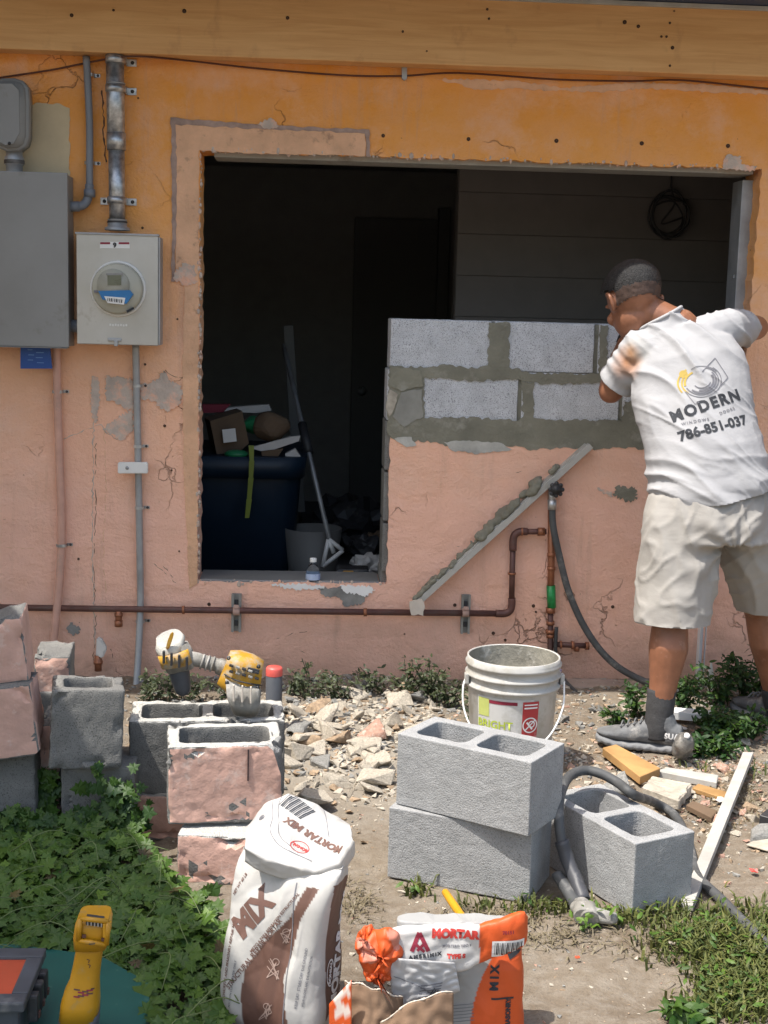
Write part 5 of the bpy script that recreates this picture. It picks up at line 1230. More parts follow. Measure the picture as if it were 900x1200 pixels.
bm = thick(sheet(40, 24, flap2)); obj('torn_flap', bm, MT['kraft'], ob)
bm = bmesh.new(); tube(bm, [Vector(flap2(k/40, 0))+Vector((0, -.001, 0)) for k in range(41)], [.001+.0026*abs(noise.noise((k*.4, 5, 0))) for k in range(41)], 8); obj('torn_rim', bm, bpy.data.materials['torn_paper_rim'], ob)
def flap3(u_, v_):
    px = 455+u_*78+v_*6; py = 1122+6*u_+(58-22*u_+3*math.sin(u_*11))*v_
    return oz(px, py, .052+.012*math.sin(3*u_)-.012*v_+.004*noise.noise((u_*8, v_*8, 9)))
bm = thick(sheet(40, 24, flap3)); fl = obj('printed_flap', bm, MT['bag'], ob); set_print(fl.data, lambda p: (.50, .50, .50)); flb = bvh_of(fl)
for k in range(7):
    bm = bmesh.new(); rect2d(bm, -.022, -.0012, .022, .0012, 6, 1); oprints(bm, 504-k*.8, 1143+k*3.4, 'ink_grey', 'small_print', 10, flb)
bm = bmesh.new()
for k in range(9): rect2d(bm, -.02+k*.0045, -.012, -.02+k*.0045+.002, .012, 1, 4)
oprints(bm, 513, 1158, 'ink', 'barcode', -28, flb)
bm = bmesh.new(); line2d(bm, [(-.05, .018), (0, .012), (.05, -.006)], .0016, 12); oprints(bm, 485, 1150, 'ink_grey', 'seam_line', -12, flb)
def flap4(u_, v_):
    px = 386+u_*26; py = 1176-28*u_+(1250-1176+28*u_)*v_
    return oz(px, py, .075+.02*u_)
bm = thick(sheet(14, 14, flap4)); q = obj('torn_flap', bm, MT['bag'], ob); set_print(q.data, lambda p: ORG if noise.noise(p*40) > -.12 else (.72, .62, .55))
# yellow handle behind it
t = thing('trowel_handle', 'yellow tool handle sticking out behind the orange mortar bag', 'tool handle', drop(545, 1085))
a, b = on_y(522, 1046, yO+.28), on_y(545, 1080, yO+.14)
bm = bmesh.new(); capsule(bm, [a, a.lerp(b, .5), b, b+(b-a)*.8], [.0085, .0095, .0095, .009], 12); obj('grip', bm, MT['yellow'], t)

# ================================================================== PERSON
P = lambda px, py, y: on_y(px, py, y)
person = thing('person', 'man in white printed t-shirt and pale shorts bending over the half built block wall', 'person', drop(800, 880))
# joints
pel = P(836, 588, -.70); wai = P(826, 535, -.66); che = P(810, 455, -.57); uch = P(803, 405, -.52); nek = P(781, 377, -.475); hed = P(742, 356, -.43)
hipL, hipR = P(803, 612, -.71), P(872, 606, -.65)
knL, knR = P(786, 722, -.76), P(892, 715, -.55)
anL, anR = P(772, 842, -.80), P(912, 832, -.50)
shL, shR = P(752, 410, -.50), P(852, 386, -.47)
elL, elR = P(716, 458, -.40), P(886, 384, -.24)
wrL, wrR = P(735, 398, -.14), P(838, 384, -.05)
Xr = Vector((.96, -.10, .14)).normalized()          # body's right-left axis on the back
Xp = Vector((.99, .08, .0)).normalized()
def perp(ax, d):
    d = d.normalized(); return (ax-d*ax.dot(d)).normalized()
spine = uch-pel
def torso_secs(k=0.0, k2=0.0):
    s = []
    for c, hw, hd, X in ((pel+Vector((0, 0, -.10)), .185, .135, Xp), (pel, .198, .155, Xp), (wai, .196, .150, Xp.lerp(Xr, .3)), (P(816, 490, -.61), .190, .138, Xp.lerp(Xr, .6)), (che, .195, .128, Xr), (P(806, 425, -.54), .190, .115, Xr), (uch, .160, .095, Xr), (P(794, 388, -.495), .095, .075, Xr)):
        d = spine.normalized(); U = perp(X, d); V = d.cross(U)
        s.append((c, U*(hw+k), V*(hd+k)))
    return s
bm = bmesh.new()
loft(bm, torso_secs(-.014), 28, True)
capsule(bm, [nek+(nek-hed).normalized()*.05, nek, hed+(nek-hed).normalized()*.03], [.072, .062, .060], 16)
# head: skull, jaw, face
fdir = Vector((-.24, .82, -.50)).normalized()          # where he looks: ahead, left and down
hup = Vector((-.10, .3, .95)); hup = (hup-fdir*hup.dot(fdir)).normalized(); hrt = fdir.cross(hup).normalized()
HS = 1.13; hr_, fd_, hu_ = hrt*HS, fdir*HS, hup*HS; hc = hed+hup*.012
ellipsoid(bm, hc+hu_*.022-fd_*.012, (hr_*.078, fd_*.098, hu_*.090))
ellipsoid(bm, hc-hu_*.050+fd_*.022, (hr_*.060, fd_*.070, hu_*.066))
ellipsoid(bm, hc-hu_*.092+fd_*.060, (hr_*.030, fd_*.026, hu_*.022))        # chin
tube(bm, [hc+fd_*.085+hu_*.012, hc+fd_*.104-hu_*.018, hc+fd_*.112-hu_*.032], [.007, .012, .015], 10)   # nose
for s in (-1, 1):
    ellipsoid(bm, hc+fd_*.080+hr_*s*.033+hu_*.024, (hr_*.020, fd_*.012, hu_*.007))     # brow
    ellipsoid(bm, hc+fd_*.068+hr_*s*.042-hu_*.030, (hr_*.020, fd_*.018, hu_*.022))     # cheek
ellipsoid(bm, hc+fd_*.086-hu_*.060, (hr_*.024, fd_*.009, hu_*.006)); ellipsoid(bm, hc+fd_*.083-hu_*.071, (hr_*.020, fd_*.009, hu_*.007))  # lips
for s in (-1, 1):                                                               # ears
    e0 = hc+hr_*s*.079-fd_*.010-hu_*.012
    tube(bm, spline([e0+hu_*-.030+fd_*.004, e0+hr_*s*.010-fd_*.012-hu_*.010, e0+hr_*s*.016-fd_*.016+hu_*.014, e0+hr_*s*.011+fd_*.004+hu_*.028, e0+fd_*.012+hu_*.012], 4), .0075, 8)
    ellipsoid(bm, e0, (hr_*.009, fd_*.014, hu_*.026))
# arms
def arm(a, b, c, s):
    m1 = a.lerp(b, .5); m2 = b.lerp(c, .32)
    capsule(bm, [a, m1, b], [.062, .055, .046], 16); capsule(bm, [b, m2, c], [.046, .049, .031], 16)
arm(shL, elL, wrL, -1); arm(shR, elR, wrR, 1)
def hand(w, fd, up, side, grip):
    """palm, four bent fingers and a thumb; fd = along the hand, up = back of the hand"""
    fd = fd.normalized(); up = (up-fd*up.dot(fd)).normalized(); rt_ = fd.cross(up)
    loft(bm, [(w-fd*.012, rt_*.026, up*.019), (w+fd*.02, rt_*.032, up*.017), (w+fd*.055, rt_*.041, up*.015), (w+fd*.088, rt_*.041, up*.012)], 16)
    for k, L in enumerate((.070, .080, .076, .060)):
        x = (-.031+.0207*k)*1.05; b0 = w+fd*.082+rt_*x; dr = (fd+rt_*(x*3.0)).normalized(); pts = [b0]; ang = 0
        for sgm, bend in ((.45, grip*.55), (.32, grip*.95), (.23, grip*.6)):
            ang += bend; dd = dr*math.cos(ang)-up*math.sin(ang); pts.append(pts[-1]+dd*L*sgm)
        capsule(bm, pts, [.0092, .0088, .0080, .0068], 10)
    t0_ = w+fd*.022+rt_*side*.030-up*.004
    capsule(bm, [t0_, t0_+(rt_*side*.75+fd*.6-up*.2).normalized()*.036, t0_+(rt_*side*.75+fd*.6-up*.2).normalized()*.036+(fd*.85+rt_*side*.3-up*.4).normalized()*.030, t0_+(rt_*side*.75+fd*.6-up*.2).normalized()*.036+(fd*.85+rt_*side*.3-up*.4).normalized()*.030+(fd*.8-up*.6).normalized()*.022], [.0125, .0112, .0098, .0080], 10)
hand(wrL, Vector((.55, .80, .12)), Vector((0, -.12, 1)), 1, .55)
hand(wrR, Vector((-.35, .92, .05)), Vector((0, -.1, 1)), -1, .6)
# legs
def leg(h, k, a):
    d = (a-k); back = Vector((0, -1, 0)); q = k.lerp(a, .30)+back*.018
    capsule(bm, [h, h.lerp(k, .5), k], [.098, .086, .062], 18)
    capsule(bm, [k, q, k.lerp(a, .62)+back*.008, a], [.060, .068, .050, .038], 18)
leg(hipL, knL, anL); leg(hipR, knR, anR)
fdL = Vector((-.93, .34, 0)).normalized(); fdR = Vector((-.5, .86, 0)).normalized()
def foot_core(a, fd):
    g = gz(a.x, a.y); capsule(bm, [Vector((a.x, a.y, a.z)), Vector((a.x, a.y, g+.055))-fd*.01, Vector((a.x, a.y, g+.05))+fd*.10, Vector((a.x, a.y, g+.04))+fd*.16], [.036, .034, .030, .022], 12)
foot_core(anL, fdL); foot_core(anR, fdR)
bm = remesh(bm, .0058, 3, .5)
body = obj('body', bm, MT['skin'], person)
# hair: cap of the skull grown a little
bm = bmesh.new(); bm.from_mesh(body.data)
def hairline(v):
    q = (v-hc)/HS; f, h_, r = q.dot(fdir), q.dot(hup), q.dot(hrt)
    return q.length < .16 and h_ > -.028 + (.05 if f > .035 else 0) + max(0, f-.02)*1.2 and f < .085 and (h_ > .040 or f < .005) and not (abs(r) > .073 and h_ < .018 and f > -.035)
bmesh.ops.delete(bm, geom=[f for f in bm.faces if not hairline(f.calc_center_median())], context='FACES')
bm.normal_update()
for v in bm.verts:
    q = (v.co-hc)/HS; h_ = q.dot(hup); t = max(0, min(1, (h_+.01)/.06)); f = q.dot(fdir)
    v.co += v.normal*(.0025+.015*t+.014*max(0, f)*8*t) + v.normal*.002*noise.noise(v.co*160)
obj('hair', bm, None, person, True)
ho = person.children[-1]; assign(ho, [MT['hair'], MT['fade']], lambda p, n: 1 if (p-hc).dot(hup) < .006+.006*noise.noise(p*90) else 0)

def fold_disp(bm, fn):
    bm.normal_update()
    for v in bm.verts: v.co += v.normal*fn(v.co)
def cloth_thick(bm, t):
    loose = [v for v in bm.verts if not v.link_faces]
    if loose: bmesh.ops.delete(bm, geom=loose, context='VERTS')
    bmesh.ops.recalc_face_normals(bm, faces=bm.faces); bm.normal_update()
    keep = {v: (v.co.copy(), v.normal.copy()) for v in bm.verts}; outer = list(bm.faces); edge_ = [e for e in bm.edges if e.is_boundary]
    inner = {v: bm.verts.new(c-n*t) for v, (c, n) in keep.items()}
    for f in outer: bm.faces.new([inner[v] for v in reversed(f.verts)]).smooth = True
    for e in edge_:
        a, b = e.verts; bm.faces.new((a, b, inner[b], inner[a])).smooth = True
    bmesh.ops.recalc_face_normals(bm, faces=bm.faces)
def local_cut(bm, co, no, centre, rad):
    """trim the cloth beyond a plane, near `centre` only"""
    fs = [f for f in bm.faces if (f.calc_center_median()-centre).length < rad]
    g = list({v for f in fs for v in f.verts})+list({e for f in fs for e in f.edges})+fs
    bmesh.ops.bisect_plane(bm, geom=g, plane_co=co, plane_no=no, clear_outer=False)
    kill = [f for f in bm.faces if (f.calc_center_median()-centre).length < rad and (f.calc_center_median()-co).dot(no) > 1e-5]
    bmesh.ops.delete(bm, geom=kill, context='FACES')
# --- shirt
bm = bmesh.new()
s_ = torso_secs(.010)
d = spine.normalized(); s_[0] = (pel+Vector((0, 0, -.06)), s_[1][1]*1.02, s_[1][2]*1.04); s_[1] = (s_[1][0], s_[1][1]*1.02, s_[1][2]*1.03)
loft(bm, s_, 30, True)
cuL = shL.lerp(elL, .80); cuR = shR.lerp(elR, .58)
capsule(bm, [P(785, 408, -.52), shL, shL.lerp(elL, .95)], [.083, .080, .072], 18)
capsule(bm, [P(825, 395, -.50), shR, shR.lerp(elR, .9)], [.078, .070, .062], 18)
capsule(bm, [nek-spine.normalized()*.04, nek-spine.normalized()*.005], [.088, .080], 18)
bm = remesh(bm, .0052, 9, .6)
def shirt_fold(p):
    q = p-pel; a = 0
    t = max(0, min(1, (wai.z+.10-p.z)/.22))                 # bunching above the shorts
    a += t*.011*(abs(math.sin((p.z+.22*(p.x-pel.x)+.06*noise.noise(p*5))*52))*-1.6+.9)*(.5+noise.noise(p*Vector((1, 1, 1))*6))
    dg = (p.x*.75+p.z*.95)                                   # long folds from the left arm to the right waist
    m = .5+.5*noise.noise(Vector((p.x*4, p.y*4, p.z*4))+Vector((2, 7, 1)))
    m = max(0, min(1, .5+1.6*noise.noise(p*3.6+Vector((2, 7, 1)))))
    a += .016*m*(max(0, 1-abs(noise.noise(Vector((dg*7.5+noise.noise(p*4)*.5, (p.x-p.z)*1.5, 3))))*3.6)**2-.12)
    m2 = max(0, min(1, .3+1.8*noise.noise(p*5+Vector((12, 3, 8)))))
    a += .007*m2*(max(0, 1-abs(noise.noise(Vector((dg*19+noise.noise(p*6)*.6, (p.x-p.z)*2.6, 8))))*3.6)**2-.12)
    a += .006*noise.noise(p*6)
    arm_ = max(0, 1-(p-shL.lerp(elL, .45)).length/.16); a += arm_*.006*math.sin((p-shL).dot((elL-shL).normalized())*130+3*noise.noise(p*9))
    return a
fold_disp(bm, shirt_fold)
hem = pel+Vector((0, 0, .012)); hem = hem+Vector((0, 0, .012)); local_cut(bm, hem, Vector((.20, .05, -1)).normalized(), pel, .40)
local_cut(bm, cuL, (elL-shL).normalized(), elL, .17)
local_cut(bm, cuR, (elR-shR).normalized(), elR, .15)
ncn = nek+(hed-nek).normalized()*.030
bmesh.ops.delete(bm, geom=[f for f in bm.faces if (f.calc_center_median()-ncn).length < .086], context='FACES')
axn_ = (hed-nek).normalized(); axu = axn_.orthogonal().normalized(); axv = axn_.cross(axu)
bmesh.ops.delete(bm, geom=[v for v in bm.verts if not v.link_faces], context='VERTS')
bv_ = [v for v in bm.verts if v.is_boundary and (v.co-ncn).length < .14]
cyl = [(math.atan2((v.co-ncn).dot(axv), (v.co-ncn).dot(axu)), math.hypot((v.co-ncn).dot(axv), (v.co-ncn).dot(axu)), (v.co-ncn).dot(axn_)) for v in bv_]
Mx = np.array([[1, math.cos(t_), math.sin(t_), math.cos(2*t_), math.sin(2*t_)] for t_, _, _ in cyl]); cr_ = np.linalg.lstsq(Mx, np.array([c_[1] for c_ in cyl]), rcond=None)[0]; ch_ = np.linalg.lstsq(Mx, np.array([c_[2] for c_ in cyl]), rcond=None)[0]
def collar_pt(t_):
    q = np.array([1, math.cos(t_), math.sin(t_), math.cos(2*t_), math.sin(2*t_)]); rr, hh = float(q@cr_), float(q@ch_)
    return ncn+(axu*math.cos(t_)+axv*math.sin(t_))*rr+axn_*hh
for v, c_ in zip(bv_, cyl): v.co = collar_pt(c_[0])
near = {v for e in bm.edges for v in e.verts if any(w_.is_boundary and (w_.co-ncn).length < .14 for w_ in e.verts)}-set(bv_)
for _ in range(4): bmesh.ops.smooth_vert(bm, verts=list(near), factor=.5, use_axis_x=True, use_axis_y=True, use_axis_z=True)
COLLAR = [collar_pt(2*math.pi*i/48) for i in range(49)]
bmesh.ops.smooth_vert(bm, verts=[v for v in bm.verts if v.is_boundary], factor=.5, use_axis_x=True, use_axis_y=True, use_axis_z=True)
cloth_thick(bm, .0035)
shirt = obj('shirt', bm, None, person, True)
def shirt_m(p, n):
    q = (p-P(745, 412, -.56)); return 1 if q.length < .055+.02*noise.noise(p*40) and noise.noise(p*26) > -.25 else 0
shirt.data.materials.append(MT['shirt'])
stain = simple('orange_shirt_stain', (.76, .55, .34), .9, var=.1, vscale=20)
at = shirt.data.color_attributes.new('print', 'FLOAT_COLOR', 'POINT'); arr = np.ones((len(shirt.data.vertices), 4), np.float32)
for i, v in enumerate(shirt.data.vertices):
    q = (v.co-P(727, 424, -.56)).length; t = max(0, 1-q/.085)*(1.5+1.0*noise.noise(v.co*24))
    q2 = (v.co-P(742, 408, -.58)).length; t2 = max(0, 1-q2/.07)*(.6+.6*noise.noise(v.co*20))
    arr[i, :3] = np.array((1, 1, 1))*(1-min(1, max(0, t)))+np.array((1.0, .46, .20))*min(1, max(0, t)) - np.array((0, .05, .25))*max(0, min(1, t2))
at.data.foreach_set('color', arr.ravel())
k_ = MT['shirt'].node_tree; vc = k_.nodes.new('ShaderNodeVertexColor'); vc.layer_name = 'print'; mx = k_.nodes.new('ShaderNodeMix'); mx.data_type = 'RGBA'; mx.blend_type = 'MULTIPLY'; mx.inputs[0].default_value = 1
bs = k_.nodes['Principled BSDF']; ln = bs.inputs['Base Color'].links[0]; k_.links.new(ln.from_socket, mx.inputs[6]); k_.links.new(vc.outputs[0], mx.inputs[7]); k_.links.new(mx.outputs[2], bs.inputs['Base Color'])
sb = bvh_of(shirt)
bm = bmesh.new(); tube(bm, COLLAR, .0065, 10, False); obj('collar', bm, simple('white_rib_knit', (.40, .40, .41), .92, var=.1, bscale=300, bstr=.3), shirt)
# --- print on the back
Up_ = Vector((.94, -.02, .30)).normalized(); Vp_ = Vector((-.30, .25, .94))
def shirtprint(bm, px, py, mat, name, rot=0, curve=None):
    cr, sr = math.cos(math.radians(rot)), math.sin(math.radians(rot))
    for v in bm.verts: v.co = Vector((v.co.x*cr-v.co.y*sr, v.co.x*sr+v.co.y*cr, 0))
    O = P(px, py, -.78); dr = (O-CAM).normalized(); h = sb.ray_cast(CAM, dr); O = h[0] if h[0] else O
    print_on(name, bm, O, Up_, Vp_, MT[mat], shirt, sb, .0018, .14)
shirtprint(text2d('MODERN', .053, .0024, 1.22), 828, 475, 'ink', 'lettering', 3)
shirtprint(text2d('786-851-037', .046, .0020, 1.04), 837, 501, 'ink', 'lettering', -1)
shirtprint(text2d('WINDOWS', .014, .0004, 1.5), 815, 494, 'ink_grey', 'lettering', -6)
shirtprint(text2d('DOORS', .014, .0004, 1.4), 852, 481.5, 'ink_grey', 'lettering', 6)
bm = bmesh.new()
for r, a0, a1, wd in ((.062, 200, 400, .003), (.052, 190, 420, .004), (.043, 210, 390, .006), (.034, 240, 380, .007), (.026, 200, 330, .004), (.058, 20, 110, .0025)): ring2d(bm, r, r+wd, a0, a1, 48, (0, 0), 1.06, .88)
shirtprint(bm, 823, 446, 'ink_grey', 'logo')
bm = bmesh.new()
for r, a0, a1, wd in ((.062, 110, 200, .006), (.050, 120, 215, .005), (.040, 100, 180, .007)): ring2d(bm, r, r+wd, a0, a1, 32, (-.012, .0), 1.06, .88)
ring2d(bm, .0, .014, c=(-.050, .042), n=20); shirtprint(bm, 823, 446, 'ink_gold', 'logo')
bm = bmesh.new(); line2d(bm, [(.01, .030), (.072, .066), (.092, -.012), (.056, -.034)], .0028, 12); shirtprint(bm, 823, 446, 'ink_grey', 'logo'); bm = bmesh.new(); line2d(bm, [(-.066, -.020), (-.050, -.072), (-.028, -.066)], .0022, 12); shirtprint(bm, 823, 446, 'ink_grey', 'logo')
# --- shorts
bm = bmesh.new()
s_ = torso_secs(.004); d = Vector((0, 0, 1))
loft(bm, [(pel+Vector((.01, -.015, -.13)), Xp*.205, Vector((0, .165, 0))), (pel+Vector((0, -.01, -.06)), Xp*.203, Vector((0, .170, 0))), (pel+Vector((0, 0, .03)), Xp*.186, Vector((0, .150, 0))), (wai+Vector((0, 0, -.03)), Xp*.176, Vector((0, .135, 0)))], 30)
hemL, hemR = P(788, 729, -.76), P(905, 714, -.55)
def sleg(h, e, r0, r1, r2):
    dd = (e-h).normalized(); capsule(bm, [h+Vector((0, 0, .02)), h.lerp(e, .5), e+dd*.10], [r0, r1, r2], 22)
sleg(hipL+Vector((-.012, 0, 0)), hemL, .135, .134, .128); sleg(hipR+Vector((.0, 0, 0)), hemR, .125, .124, .120)
bm = remesh(bm, .0075, 8, .6)
def short_fold(p):
    a = .010*(max(0, 1-abs(noise.noise(Vector((p.x*10+p.z*2.5, p.y*6, p.z*3.0))))*3.2)**2-.2)+.005*(max(0, 1-abs(noise.noise(Vector((p.x*16-p.z*9, p.y*9, p.z*9.0))))*3.2)**2-.2)
    cr = P(852, 640, -.78); t = max(0, 1-(p-cr).length/.24); dv = p-cr
    a += t*.011*math.sin(math.atan2(dv.z, dv.x)*9+3*noise.noise(p*5))
    th = max(0, 1-abs(p.z-(wai.z-.055))/.05); a += th*.005*math.sin(p.x*160+6*noise.noise(p*8))
    return a + .004*noise.noise(p*9)
fold_disp(bm, short_fold)
local_cut(bm, hemL, Vector((.0, -.06, -1)).normalized(), hemL+Vector((0, 0, -.1)), .20)
local_cut(bm, hemR, Vector((0, 0, -1)), hemR+Vector((0, 0, -.1)), .20)
local_cut(bm, wai+Vector((0, 0, .01)), Vector((0, 0, 1)), wai+Vector((0, 0, .1)), .33)
cloth_thick(bm, .004)
shorts = obj('shorts', bm, MT['shorts'], person, True)
# --- watch
bm = bmesh.new(); dv = (wrL-elL).normalized(); wc = wrL-dv*.012
tube(bm, [wc-dv*.010, wc+dv*.010], .0375, 20); wt = obj('watch', bm, MT['dark'], person)
n_ = (CAM-wc); n_ = (n_-dv*n_.dot(dv)).normalized(); bm = bmesh.new(); box(bm, wc+n_*.040, (.040, .036, .011), frame_rot(dv, n_), .005); obj('watch_case', bm, MT['dark'], wt)
bm = bmesh.new(); box(bm, wc+n_*.0395, (.043, .039, .006), frame_rot(dv, n_), .003); obj('watch_bezel', bm, MT['copper_new'], wt)
# --- socks and shoes
def sock(a, k):
    d_ = (k-a).normalized(); bm = bmesh.new(); g = gz(a.x, a.y)
    top = a+d_*.10
    tube(bm, spline([Vector((a.x, a.y, g+.05)), a-d_*.02, a+d_*.03, top], 5), [.049]*5+[.047]*5+[.049]*5+[.0505], 20, False)
    fold_disp(bm, lambda p: .0015*noise.noise(Vector((p.x*60, p.y*60, p.z*160))))
    bmesh.ops.solidify(bm, geom=list(bm.faces), thickness=.003); obj('sock', bm, MT['sock'], person, True)
sock(anL+Vector((0, 0, .0)), knL); sock(anR, knR)
def shoe(a, fd, txt):
    g = gz(a.x, a.y)+.002; sd = Vector((0, 0, 1)).cross(fd); Bp = Vector((a.x, a.y, g))
    prof = [(-.088, .018, .010, .050), (-.080, .036, .010, .078), (-.045, .041, .008, .092), (.0, .041, .008, .098), (.045, .042, .010, .088), (.09, .046, .011, .068), (.135, .049, .012, .055), (.175, .046, .018, .046), (.20, .034, .025, .040), (.212, .014, .032, .036)]
    bm = bmesh.new()
    for x, hw, zb_, zt_ in ():
        pass
    secs = [(Bp+fd*x+Z*((zb_+zt_)/2+.014), sd*hw, Z*((zt_-zb_)/2), 2.6) for x, hw, zb_, zt_ in prof]; loft(bm, secs, 24)
    capsule(bm, [Bp+Z*.09-fd*.02, Bp+Z*.112-fd*.012], [.044, .043], 18)
    bm = remesh(bm, .0045, 4)
    fold_disp(bm, lambda p: .0015*noise.noise(p*70))
    up = obj('shoe', bm, MT['shoe'], person)
    bm = bmesh.new(); secs = [(Bp+fd*x+Z*(.014+max(0, x-.13)*.16+max(0, -.06-x)*.2), sd*(hw+.006), Z*.015, 3) for x, hw, _, _ in prof]; loft(bm, secs, 24); bm = remesh(bm, .004, 2)
    fold_disp(bm, lambda p: (.0014*math.sin((p-Bp).dot(fd)*230) if p.z < g+.02 else .0012*math.sin((p-Bp).dot(fd)*120)))
    obj('sole', bm, MT['sole'], up)
    bm = bmesh.new()
    for k in range(5):
        x = .03+.022*k; z0_ = .108-.30*max(0, x-.02)
        tube(bm, spline([Bp+fd*x-sd*.026+Z*(z0_-.004), Bp+fd*(x+.004)+Z*(z0_+.012), Bp+fd*(x+.008)+sd*.026+Z*(z0_-.004)], 4), .003, 6)
    obj('laces', bm, MT['shoe'], up)
    if txt:
        side = -sd if (-sd).dot(CAM-a) > 0 else sd
        fb2 = bvh_of(up); bm = text2d('SUA', .026, .0012, 1.1); U2 = side.cross(Z)*-1
        U2 = Z.cross(side)
        print_on('lettering', bm, Bp-fd*.050+Z*.064+side*.05, U2, Z, MT['ink_white'], up, fb2, .0015, .08)
    return up
shoe(anL, fdL, True); shoe(anR, fdR, False)

# ================================================================== TOOLS
# dusty yellow tool lying on the two core block
t = thing('power_tool', 'cement caked yellow power tool lying across the dusty blocks', 'power tool', P(265, 830, -1.52))
yT = -1.50
S_ = lambda px, py, o=0: on_y(px, py, yT-o)
bm = bmesh.new(); c = S_(204, 767); ax = (S_(212, 790)-S_(199, 750)); axn = ax.normalized()
loft(bm, [(S_(203, 756, .0), Vector((.040, 0, .008)), Vector((0, .036, 0)), 3), (S_(207, 768), Vector((.046, 0, .01)), Vector((0, .042, 0)), 3), (S_(212, 784), Vector((.038, 0, .008)), Vector((0, .036, 0)), 3)], 28)
fold_disp(bm, lambda p: .003*noise.noise(p*50)); obj('gear_head', bm, MT['dustgrey'], t)
bm = bmesh.new(); loft(bm, [(S_(203, 764, .02), Vector((.042, 0, .010)), Vector((0, .040, 0)), 4), (S_(208, 779, .02), Vector((.042, 0, .008)), Vector((0, .036, 0)), 4)], 28); fold_disp(bm, lambda p: .002*noise.noise(p*60)); obj('yellow_guard', bm, MT['dustyellow'], t)
for k in range(4):
    bm = bmesh.new(); box(bm, S_(192+k*9, 770+k*2.4, .068), (.007, .012, .036), rotz(.0), .002); obj('rib', bm, MT['dark'], t)
bm = bmesh.new(); loft(bm, [(S_(200, 762, .012), Vector((.040, 0, .009)), Vector((0, .034, .02))), (S_(199, 753, .012), Vector((.041, 0, .010)), Vector((0, .036, .022))), (S_(198.5, 748, .012), Vector((.036, 0, .008)), Vector((0, .030, .018)))], 28); fold_disp(bm, lambda p: .006*noise.noise(p*42)); obj('dusty_cap', bm, MT['drymortar'], t)
bm = bmesh.new(); loft(bm, [(S_(199, 751, .046), Vector((.006, 0, -.0)), Vector((.008, 0, .026)), 3), (S_(199, 750, .052), Vector((.005, 0, 0)), Vector((.007, 0, .022)), 3)], 16); obj('cap_badge', bm, MT['dustyellow'], t)
bm = bmesh.new(); capsule(bm, [S_(209, 782), S_(212, 797), S_(214, 806)], [.030, .027, .024], 18); obj('spindle', bm, MT['toolgrey'], t)
bm = bmesh.new(); tube(bm, spline([S_(214, 770), S_(230, 773), S_(244, 777), S_(256, 780), S_(268, 786)], 6), [.021]*8+[.019]*10+[.024]*6+[.026], 18); fold_disp(bm, lambda p: .002*noise.noise(p*60)); obj('neck', bm, MT['dustgrey'], t)
for px in (236, 242, 248):
    bm = bmesh.new(); tube(bm, [S_(px, 775+(px-236)*.25), S_(px+2, 775.6+(px-236)*.25)], .023, 18); obj('collar', bm, MT['dustgrey'], t)
bm = bmesh.new(); loft(bm, [(S_(262, 782, .0), Vector((.02, 0, .05))*.9, Vector((.0, .046, 0)), 3.5), (S_(276, 788), Vector((.016, 0, .060)), Vector((0, .056, 0)), 3.5), (S_(292, 793), Vector((.010, 0, .062)), Vector((0, .060, 0)), 3.5), (S_(306, 796), Vector((.006, 0, .052)), Vector((0, .050, 0)), 3.5)], 32)
fold_disp(bm, lambda p: .0025*noise.noise(p*40)); mo = obj('motor_housing', bm, MT['dustyellow'], t)
bm = bmesh.new(); loft(bm, [(S_(284, 796, .045), Vector((.048, 0, -.008)), Vector((0, .03, .028)), 4), (S_(286, 812, .052), Vector((.047, 0, -.006)), Vector((0, .032, .03)), 4), (S_(288, 827, .045), Vector((.038, 0, -.004)), Vector((0, .026, .024)), 4)], 32); fold_disp(bm, lambda p: .003*noise.noise(p*45)); obj('battery', bm, MT['dustgrey'], t)
for k in range(3):
    bm = bmesh.new(); box(bm, S_(274+k*10, 812+k*1.2, .088), (.005, .010, .048), None, .002); obj('battery_rib', bm, MT['paleplaster'], t)
for k in range(5):
    for j in range(2):
        bm = bmesh.new(); box(bm, S_(271+k*7.5, 780+k*2.0+j*7, .062), (.012, .012, .006), Matrix.Rotation(.35, 3, 'Y'), .0015); obj('vent', bm, MT['dustgrey'] if k % 2 else MT['dark'], mo)
for px, py in ((268, 771), (303, 781), (266, 800), (302, 806)):
    bm = bmesh.new(); lathe(bm, [(.006, -.002), (.006, .003), (.001, .004)], 10, S_(px, py, .058), RX); obj('screw', bm, MT['dark'], mo)
bm = bmesh.new(); tube(bm, spline([S_(263, 790, .05), S_(276, 797, .064), S_(292, 801, .064), S_(305, 803, .052)], 5), .0022, 6); obj('seam', bm, MT['dark'], mo)
bm = bmesh.new(); box(bm, S_(297, 786, .062), (.034, .005, .014), Matrix.Rotation(.22, 3, 'Y'), .002); obj('badge', bm, MT['dark'], mo)
bm = bmesh.new(); box(bm, S_(259, 797, .02), (.020, .028, .030), Matrix.Rotation(.5, 3, 'Y'), .006); obj('trigger', bm, MT['dark'], t)
bm = bmesh.new(); loft(bm, [(S_(286, 776), Vector((.04, 0, -.008)), Vector((0, .034, 0))), (S_(287, 771), Vector((.034, 0, -.006)), Vector((0, .026, 0)))], 24); fold_disp(bm, lambda p: .005*noise.noise(p*30)); obj('dusty_top', bm, MT['dustgrey'], t)
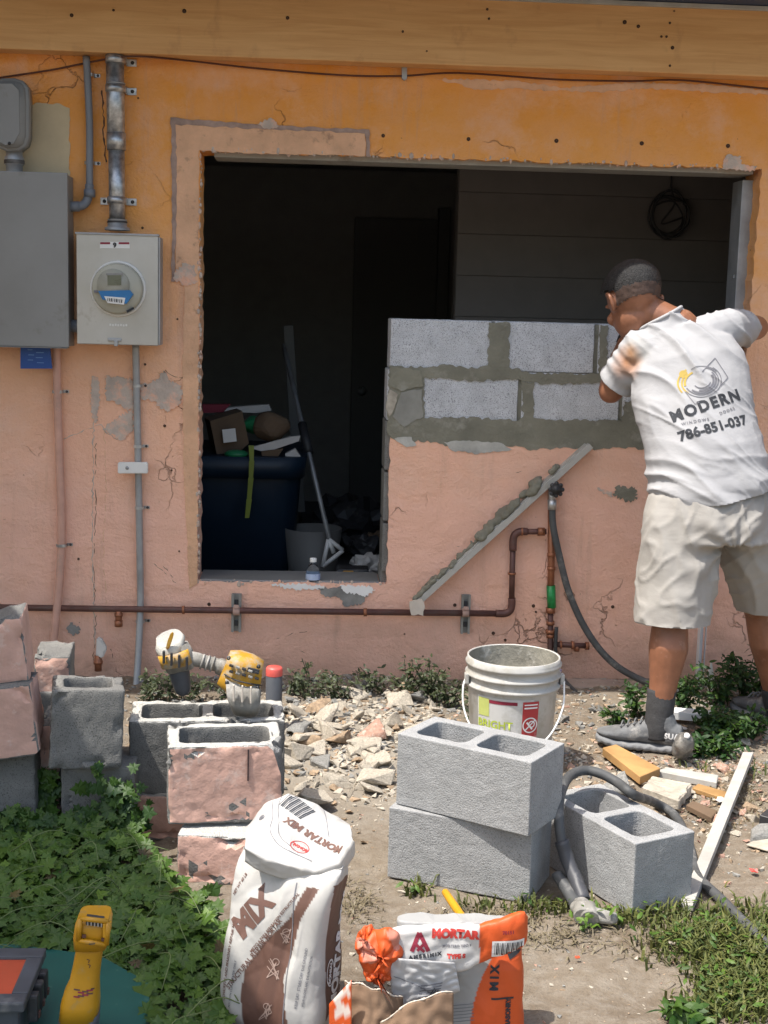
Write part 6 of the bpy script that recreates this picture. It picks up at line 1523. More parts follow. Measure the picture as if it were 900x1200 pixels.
# red capped can
t = thing('spray_can', 'short dark can with a red cap standing behind the yellow power tool', 'can', P(321, 812, -.8)); c = P(321, 812, -.8); cz = gz(c.x, c.y); cs = .030/.0225; c = Vector((c.x, c.y, cz)); ch = P(321, 781, -.8).z-cz
bm = bmesh.new(); lathe(bm, [(.026, 0), (.028, .004), (.028, ch-.03), (.024, ch-.026)], 24, c, None, True); obj('body', bm, MT['toolgrey'], t)
bm = bmesh.new(); lathe(bm, [(.0285, ch-.03), (.0285, ch-.008), (.025, ch-.001), (.001, ch)], 24, c); obj('cap', bm, simple('coral_cap', (.72, .12, .10), .45, var=.2, dirt=(.7, .5, .45), dirt_amt=.2), t)
# teal board on the ground with the yellow handle tool and the tray
zt_ = .075
t = thing('teal_sheet', 'smooth dark teal plastic sheet lying among the vines in the front left corner', 'plastic sheet', on_z(60, 1170, zt_))
bm = bmesh.new(); q = [on_z(*p, zt_) for p in ((-160, 1100), (20, 1105), (120, 1118), (178, 1150), (190, 1330), (-200, 1330))]
vs = [bm.verts.new(v) for v in q]; f = bm.faces.new(vs); r = bmesh.ops.extrude_face_region(bm, geom=[f]); bmesh.ops.translate(bm, vec=(0, 0, -.03), verts=[g for g in r['geom'] if isinstance(g, bmesh.types.BMVert)])
bmesh.ops.bevel(bm, geom=list(bm.edges), offset=.008, segments=2, affect='EDGES'); obj('sheet', bm, MT['teal'], t)
t = thing('yellow_tool', 'yellow cordless tool standing on its head with its empty battery slot upward', 'power tool', on_z(95, 1215, zt_))
by = on_z(92, 1218, zt_).y
Q = lambda px, py, o=0: on_y(px, py, by-o)
def qsec(px, py, w, dpt, o=0, e=3.4, ln=.0): return (Q(px, py, o), Vector((w/550., 0, ln)), Vector((0, dpt, 0)), e)
bm = bmesh.new(); loft(bm, [qsec(89, 1224, 23, .045, 0, 3), qsec(91, 1204, 22, .043, 0, 3), qsec(93, 1192, 21, .040), qsec(94.5, 1184, 20, .036)], 32); fold_disp(bm, lambda p: .001*noise.noise(p*60)); obj('rubber_boot', bm, MT['toolgrey'], t)
bm = bmesh.new(); loft(bm, [qsec(93, 1190, 20.5, .039), qsec(94.5, 1172, 20, .036), qsec(96.5, 1158, 18, .032), qsec(99, 1148, 15.5, .028), qsec(102, 1130, 14.5, .026), qsec(105, 1112, 14, .026), qsec(107, 1100, 14.5, .028)], 32); hd = obj('handle', bm, MT['yellow'], t)
bm = bmesh.new(); secs = [qsec(107, 1107, 17, .032, 0, 4), qsec(108.5, 1092, 18.5, .040, 0, 5), qsec(110, 1078, 18, .042, 0, 5), qsec(110.5, 1071, 16, .038, 0, 5)]; loft(bm, secs, 40); hs = obj('battery_mount', bm, MT['yellow'], t)
bm = bmesh.new()
for a_, b_ in (((94, 1076), (127, 1080)), ((94, 1076), (92, 1102)), ((92, 1102), (124, 1107)), ((127, 1080), (124.5, 1107))): tube(bm, [Q(*a_, .046), Q(*b_, .046)], .0052, 8)
obj('mount_frame', bm, MT['yellow'], t)
bm = bmesh.new(); L_ = [(100.5, 1075.5), (121, 1078), (121, 1086.5), (100.5, 1084)]; poly_xz(bm, [[(Q(*p, .046).x, Q(*p, .046).z) for p in L_]], by-.0455, by-.03); tm = obj('terminal', bm, MT['dark'], t)
for k in range(5):
    bm = bmesh.new(); box(bm, Q(103+k*4, 1080.5+k*.5, .047), (.0022, .004, .012)); obj('contact', bm, MT['galv'], tm)
for px, py in ((98.5, 1097), (121, 1101)):
    bm = bmesh.new(); box(bm, Q(px, py, .0455), (.007, .003, .006)); obj('slot', bm, MT['copper'], t)
bm = bmesh.new(); box(bm, Q(108, 1105.5, .049), (.012, .004, .0035)); obj('slot', bm, MT['dark'], t)
bm = bmesh.new(); box(bm, Q(122.5, 1090, .047), (.006, .008, .028), None, .002); obj('rail', bm, MT['yellow'], t)
hb = bvh_of(hd)
for k, (px, py) in enumerate(((103.5, 1127), (104.5, 1133))):
    bm = bmesh.new(); line2d(bm, [(-.003, .004), (.002, .001), (-.001, -.004)], .0016, 2); print_on('scratch', bm, Q(px, py, .03), (1, 0, .1), Z, MT['copper'], t, hb, .001, .1)
for k in range(9):
    bm = bmesh.new(); rect2d(bm, -.006, -.0014, .006, .0014, 2, 1); print_on('worn_label', bm, Q(89+(k % 5)*5, 1163+(k//5)*4.5+((k*3) % 4), .04), (1, 0, -.12), Z, MT['ink_maroon'] if k % 2 else MT['copper'], t, hb, .001, .1)
t = thing('tool_tray', 'black tool tray with an orange red inside cut off by the lower left corner', 'tool box', on_z(10, 1210, zt_))
ty = on_z(15, 1225, zt_).y; q0 = on_y(-60, 1225, ty); q1 = on_y(33, 1160, ty)
xT, zT = q1.x, q1.z
bm = bmesh.new(); box_minmax(bm, (xT-.34, ty-.03, zt_+.002), (xT-.012, ty+.16, zT-.012), .012); obj('body', bm, MT['toolgrey'], t)
bm = bmesh.new()
for a_, b_ in (((xT-.36, ty-.05, zT-.02), (xT+.002, ty-.012, zT)), ((xT-.36, ty+.135, zT-.02), (xT+.002, ty+.175, zT)), ((xT-.030, ty-.0115, zT-.02), (xT+.002, ty+.1345, zT))): box_minmax(bm, a_, b_, .004)
obj('rim', bm, MT['toolgrey'], t)
bm = bmesh.new(); box_minmax(bm, (xT-.35, ty-.011, zT-.011), (xT-.031, ty+.134, zT-.006)); obj('tray', bm, MT['orange_red'], t)
for k in range(3):
    bm = bmesh.new(); box(bm, (xT+.006, ty+.02+.045*k, zT-.045), (.020, .026, .055), None, .005); obj('latch', bm, MT['dark'], t)
    bm = bmesh.new(); box(bm, (xT+.017, ty+.02+.045*k, zT-.06), (.004, .012, .012), None, .001); obj('latch_badge', bm, MT['copper'], t)

# ================================================================== ADDED SHADE SAIL (unseen at left, put in to shade stacks and vines)
t = thing('added_shade_sail', 'unseen fabric sail on posts added left of the block stacks to shade them', 'shade sail', (-3, -2, 0))
def sail(u_, v_):
    a = Vector((-6.2, -.72, 2.75)).lerp(Vector((-2.05, -.72, 2.58)), u_); b = Vector((-5.6, -3.9, 2.7)).lerp(Vector((-.89, -3.55, 2.6)), u_)
    p = a.lerp(b, v_); p.z -= .10*math.sin(math.pi*u_)*math.sin(math.pi*v_); return p
def sheet0(nu, nv, fn):
    bm = bmesh.new(); g = [[bm.verts.new(fn(i/nu, j/nv)) for i in range(nu+1)] for j in range(nv+1)]
    for j in range(nv):
        for i in range(nu): bm.faces.new((g[j][i], g[j][i+1], g[j+1][i+1], g[j+1][i])).smooth = True
    return bm
bm = sheet0(16, 12, sail); bm.normal_update(); bmesh.ops.solidify(bm, geom=list(bm.faces), thickness=.004); obj('fabric', bm, simple('added_sail_fabric', (.30, .28, .24), .9), t)
bm = bmesh.new(); tube(bm, [(-.89, -3.55, 2.6), (-.75, -7.2, 2.86)], .006, 8); obj('rope', bm, MT['paper'], t)
for p in ((-.75, -7.2, 2.9), (-5.62, -3.93, 2.82)):
    bm = bmesh.new(); tube(bm, [(p[0], p[1], -.1), p], .03, 14); obj('post', bm, MT['emt'], t)

# ================================================================== RUBBLE, TIMBER, SMALL THINGS
def chunk_mesh(seed, flat=.7, n=11):
    rnd = random.Random(seed); bm = bmesh.new()
    for _ in range(n): bm.verts.new((rnd.uniform(-.5, .5), rnd.uniform(-.5, .5), rnd.uniform(-.5, .5)*flat))
    r = bmesh.ops.convex_hull(bm, input=bm.verts); bmesh.ops.delete(bm, geom=[v for v in bm.verts if not v.link_faces], context='VERTS')
    bmesh.ops.bevel(bm, geom=list(bm.edges), offset=.03, segments=1, affect='EDGES')
    bmesh.ops.subdivide_edges(bm, edges=[e for e in bm.edges if e.calc_length() > .25], cuts=1); bmesh.ops.triangulate(bm, faces=bm.faces)
    for v in bm.verts: v.co += v.co.normalized()*.05*noise.noise(v.co*5+Vector((seed, 0, 0)))
    bmesh.ops.recalc_face_normals(bm, faces=bm.faces); me = bpy.data.meshes.new('chunk'); bm.to_mesh(me); bm.free(); return me
PROTO = [chunk_mesh(k, (.75, .45, .6, .35)[k % 4], 9+k % 4) for k in range(16)]
chunk_cache = {}
def chunk(k, mat, p, size, rz, label, group, name='rubble_chunk', tilt=0.2, sq=(1, 1, 1)):
    key = (k % 16, mat)
    if key not in chunk_cache:
        me = PROTO[k % 16].copy(); me.materials.append(MT[mat]); chunk_cache[key] = me
    o = bpy.data.objects.new(name, chunk_cache[key]); COL.objects.link(o)
    o.location = p + Vector((0, 0, size*sq[2]*.16)); o.rotation_euler = (random.uniform(-tilt, tilt), random.uniform(-tilt, tilt), rz); o.scale = (size*sq[0], size*sq[1], size*sq[2])
    return tag(o, label, 'rubble', group)
for k, (px, py, s, m, lb) in enumerate([
    (432, 866, .125, 'rubble_pink', 'large pink painted rubble chunk left of the stacked new blocks'),
    (434, 892, .095, 'rubble', 'squarish whitish rubble chunk just below the large pink one'),
    (373, 897, .095, 'rubble_grey', 'grey rubble chunk lying in the lit pile above the brown mortar bag'),
    (350, 858, .115, 'rubble_grey', 'flat dark slab leaning in the rubble right of the dusty blocks'),
    (332, 838, .10, 'rubble_grey', 'dark rubble slab touching the right end of the dusty blocks'),
    (424, 806, .085, 'rubble_grey', 'pointed grey slab standing in the shade under the bottle sill'),
    (487, 822, .10, 'rubble_grey', 'flat grey slab in the shade left of the white bucket'),
    (458, 819, .06, 'rubble', 'small light chunk on the edge of the eave shadow'),
    (457, 850, .10, 'rubble', 'broad pale chunk behind the left core of the upper new block'),
    (376, 853, .085, 'rubble', 'pale angular chunk at the shadow edge of the rubble pile'),
    (368, 944, .12, 'rubble', 'pale chunk half hidden behind the white folded bag top'),
    (353, 926, .07, 'rubble', 'small pale chunk between the pink faced block and the bag'),
    (400, 872, .11, 'rubble_tan', 'sandy lump in the middle of the lit rubble pile'),
    (868, 872, .085, 'rubble', 'white flaky chunk in the sunny rubble above the pale stick'),
    (880, 862, .05, 'rubble_pink', 'small orange pink chunk right of the white flaky one'),
    (893, 985, .10, 'rubble_grey', 'flat grey stone at the right edge of the yard'),
    (716, 930, .13, 'rubble_grey', 'grey lump of old mortar beside the broken concrete slab'),
    ]):
    chunk(k, m, drop(px, py), s, random.random()*6, lb, None)
rnd = random.Random(11)
def scatter_chunks(n, poly, smin, smax, mats, label, group, flat=1.0):
    xs = [p[0] for p in poly]; ys = [p[1] for p in poly]; c_ = 0; guard = 0
    while c_ < n and guard < 9000:
        guard += 1
        px, py = rnd.uniform(min(xs), max(xs)), rnd.uniform(min(ys), max(ys))
        ins = False; j = len(poly)-1
        for i in range(len(poly)):
            if (poly[i][1] > py) != (poly[j][1] > py) and px < (poly[j][0]-poly[i][0])*(py-poly[i][1])/(poly[j][1]-poly[i][1])+poly[i][0]: ins = not ins
            j = i
        if not ins: continue
        p = drop(px, py); s = smin+(smax-smin)*rnd.random()**2
        if p.y > -.05: continue
        chunk(rnd.randrange(16), rnd.choice(mats), p, s, rnd.random()*6, label, group, tilt=.5, sq=(1, rnd.uniform(.6, 1), flat*rnd.uniform(.6, 1.1))); c_ += 1
scatter_chunks(72, [(335, 845), (400, 815), (520, 815), (540, 850), (452, 870), (445, 930), (380, 925), (335, 900)], .04, .15, ['rubble', 'rubble', 'rubble', 'rubble', 'rubble', 'rubble_tan'], 'small pale chunk in the sunny rubble pile left of the new blocks', 'pale chunks of the sunny rubble pile')
scatter_chunks(46, [(325, 800), (560, 795), (545, 838), (420, 828), (338, 850), (330, 900), (318, 850)], .035, .075, ['rubble_grey', 'rubble_grey', 'rubble'], 'grey chunk lying in the shade along the foot of the wall', 'grey chunks in the shade at the wall foot')
scatter_chunks(60, [(640, 850), (900, 862), (900, 985), (835, 985), (760, 950), (690, 905), (640, 900)], .025, .075, ['rubble_tan', 'rubble_pink', 'rubble', 'rubble', 'rubble'], 'small tan or reddish chunk scattered around the shoe and timber', 'small reddish chunks around the shoe')
scatter_chunks(22, [(642, 825), (735, 828), (735, 850), (650, 858)], .03, .06, ['rubble_grey'], 'grey chunk in the shade between the bucket and the shoe', 'grey chunks between bucket and shoe')
# gravel: too small to pick apart, one real mesh
def gravel(name, n, fn, mats, label):
    V, Fc, MI = [], [], []; base = 0; protos = []
    for k in range(6):
        b = bmesh.new(); r_ = random.Random(k)
        for _ in range(8): b.verts.new((r_.uniform(-.5, .5), r_.uniform(-.5, .5), r_.uniform(-.35, .35)))
        bmesh.ops.convex_hull(b, input=b.verts); bmesh.ops.delete(b, geom=[v for v in b.verts if not v.link_faces], context='VERTS'); b.verts.index_update()
        protos.append((np.array([v.co[:] for v in b.verts]), [[v.index for v in f.verts] for f in b.faces])); b.free()
    for i in range(n):
        x, y, s, mi = fn(i)
        pv, pf = protos[i % 6]; a = RNG.random()*6.28; ca, sa = math.cos(a), math.sin(a); q = pv*np.array((s, s*RNG.uniform(.6, 1), s*RNG.uniform(.5, .9)))
        q = np.stack([q[:, 0]*ca-q[:, 1]*sa+x, q[:, 0]*sa+q[:, 1]*ca+y, q[:, 2]+gz(x, y)+s*.12], 1)
        V.append(q); Fc += [[j+base for j in f] for f in pf]; MI += [mi]*len(pf); base += len(q)
    me = bpy.data.meshes.new(name); me.from_pydata(np.concatenate(V).tolist(), [], Fc)
    for m in mats: me.materials.append(MT[m])
    me.polygons.foreach_set('material_index', MI); o = bpy.data.objects.new(name, me); COL.objects.link(o)
    return tag(o, label, 'gravel', None, 'stuff')
def g1(i):
    z = RNG.random()
    if z < .34: x, y = RNG.normal(.12, .34), RNG.normal(-.75, .34); s = .005+.036*RNG.random()**3.2; m = int(RNG.choice([0, 0, 0, 1, 2]))
    elif z < .66: x, y = RNG.normal(1.35, .42), RNG.normal(-.95, .38); s = .005+.028*RNG.random()**3; m = int(RNG.choice([0, 0, 1, 2, 2, 3]))
    elif z < .74: x, y = RNG.uniform(-1.2, 2.2), RNG.uniform(-.45, -.03); s = .008+.022*RNG.random()**2; m = int(RNG.choice([1, 1, 0]))
    else: x, y = RNG.uniform(-.6, 2.3), RNG.uniform(-3.1, -.2); s = .004+.013*RNG.random()**3; m = int(RNG.choice([0, 1, 2, 3, 0]))
    y = min(y, -.02); return x, y, s, m
gravel('gravel', 16000, g1, ['rubble', 'rubble_grey', 'rubble_tan', 'rubble_pink'], 'loose gravel and crumbs of broken plaster strewn over the dirt')
# footing ledge under the wall
bm = bmesh.new(); box_minmax(bm, (on_y(648, 830, -.1).x, -.13, -.06), (on_y(752, 830, -.1).x, -.004, .045), .012)
bmesh.ops.subdivide_edges(bm, edges=bm.edges, cuts=6, use_grid_fill=True); fold_disp(bm, lambda p: .008*noise.noise(p*14)); obj('footing', bm, simple('dusty_footing', (.33, .26, .22), .95, var=.25, bscale=30, bstr=.6), house)
def slab(name, label, cat, c4, th, mat, lift=0.0, bev=.002, rough_=0, ends=None):
    """flat piece lying on the dirt, given by the four corners of its top seen at pixels (at height th)"""
    q = [drop(*p, th+lift) for p in c4]; zt__ = sum(v.z for v in q)/4
    bm = bmesh.new(); top = [bm.verts.new(v) for v in q]; bot = [bm.verts.new((v.x, v.y, v.z-th)) for v in q]
    bm.faces.new(top); bm.faces.new(bot[::-1])
    for i in range(4): bm.faces.new((top[i], top[(i+1) % 4], bot[(i+1) % 4], bot[i]))
    if bev: bmesh.ops.bevel(bm, geom=list(bm.edges), offset=bev, segments=1, affect='EDGES')
    if rough_:
        for _ in range(4):
            le = [e for e in bm.edges if e.calc_length() > .018]
            if le: bmesh.ops.subdivide_edges(bm, edges=le, cuts=1); bmesh.ops.triangulate(bm, faces=bm.faces)
        fold_disp(bm, lambda p: rough_*noise.noise(p*28)+rough_*.6*noise.noise(p*70))
    return tag(obj(name, bm, MT[mat]), label, cat)
slab('wooden_plank', 'short ochre wooden plank lying under the toe of the grey shoe', 'plank', [(706, 876), (722, 872), (774, 900), (750, 910)], .028, 'wood', .012)
slab('whitewashed_plank', 'whitewashed plank lying behind the broken concrete slab', 'plank', [(769, 903), (782, 899), (842, 908), (840, 917)], .022, 'paintedwood', .004)
slab('broken_slab', 'broken slab of rough grey concrete between the planks and the single new block', 'concrete slab', [(753, 922), (764, 909), (811, 918), (796, 938)], .035, 'rubble', .008, .004, .005)
slab('ochre_offcut', 'thin ochre wood offcut behind the tan stub near the pale stick', 'wood offcut', [(811, 923), (818, 918), (853, 928), (848, 935)], .016, 'wood', .004)
slab('tan_stub', 'short tan wooden stub lying right of the broken concrete slab', 'wood offcut', [(804, 943), (812, 938), (841, 950), (834, 958)], .018, 'cardboard', .006)
a, b = drop(804, 1064, .012), drop(877, 884, .05)
bm = bmesh.new(); box(bm, (a+b)/2, ((b-a).length, .034, .016), frame_rot(b-a, (-.15, 0, 1)), .0015); thing1('pale_stick', 'long pale wooden stick lying slanted right of the single new block', 'stick', bm, MT['paintedwood'])
slab('white_board', 'white board edge lying in the weeds behind the shoe', 'board', [(775, 833), (782, 828), (838, 832), (834, 838)], .03, 'white', .02)
slab('rust_carton', 'flat brown carton piece at the right edge beside the weeds', 'carton', [(884, 812), (895, 806), (930, 808), (925, 816)], .06, 'cardboard', .0)
slab('grey_sheet_scrap', 'pale flat scrap lying at the right edge below the red scrap', 'scrap', [(874, 989), (905, 974), (930, 986), (900, 996)], .006, 'rubble', .006)
slab('dark_tray', 'small black plastic tray lying at the right edge of the yard', 'tray', [(890, 955), (898, 948), (935, 952), (930, 966)], .035, 'dark', .0)
def scrap(px, py, s, mat, name, label, cat, seed):
    p = drop(px, py); r_ = random.Random(seed); bm = bmesh.new(); vs = []
    for k in range(7):
        a = k*2*math.pi/7; rr = s*r_.uniform(.5, 1); vs.append(bm.verts.new((p.x+rr*math.cos(a), p.y+rr*.8*math.sin(a), p.z+.012+r_.uniform(0, s*.6))))
    cv = bm.verts.new((p.x, p.y, p.z+.012+s*.3))
    for k in range(7): bm.faces.new((cv, vs[k], vs[(k+1) % 7]))
    bmesh.ops.recalc_face_normals(bm, faces=bm.faces); bmesh.ops.solidify(bm, geom=list(bm.faces), thickness=.0015); return thing1(name, label, cat, bm, MT[mat])
scrap(883, 1026, .016, 'red', 'red_scrap', 'small bright red scrap on the dirt near the pale stick', 'scrap', 1)
scrap(833, 1164, .010, 'orange_red', 'orange_scrap', 'tiny orange scrap in the grass at the bottom right', 'scrap', 2)
scrap(676, 1128, .010, 'orange_red', 'orange_scrap', 'tiny orange scrap on bare dirt right of the orange bag', 'scrap', 3)
scrap(799, 858, .034, 'paper', 'crumpled_paper', 'white torn paper caught on the weeds behind the shoe heel', 'paper', 4)
scrap(843, 943, .018, 'paper', 'paper_scrap', 'white paper scrap beside the pale stick', 'paper', 5)
scrap(640, 906, .030, 'paper', 'paper_scrap', 'white paper scrap on the rubble right of the stacked blocks', 'paper', 6)
scrap(787, 1112, .016, 'rubble', 'white_pebble', 'round white pebble in the grass edge', 'pebble', 7)
# clear jug by the heel
t = thing('plastic_jug', 'crushed clear plastic jug lying right behind the heel of the grey shoe', 'jug', drop(795, 893)); c = drop(795, 890)
prof = [(.001, 0), (.030, .001), (.034, .01), (.035, .03), (.032, .04), (.035, .05), (.034, .07), (.022, .092), (.012, .1)]
bm = bmesh.new(); rr = Matrix.Rotation(math.radians(38), 3, 'X'); lathe(bm, prof, 24, c+Vector((0, -.02, .03)), rr); fold_disp(bm, lambda p: .004*noise.noise(p*40)); obj('body', bm, simple('cloudy_plastic', (.17, .165, .155), .2, var=.5, vscale=20, dirt=(.40, .385, .35), dirt_amt=.4, dscale=15), t)
bm = bmesh.new(); lathe(bm, [(.010, .098), (.010, .106), (.001, .107)], 16, c+Vector((0, -.02, .03)), rr); obj('cap', bm, MT['white'], t)
# heavy cable looped over the single block
t = thing('thick_cable', 'thick dusty black cable looping over the single new block with a taped end', 'cable', on_z(700, 1060, 0))
pts = [on_z(985, 1190, .016), on_z(899, 1108, .018), on_z(846, 1055, .018), on_z(818, 1026, .018), on_z(806, 985, .02), on_z(790, 955, .02), on_z(766, 940, .06), on_z(744, 932, .215), on_z(722, 916, .235), on_z(702, 906, .25), on_z(684, 903, .255), on_z(667, 910, .255), on_z(657, 930, .245), on_z(655, 955, .205), on_z(658, 985, .15), on_z(666, 1010, .10), on_z(676, 1034, .062), on_z(684, 1056, .032)]
bm = bmesh.new(); tube(bm, spline(pts, 8), .0135, 14); obj('cable', bm, MT['hose'], t)
bm = bmesh.new(); tube(bm, spline([pts[14], pts[15], pts[16], pts[17]], 5), .0185, 14); fold_disp(bm, lambda p: .002*noise.noise(p*80)); obj('sleeve', bm, simple('black_sleeve', (.06, .062, .07), .5, var=.4, dirt=(.22, .22, .22), dirt_amt=.2), t)
bm = bmesh.new(); tube(bm, spline([on_z(653, 1024, .07), on_z(664, 1042, .045), on_z(675, 1060, .03), on_z(684, 1068, .028)], 5), .016, 12); fold_disp(bm, lambda p: .004*noise.noise(p*60)); obj('lever', bm, MT['hose'], t)
bm = bmesh.new(); capsule(bm, [on_z(677, 1064, .03), on_z(690, 1070, .028), on_z(706, 1074, .026), on_z(717, 1076, .024)], [.019, .021, .017, .016], 14); fold_disp(bm, lambda p: .003*noise.noise(p*90)); obj('nozzle', bm, MT['dustgrey'], t)
for px in (681, 689): 
    bm = bmesh.new(); tube(bm, [on_z(px, 1060+(px-681)*.5, .034), on_z(px+2, 1075+(px-681)*.3, .026)], .0225, 12); obj('clamp', bm, MT['dustgrey'], t)

# ================================================================== PLANTS
def leaves(name, items, mat, shape, label, cat, kind='stuff', parent=None):
    """items: (pos, normal, heading, size, tone)"""
    sv, sf = shape; V, Fc, tone = [], [], []; base = 0
    for p, n, h, s, tn in items:
        n = Vector(n).normalized(); x = Vector((math.cos(h), math.sin(h), 0)); x = (x-n*x.dot(n)).normalized(); y = n.cross(x)
        for a, b, c_ in sv: V.append(tuple(Vector(p)+(x*a+y*b+n*c_)*s)); tone.append(tn)
        Fc += [[i+base for i in f] for f in sf]; base += len(sv)
    me = bpy.data.meshes.new(name); me.from_pydata(V, [], Fc); me.materials.append(MT[mat])
    at = me.color_attributes.new('print', 'FLOAT_COLOR', 'POINT'); arr = np.ones((len(V), 4), np.float32); arr[:, :3] = np.clip(np.array(tone), 0, 1)[:, None]; at.data.foreach_set('color', arr.ravel())
    o = bpy.data.objects.new(name, me); COL.objects.link(o)
    if parent: o.parent = parent; o.matrix_parent_inverse = parent.matrix_basis.inverted()
    else: tag(o, label, cat, None, kind)
    return o
def lobed():
    pts = [(0, 0, 0)]; out = [(-.04, 0), (.02, .22), (-.10, .42), (.16, .36), (.30, .56), (.44, .30), (.62, .40), (.66, .18), (1.0, 0)]
    full = out + [(a, -b) for a, b in out[-2:0:-1]]
    v = [(.42, 0, .0)] + [(a, b, -.10*abs(b)-.16*(a-.4)**2+.03*((i*7) % 3)) for i, (a, b) in enumerate(full)]
    f = [(0, i, i+1) for i in range(1, len(full))] + [(0, len(full), 1)]
    return v, f
def oval(): 
    v = [(0, 0, 0), (.3, .18, -.03), (.65, .17, -.06), (1, 0, -.16), (.65, -.17, -.06), (.3, -.18, -.03), (.5, 0, .0)]
    return v, [(0, 6, 1), (1, 6, 2), (2, 6, 3), (3, 6, 4), (4, 6, 5), (5, 6, 0)]
LOB, OV = lobed(), oval()
# vine carpet
def inpoly(px, py, poly):
    ins = False; j = len(poly)-1
    for i in range(len(poly)):
        if (poly[i][1] > py) != (poly[j][1] > py) and px < (poly[j][0]-poly[i][0])*(py-poly[i][1])/(poly[j][1]-poly[i][1])+poly[i][0]: ins = not ins
        j = i
    return ins
# carpet outline on the ground, from the pixels of its edge
edge = [on_z(*p, .06) for p in ((-120, 958), (0, 962), (60, 952), (110, 960), (150, 985), (190, 1020), (215, 1050), (250, 1062), (268, 1100), (262, 1200), (262, 1260), (180, 1250), (172, 1168), (130, 1128), (60, 1120), (0, 1125), (-160, 1118))]
EP = [(p.x, p.y) for p in edge]
exs = [p[0] for p in EP]; eys = [p[1] for p in EP]
its = []; stems = bmesh.new(); rv = random.Random(21); cnt = 0
while cnt < 6800:
    x, y = rv.uniform(min(exs), max(exs)), rv.uniform(min(eys), max(eys))
    if not inpoly(x, y, EP): continue
    if noise.noise((x*6, y*6, 31)) < -.30 and rv.random() < .8: continue
    hgt = .085+.055*noise.noise((x*4, y*4, 1))+.03*noise.noise((x*11, y*11, 2))
    lay = rv.random(); z = gz(x, y)+hgt*(.35+.65*lay)+.012*rv.random()
    if y > -1.75 and x < -.45: z += .035*rv.random()
    nrm_ = Vector((rv.gauss(0, .35)+.05, rv.gauss(-.35, .35), 1))
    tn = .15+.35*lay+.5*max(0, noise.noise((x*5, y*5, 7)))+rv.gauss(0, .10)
    if rv.random() < .03: tn += .5
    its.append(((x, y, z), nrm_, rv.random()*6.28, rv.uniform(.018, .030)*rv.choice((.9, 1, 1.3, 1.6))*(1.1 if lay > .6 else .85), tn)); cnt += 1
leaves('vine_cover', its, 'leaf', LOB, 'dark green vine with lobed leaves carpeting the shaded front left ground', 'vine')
its = []
for k in range(16):
    for _ in range(60):
        x, y = rv.uniform(min(exs), max(exs)), rv.uniform(min(eys), max(eys))
        if inpoly(x, y, EP): break
    its.append(((x, y, gz(x, y)+.075+.05*rv.random()), (rv.gauss(0, .7), rv.gauss(-.4, .6), 1), rv.random()*6, rv.uniform(.02, .042), rv.random()))
MT['dead'] = leaf_mat('dead_leaf', (.05, .035, .015), (.13, .10, .03))
leaves('dead_leaves', its, 'dead', LOB, 'brown and yellow dead leaves caught in the vine', 'dead leaves')
# runner stems and tendrils in the carpet
bm = bmesh.new()
for k in range(70):
    for _ in range(40):
        x, y = rv.uniform(min(exs), max(exs)), rv.uniform(min(eys), max(eys))
        if inpoly(x, y, EP): break
    a = rv.random()*6.28; L = rv.uniform(.08, .22); p0 = Vector((x, y, gz(x, y)+.07+.04*rv.random())); q = p0+Vector((math.cos(a), math.sin(a), 0))*L
    tube(bm, spline([p0, (p0+q)/2+Vector((rv.uniform(-.03, .03), rv.uniform(-.03, .03), rv.uniform(.0, .05))), q], 4), .0013, 4)
tag(obj('vine_stems', bm, simple('vine_stem', (.13, .17, .06), .7)), 'thin green runners of the vine between its leaves', 'vine', None, 'stuff')
# climbing leaves on the lower blocks
its = []
for (px, py, yf, n, sx, sy) in ((52, 935, -1.66, 70, 14, 30), (128, 935, -1.75, 60, 28, 32), (150, 965, -1.76, 50, 24, 22), (100, 965, -1.78, 50, 40, 14), (235, 1058, -1.98, 50, 34, 16), (20, 960, -1.78, 50, 30, 12)):
    for _ in range(n):
        p = on_y(px+rv.gauss(0, sx*.5), py+rv.gauss(0, sy*.5), yf-.02*rv.random())
        if p.z < .01: continue
        its.append((p, (rv.gauss(0, .4), -1, rv.gauss(.5, .4)), rv.random()*6, rv.uniform(.022, .046), .25+rv.gauss(0, .15)))
leaves('vine_climbers', its, 'leaf', LOB, 'vine leaves climbing the shaded lower blocks at the left', 'vine')
def weed(px, py, h, n, label, group, y=None, mat='weed', size=(.016, .034), spread=.07, tone=.3, shape=None):
    b = drop(px, py)
    if y is not None: b = Vector((b.x, min(b.y, y), gz(b.x, b.y)))
    if b.y > -.03: b.y = -.03
    t = thing('weed', label, 'plant', b, group); bm = bmesh.new(); its = []
    h *= .8; spread *= 1.25
    for k in range(max(4, n//14)):
        a = rv.random()*6.28; L = h*rv.uniform(.55, 1.1); lean = rv.uniform(.2, .9)*spread
        tip = b+Vector((math.cos(a)*lean, math.sin(a)*lean*.8-.01, L)); tip.y = min(tip.y, -.012); path = spline([b+Vector((rv.gauss(0, .02), rv.gauss(0, .015)-.01, -.01)), b.lerp(tip, .5)+Vector((0, 0, L*.12)), tip], 5)
        tube(bm, path, .0016, 5)
        for q in path[2:]:
            for _ in range(max(1, n//(max(4, n//14)*8))+1): its.append((q+Vector((rv.gauss(0, .012), rv.gauss(0, .012), rv.gauss(0, .008))), (rv.gauss(0, .6), rv.gauss(-.3, .6), 1), rv.random()*6.28, rv.uniform(*size), tone+rv.gauss(0, .2)))
    obj('stem', bm, MT['weed'], t)
    if not MT['weed'].get('x'): pass
    lv = leaves('foliage', its, mat, shape or OV, '', '', parent=t); lv['kind'] = 'stuff'
    return t
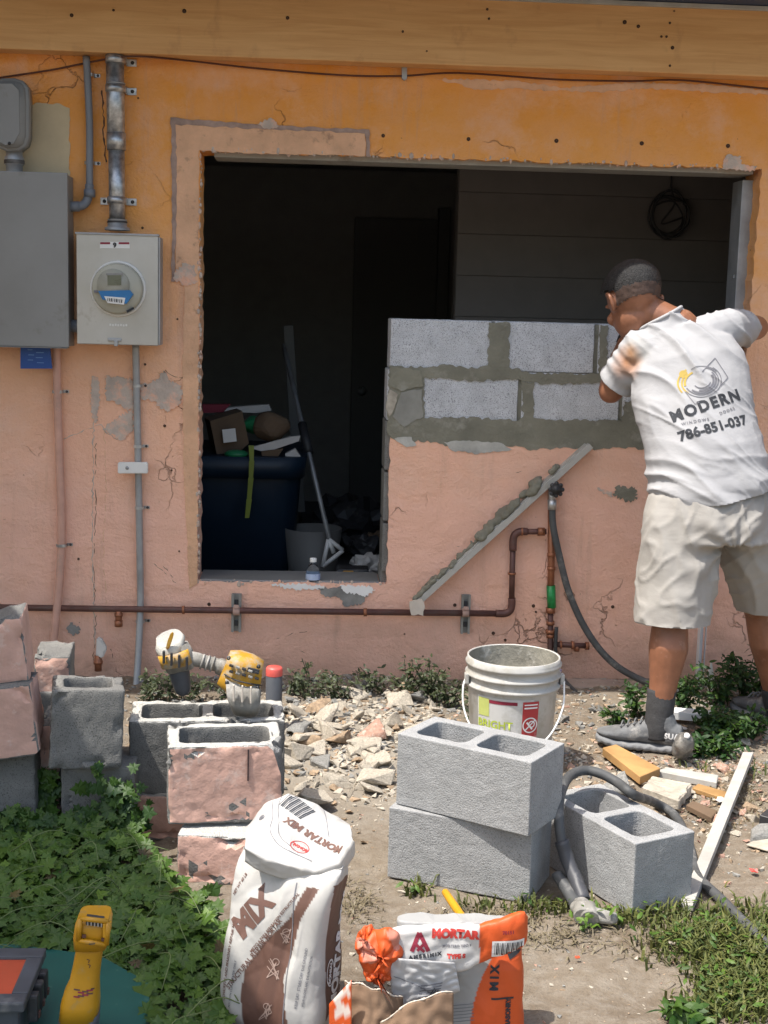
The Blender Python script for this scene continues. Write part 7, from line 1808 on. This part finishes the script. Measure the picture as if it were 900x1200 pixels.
for px, py, h, n, lb in (
    (365, 818, .16, 120, 'dusty olive weed at the wall foot right of the red capped can'), (395, 820, .12, 90, 'low dusty weed at the wall foot under the water bottle'), (440, 812, .12, 90, 'dusty weed under the lower end of the diagonal batten'),
    (478, 818, .17, 150, 'bushy olive weed at the wall foot below the plaster chip'), (505, 822, .19, 170, 'tallest bushy weed at the shaded wall foot left of the bucket'), (528, 830, .14, 120, 'weed beside the bucket handle on its left'), (345, 812, .08, 60, 'tiny weed beside the red capped can'), (556, 845, .10, 90, 'weed half hidden behind the white bucket'),
    (172, 822, .13, 80, 'weed by the foot of the grey conduit behind the dusty blocks'), (196, 822, .12, 80, 'weed under the dusty cap of the yellow power tool'), (222, 822, .10, 70, 'weed under the neck of the yellow power tool'), (268, 818, .12, 70, 'weed behind the motor of the yellow power tool')):
    weed(px, py, h, n, lb, 'weeds along the shaded wall foot', tone=.18, spread=.085)
for px, py, h, n, s, lb in (
    (742, 838, .15, 130, .07, 'leafy weed left of the lit leg above the shoe toe'), (722, 850, .08, 70, .05, 'low weed at the tip of the grey shoe'), (800, 838, .20, 200, .09, 'leafy weed right behind the sock of the lit leg'), (842, 826, .20, 240, .10, 'dark leafy weed under the pointed white shard'),
    (872, 822, .24, 260, .10, 'tallest dark weed between the shard and the far leg'), (900, 830, .20, 200, .09, 'dark weed at the right edge below the far leg'), (832, 866, .14, 240, .10, 'dark spreading weed right of the plastic jug'), (858, 872, .14, 240, .10, 'dark spreading weed above the white flaky chunk'),
    (820, 884, .08, 130, .07, 'low weed between the plastic jug and the whitewashed plank'), (845, 886, .09, 150, .09, 'low weed above the top end of the pale stick'), (880, 864, .12, 170, .09, 'low weed beside the orange pink chunk at the right')):
    weed(px, py, h, n, lb, 'weeds between the legs and the wall', mat='leaf', size=(.018, .040), spread=s, tone=.10)
weed(692, 1085, .05, 30, 'tiny bright green weed at the foot of the single new block', None, mat='leaf', size=(.02, .03), tone=.9)
t = weed(806, 1200, .07, 16, 'young broad leaved seedling at the bottom right edge of the dirt', None, mat='leaf', size=(.035, .055), spread=.04, tone=.35)
# grass
def blades(name, n, fn, mat, label, hmin, hmax, wd=.0035, flat=.5):
    its = []
    V, Fc, tone = [], [], []; base = 0
    for i in range(n):
        p = fn()
        if p is None: continue
        x, y = p; a = rv.random()*6.28; h = rv.uniform(hmin, hmax); ln = h*rv.uniform(.2, 1.3)*flat*1.6; z = gz(x, y)
        d = Vector((math.cos(a), math.sin(a), 0)); s = Vector((-d.y, d.x, 0))*wd*rv.uniform(.6, 1.3); b = Vector((x, y, z-.004)); m = b+d*ln*.35+Z*h*.65; e = b+d*ln+Z*h*(1-.35*flat)
        V += [tuple(b-s), tuple(b+s), tuple(m+s*.8), tuple(m-s*.8), tuple(e)]; Fc += [(base, base+1, base+2, base+3), (base+3, base+2, base+4)]; tone += [min(1, max(0, rv.gauss(.45, .25)))]*5; base += 5
    me = bpy.data.meshes.new(name); me.from_pydata(V, [], Fc); me.materials.append(MT[mat])
    at = me.color_attributes.new('print', 'FLOAT_COLOR', 'POINT'); arr = np.ones((len(V), 4), np.float32); arr[:, :3] = np.array(tone)[:, None]; at.data.foreach_set('color', arr.ravel())
    o = bpy.data.objects.new(name, me); COL.objects.link(o); return tag(o, label, 'grass', None, 'stuff')
spots = [(840, 1105, 55, 30, 1), (880, 1150, 45, 45, 1.2), (845, 1170, 35, 28, 1), (800, 1105, 40, 14, .7), (640, 1068, 40, 10, .6), (740, 1078, 45, 9, .6), (785, 1072, 30, 8, .5), (898, 1090, 25, 20, .6), (488, 1047, 14, 8, .9), (875, 905, 20, 12, .25), (560, 1066, 30, 7, .35), (818, 900, 14, 8, .2)]
wts = [s[4]*s[2]*s[3] for s in spots]
def gp():
    s = rv.choices(spots, wts)[0]; px, py = rv.gauss(s[0], s[2]*.6), rv.gauss(s[1], s[3]*.6); p = on_z(px, py, 0); 
    return (p.x, p.y)
blades('grass', 4300, gp, 'grass', 'patchy green and yellow grass at the lower right of the yard', .012, .055)
def gp2():
    s = rv.choice([(420, 1060, 22, 22), (640, 1100, 60, 14), (760, 1110, 60, 16), (870, 1120, 60, 40), (590, 1075, 50, 8), (840, 935, 40, 30), (880, 930, 20, 30)]); p = on_z(rv.gauss(s[0], s[2]*.6), rv.gauss(s[1], s[3]*.6), 0); return (p.x, p.y)
blades('dry_grass', 1500, gp2, 'dry', 'dry straw coloured grass blades lying on the dirt', .006, .03, .0022, 1.3)
its = []
for _ in range(420):
    p = gp(); its.append(((p[0], p[1], gz(*p)+.008+.03*rv.random()), (rv.gauss(0, .4), rv.gauss(-.2, .4), 1), rv.random()*6, rv.uniform(.014, .030), .55+rv.gauss(0, .25)))
leaves('clover', its, 'leaf', OV, 'small broad leaves mixed into the grass at the lower right', 'ground cover')
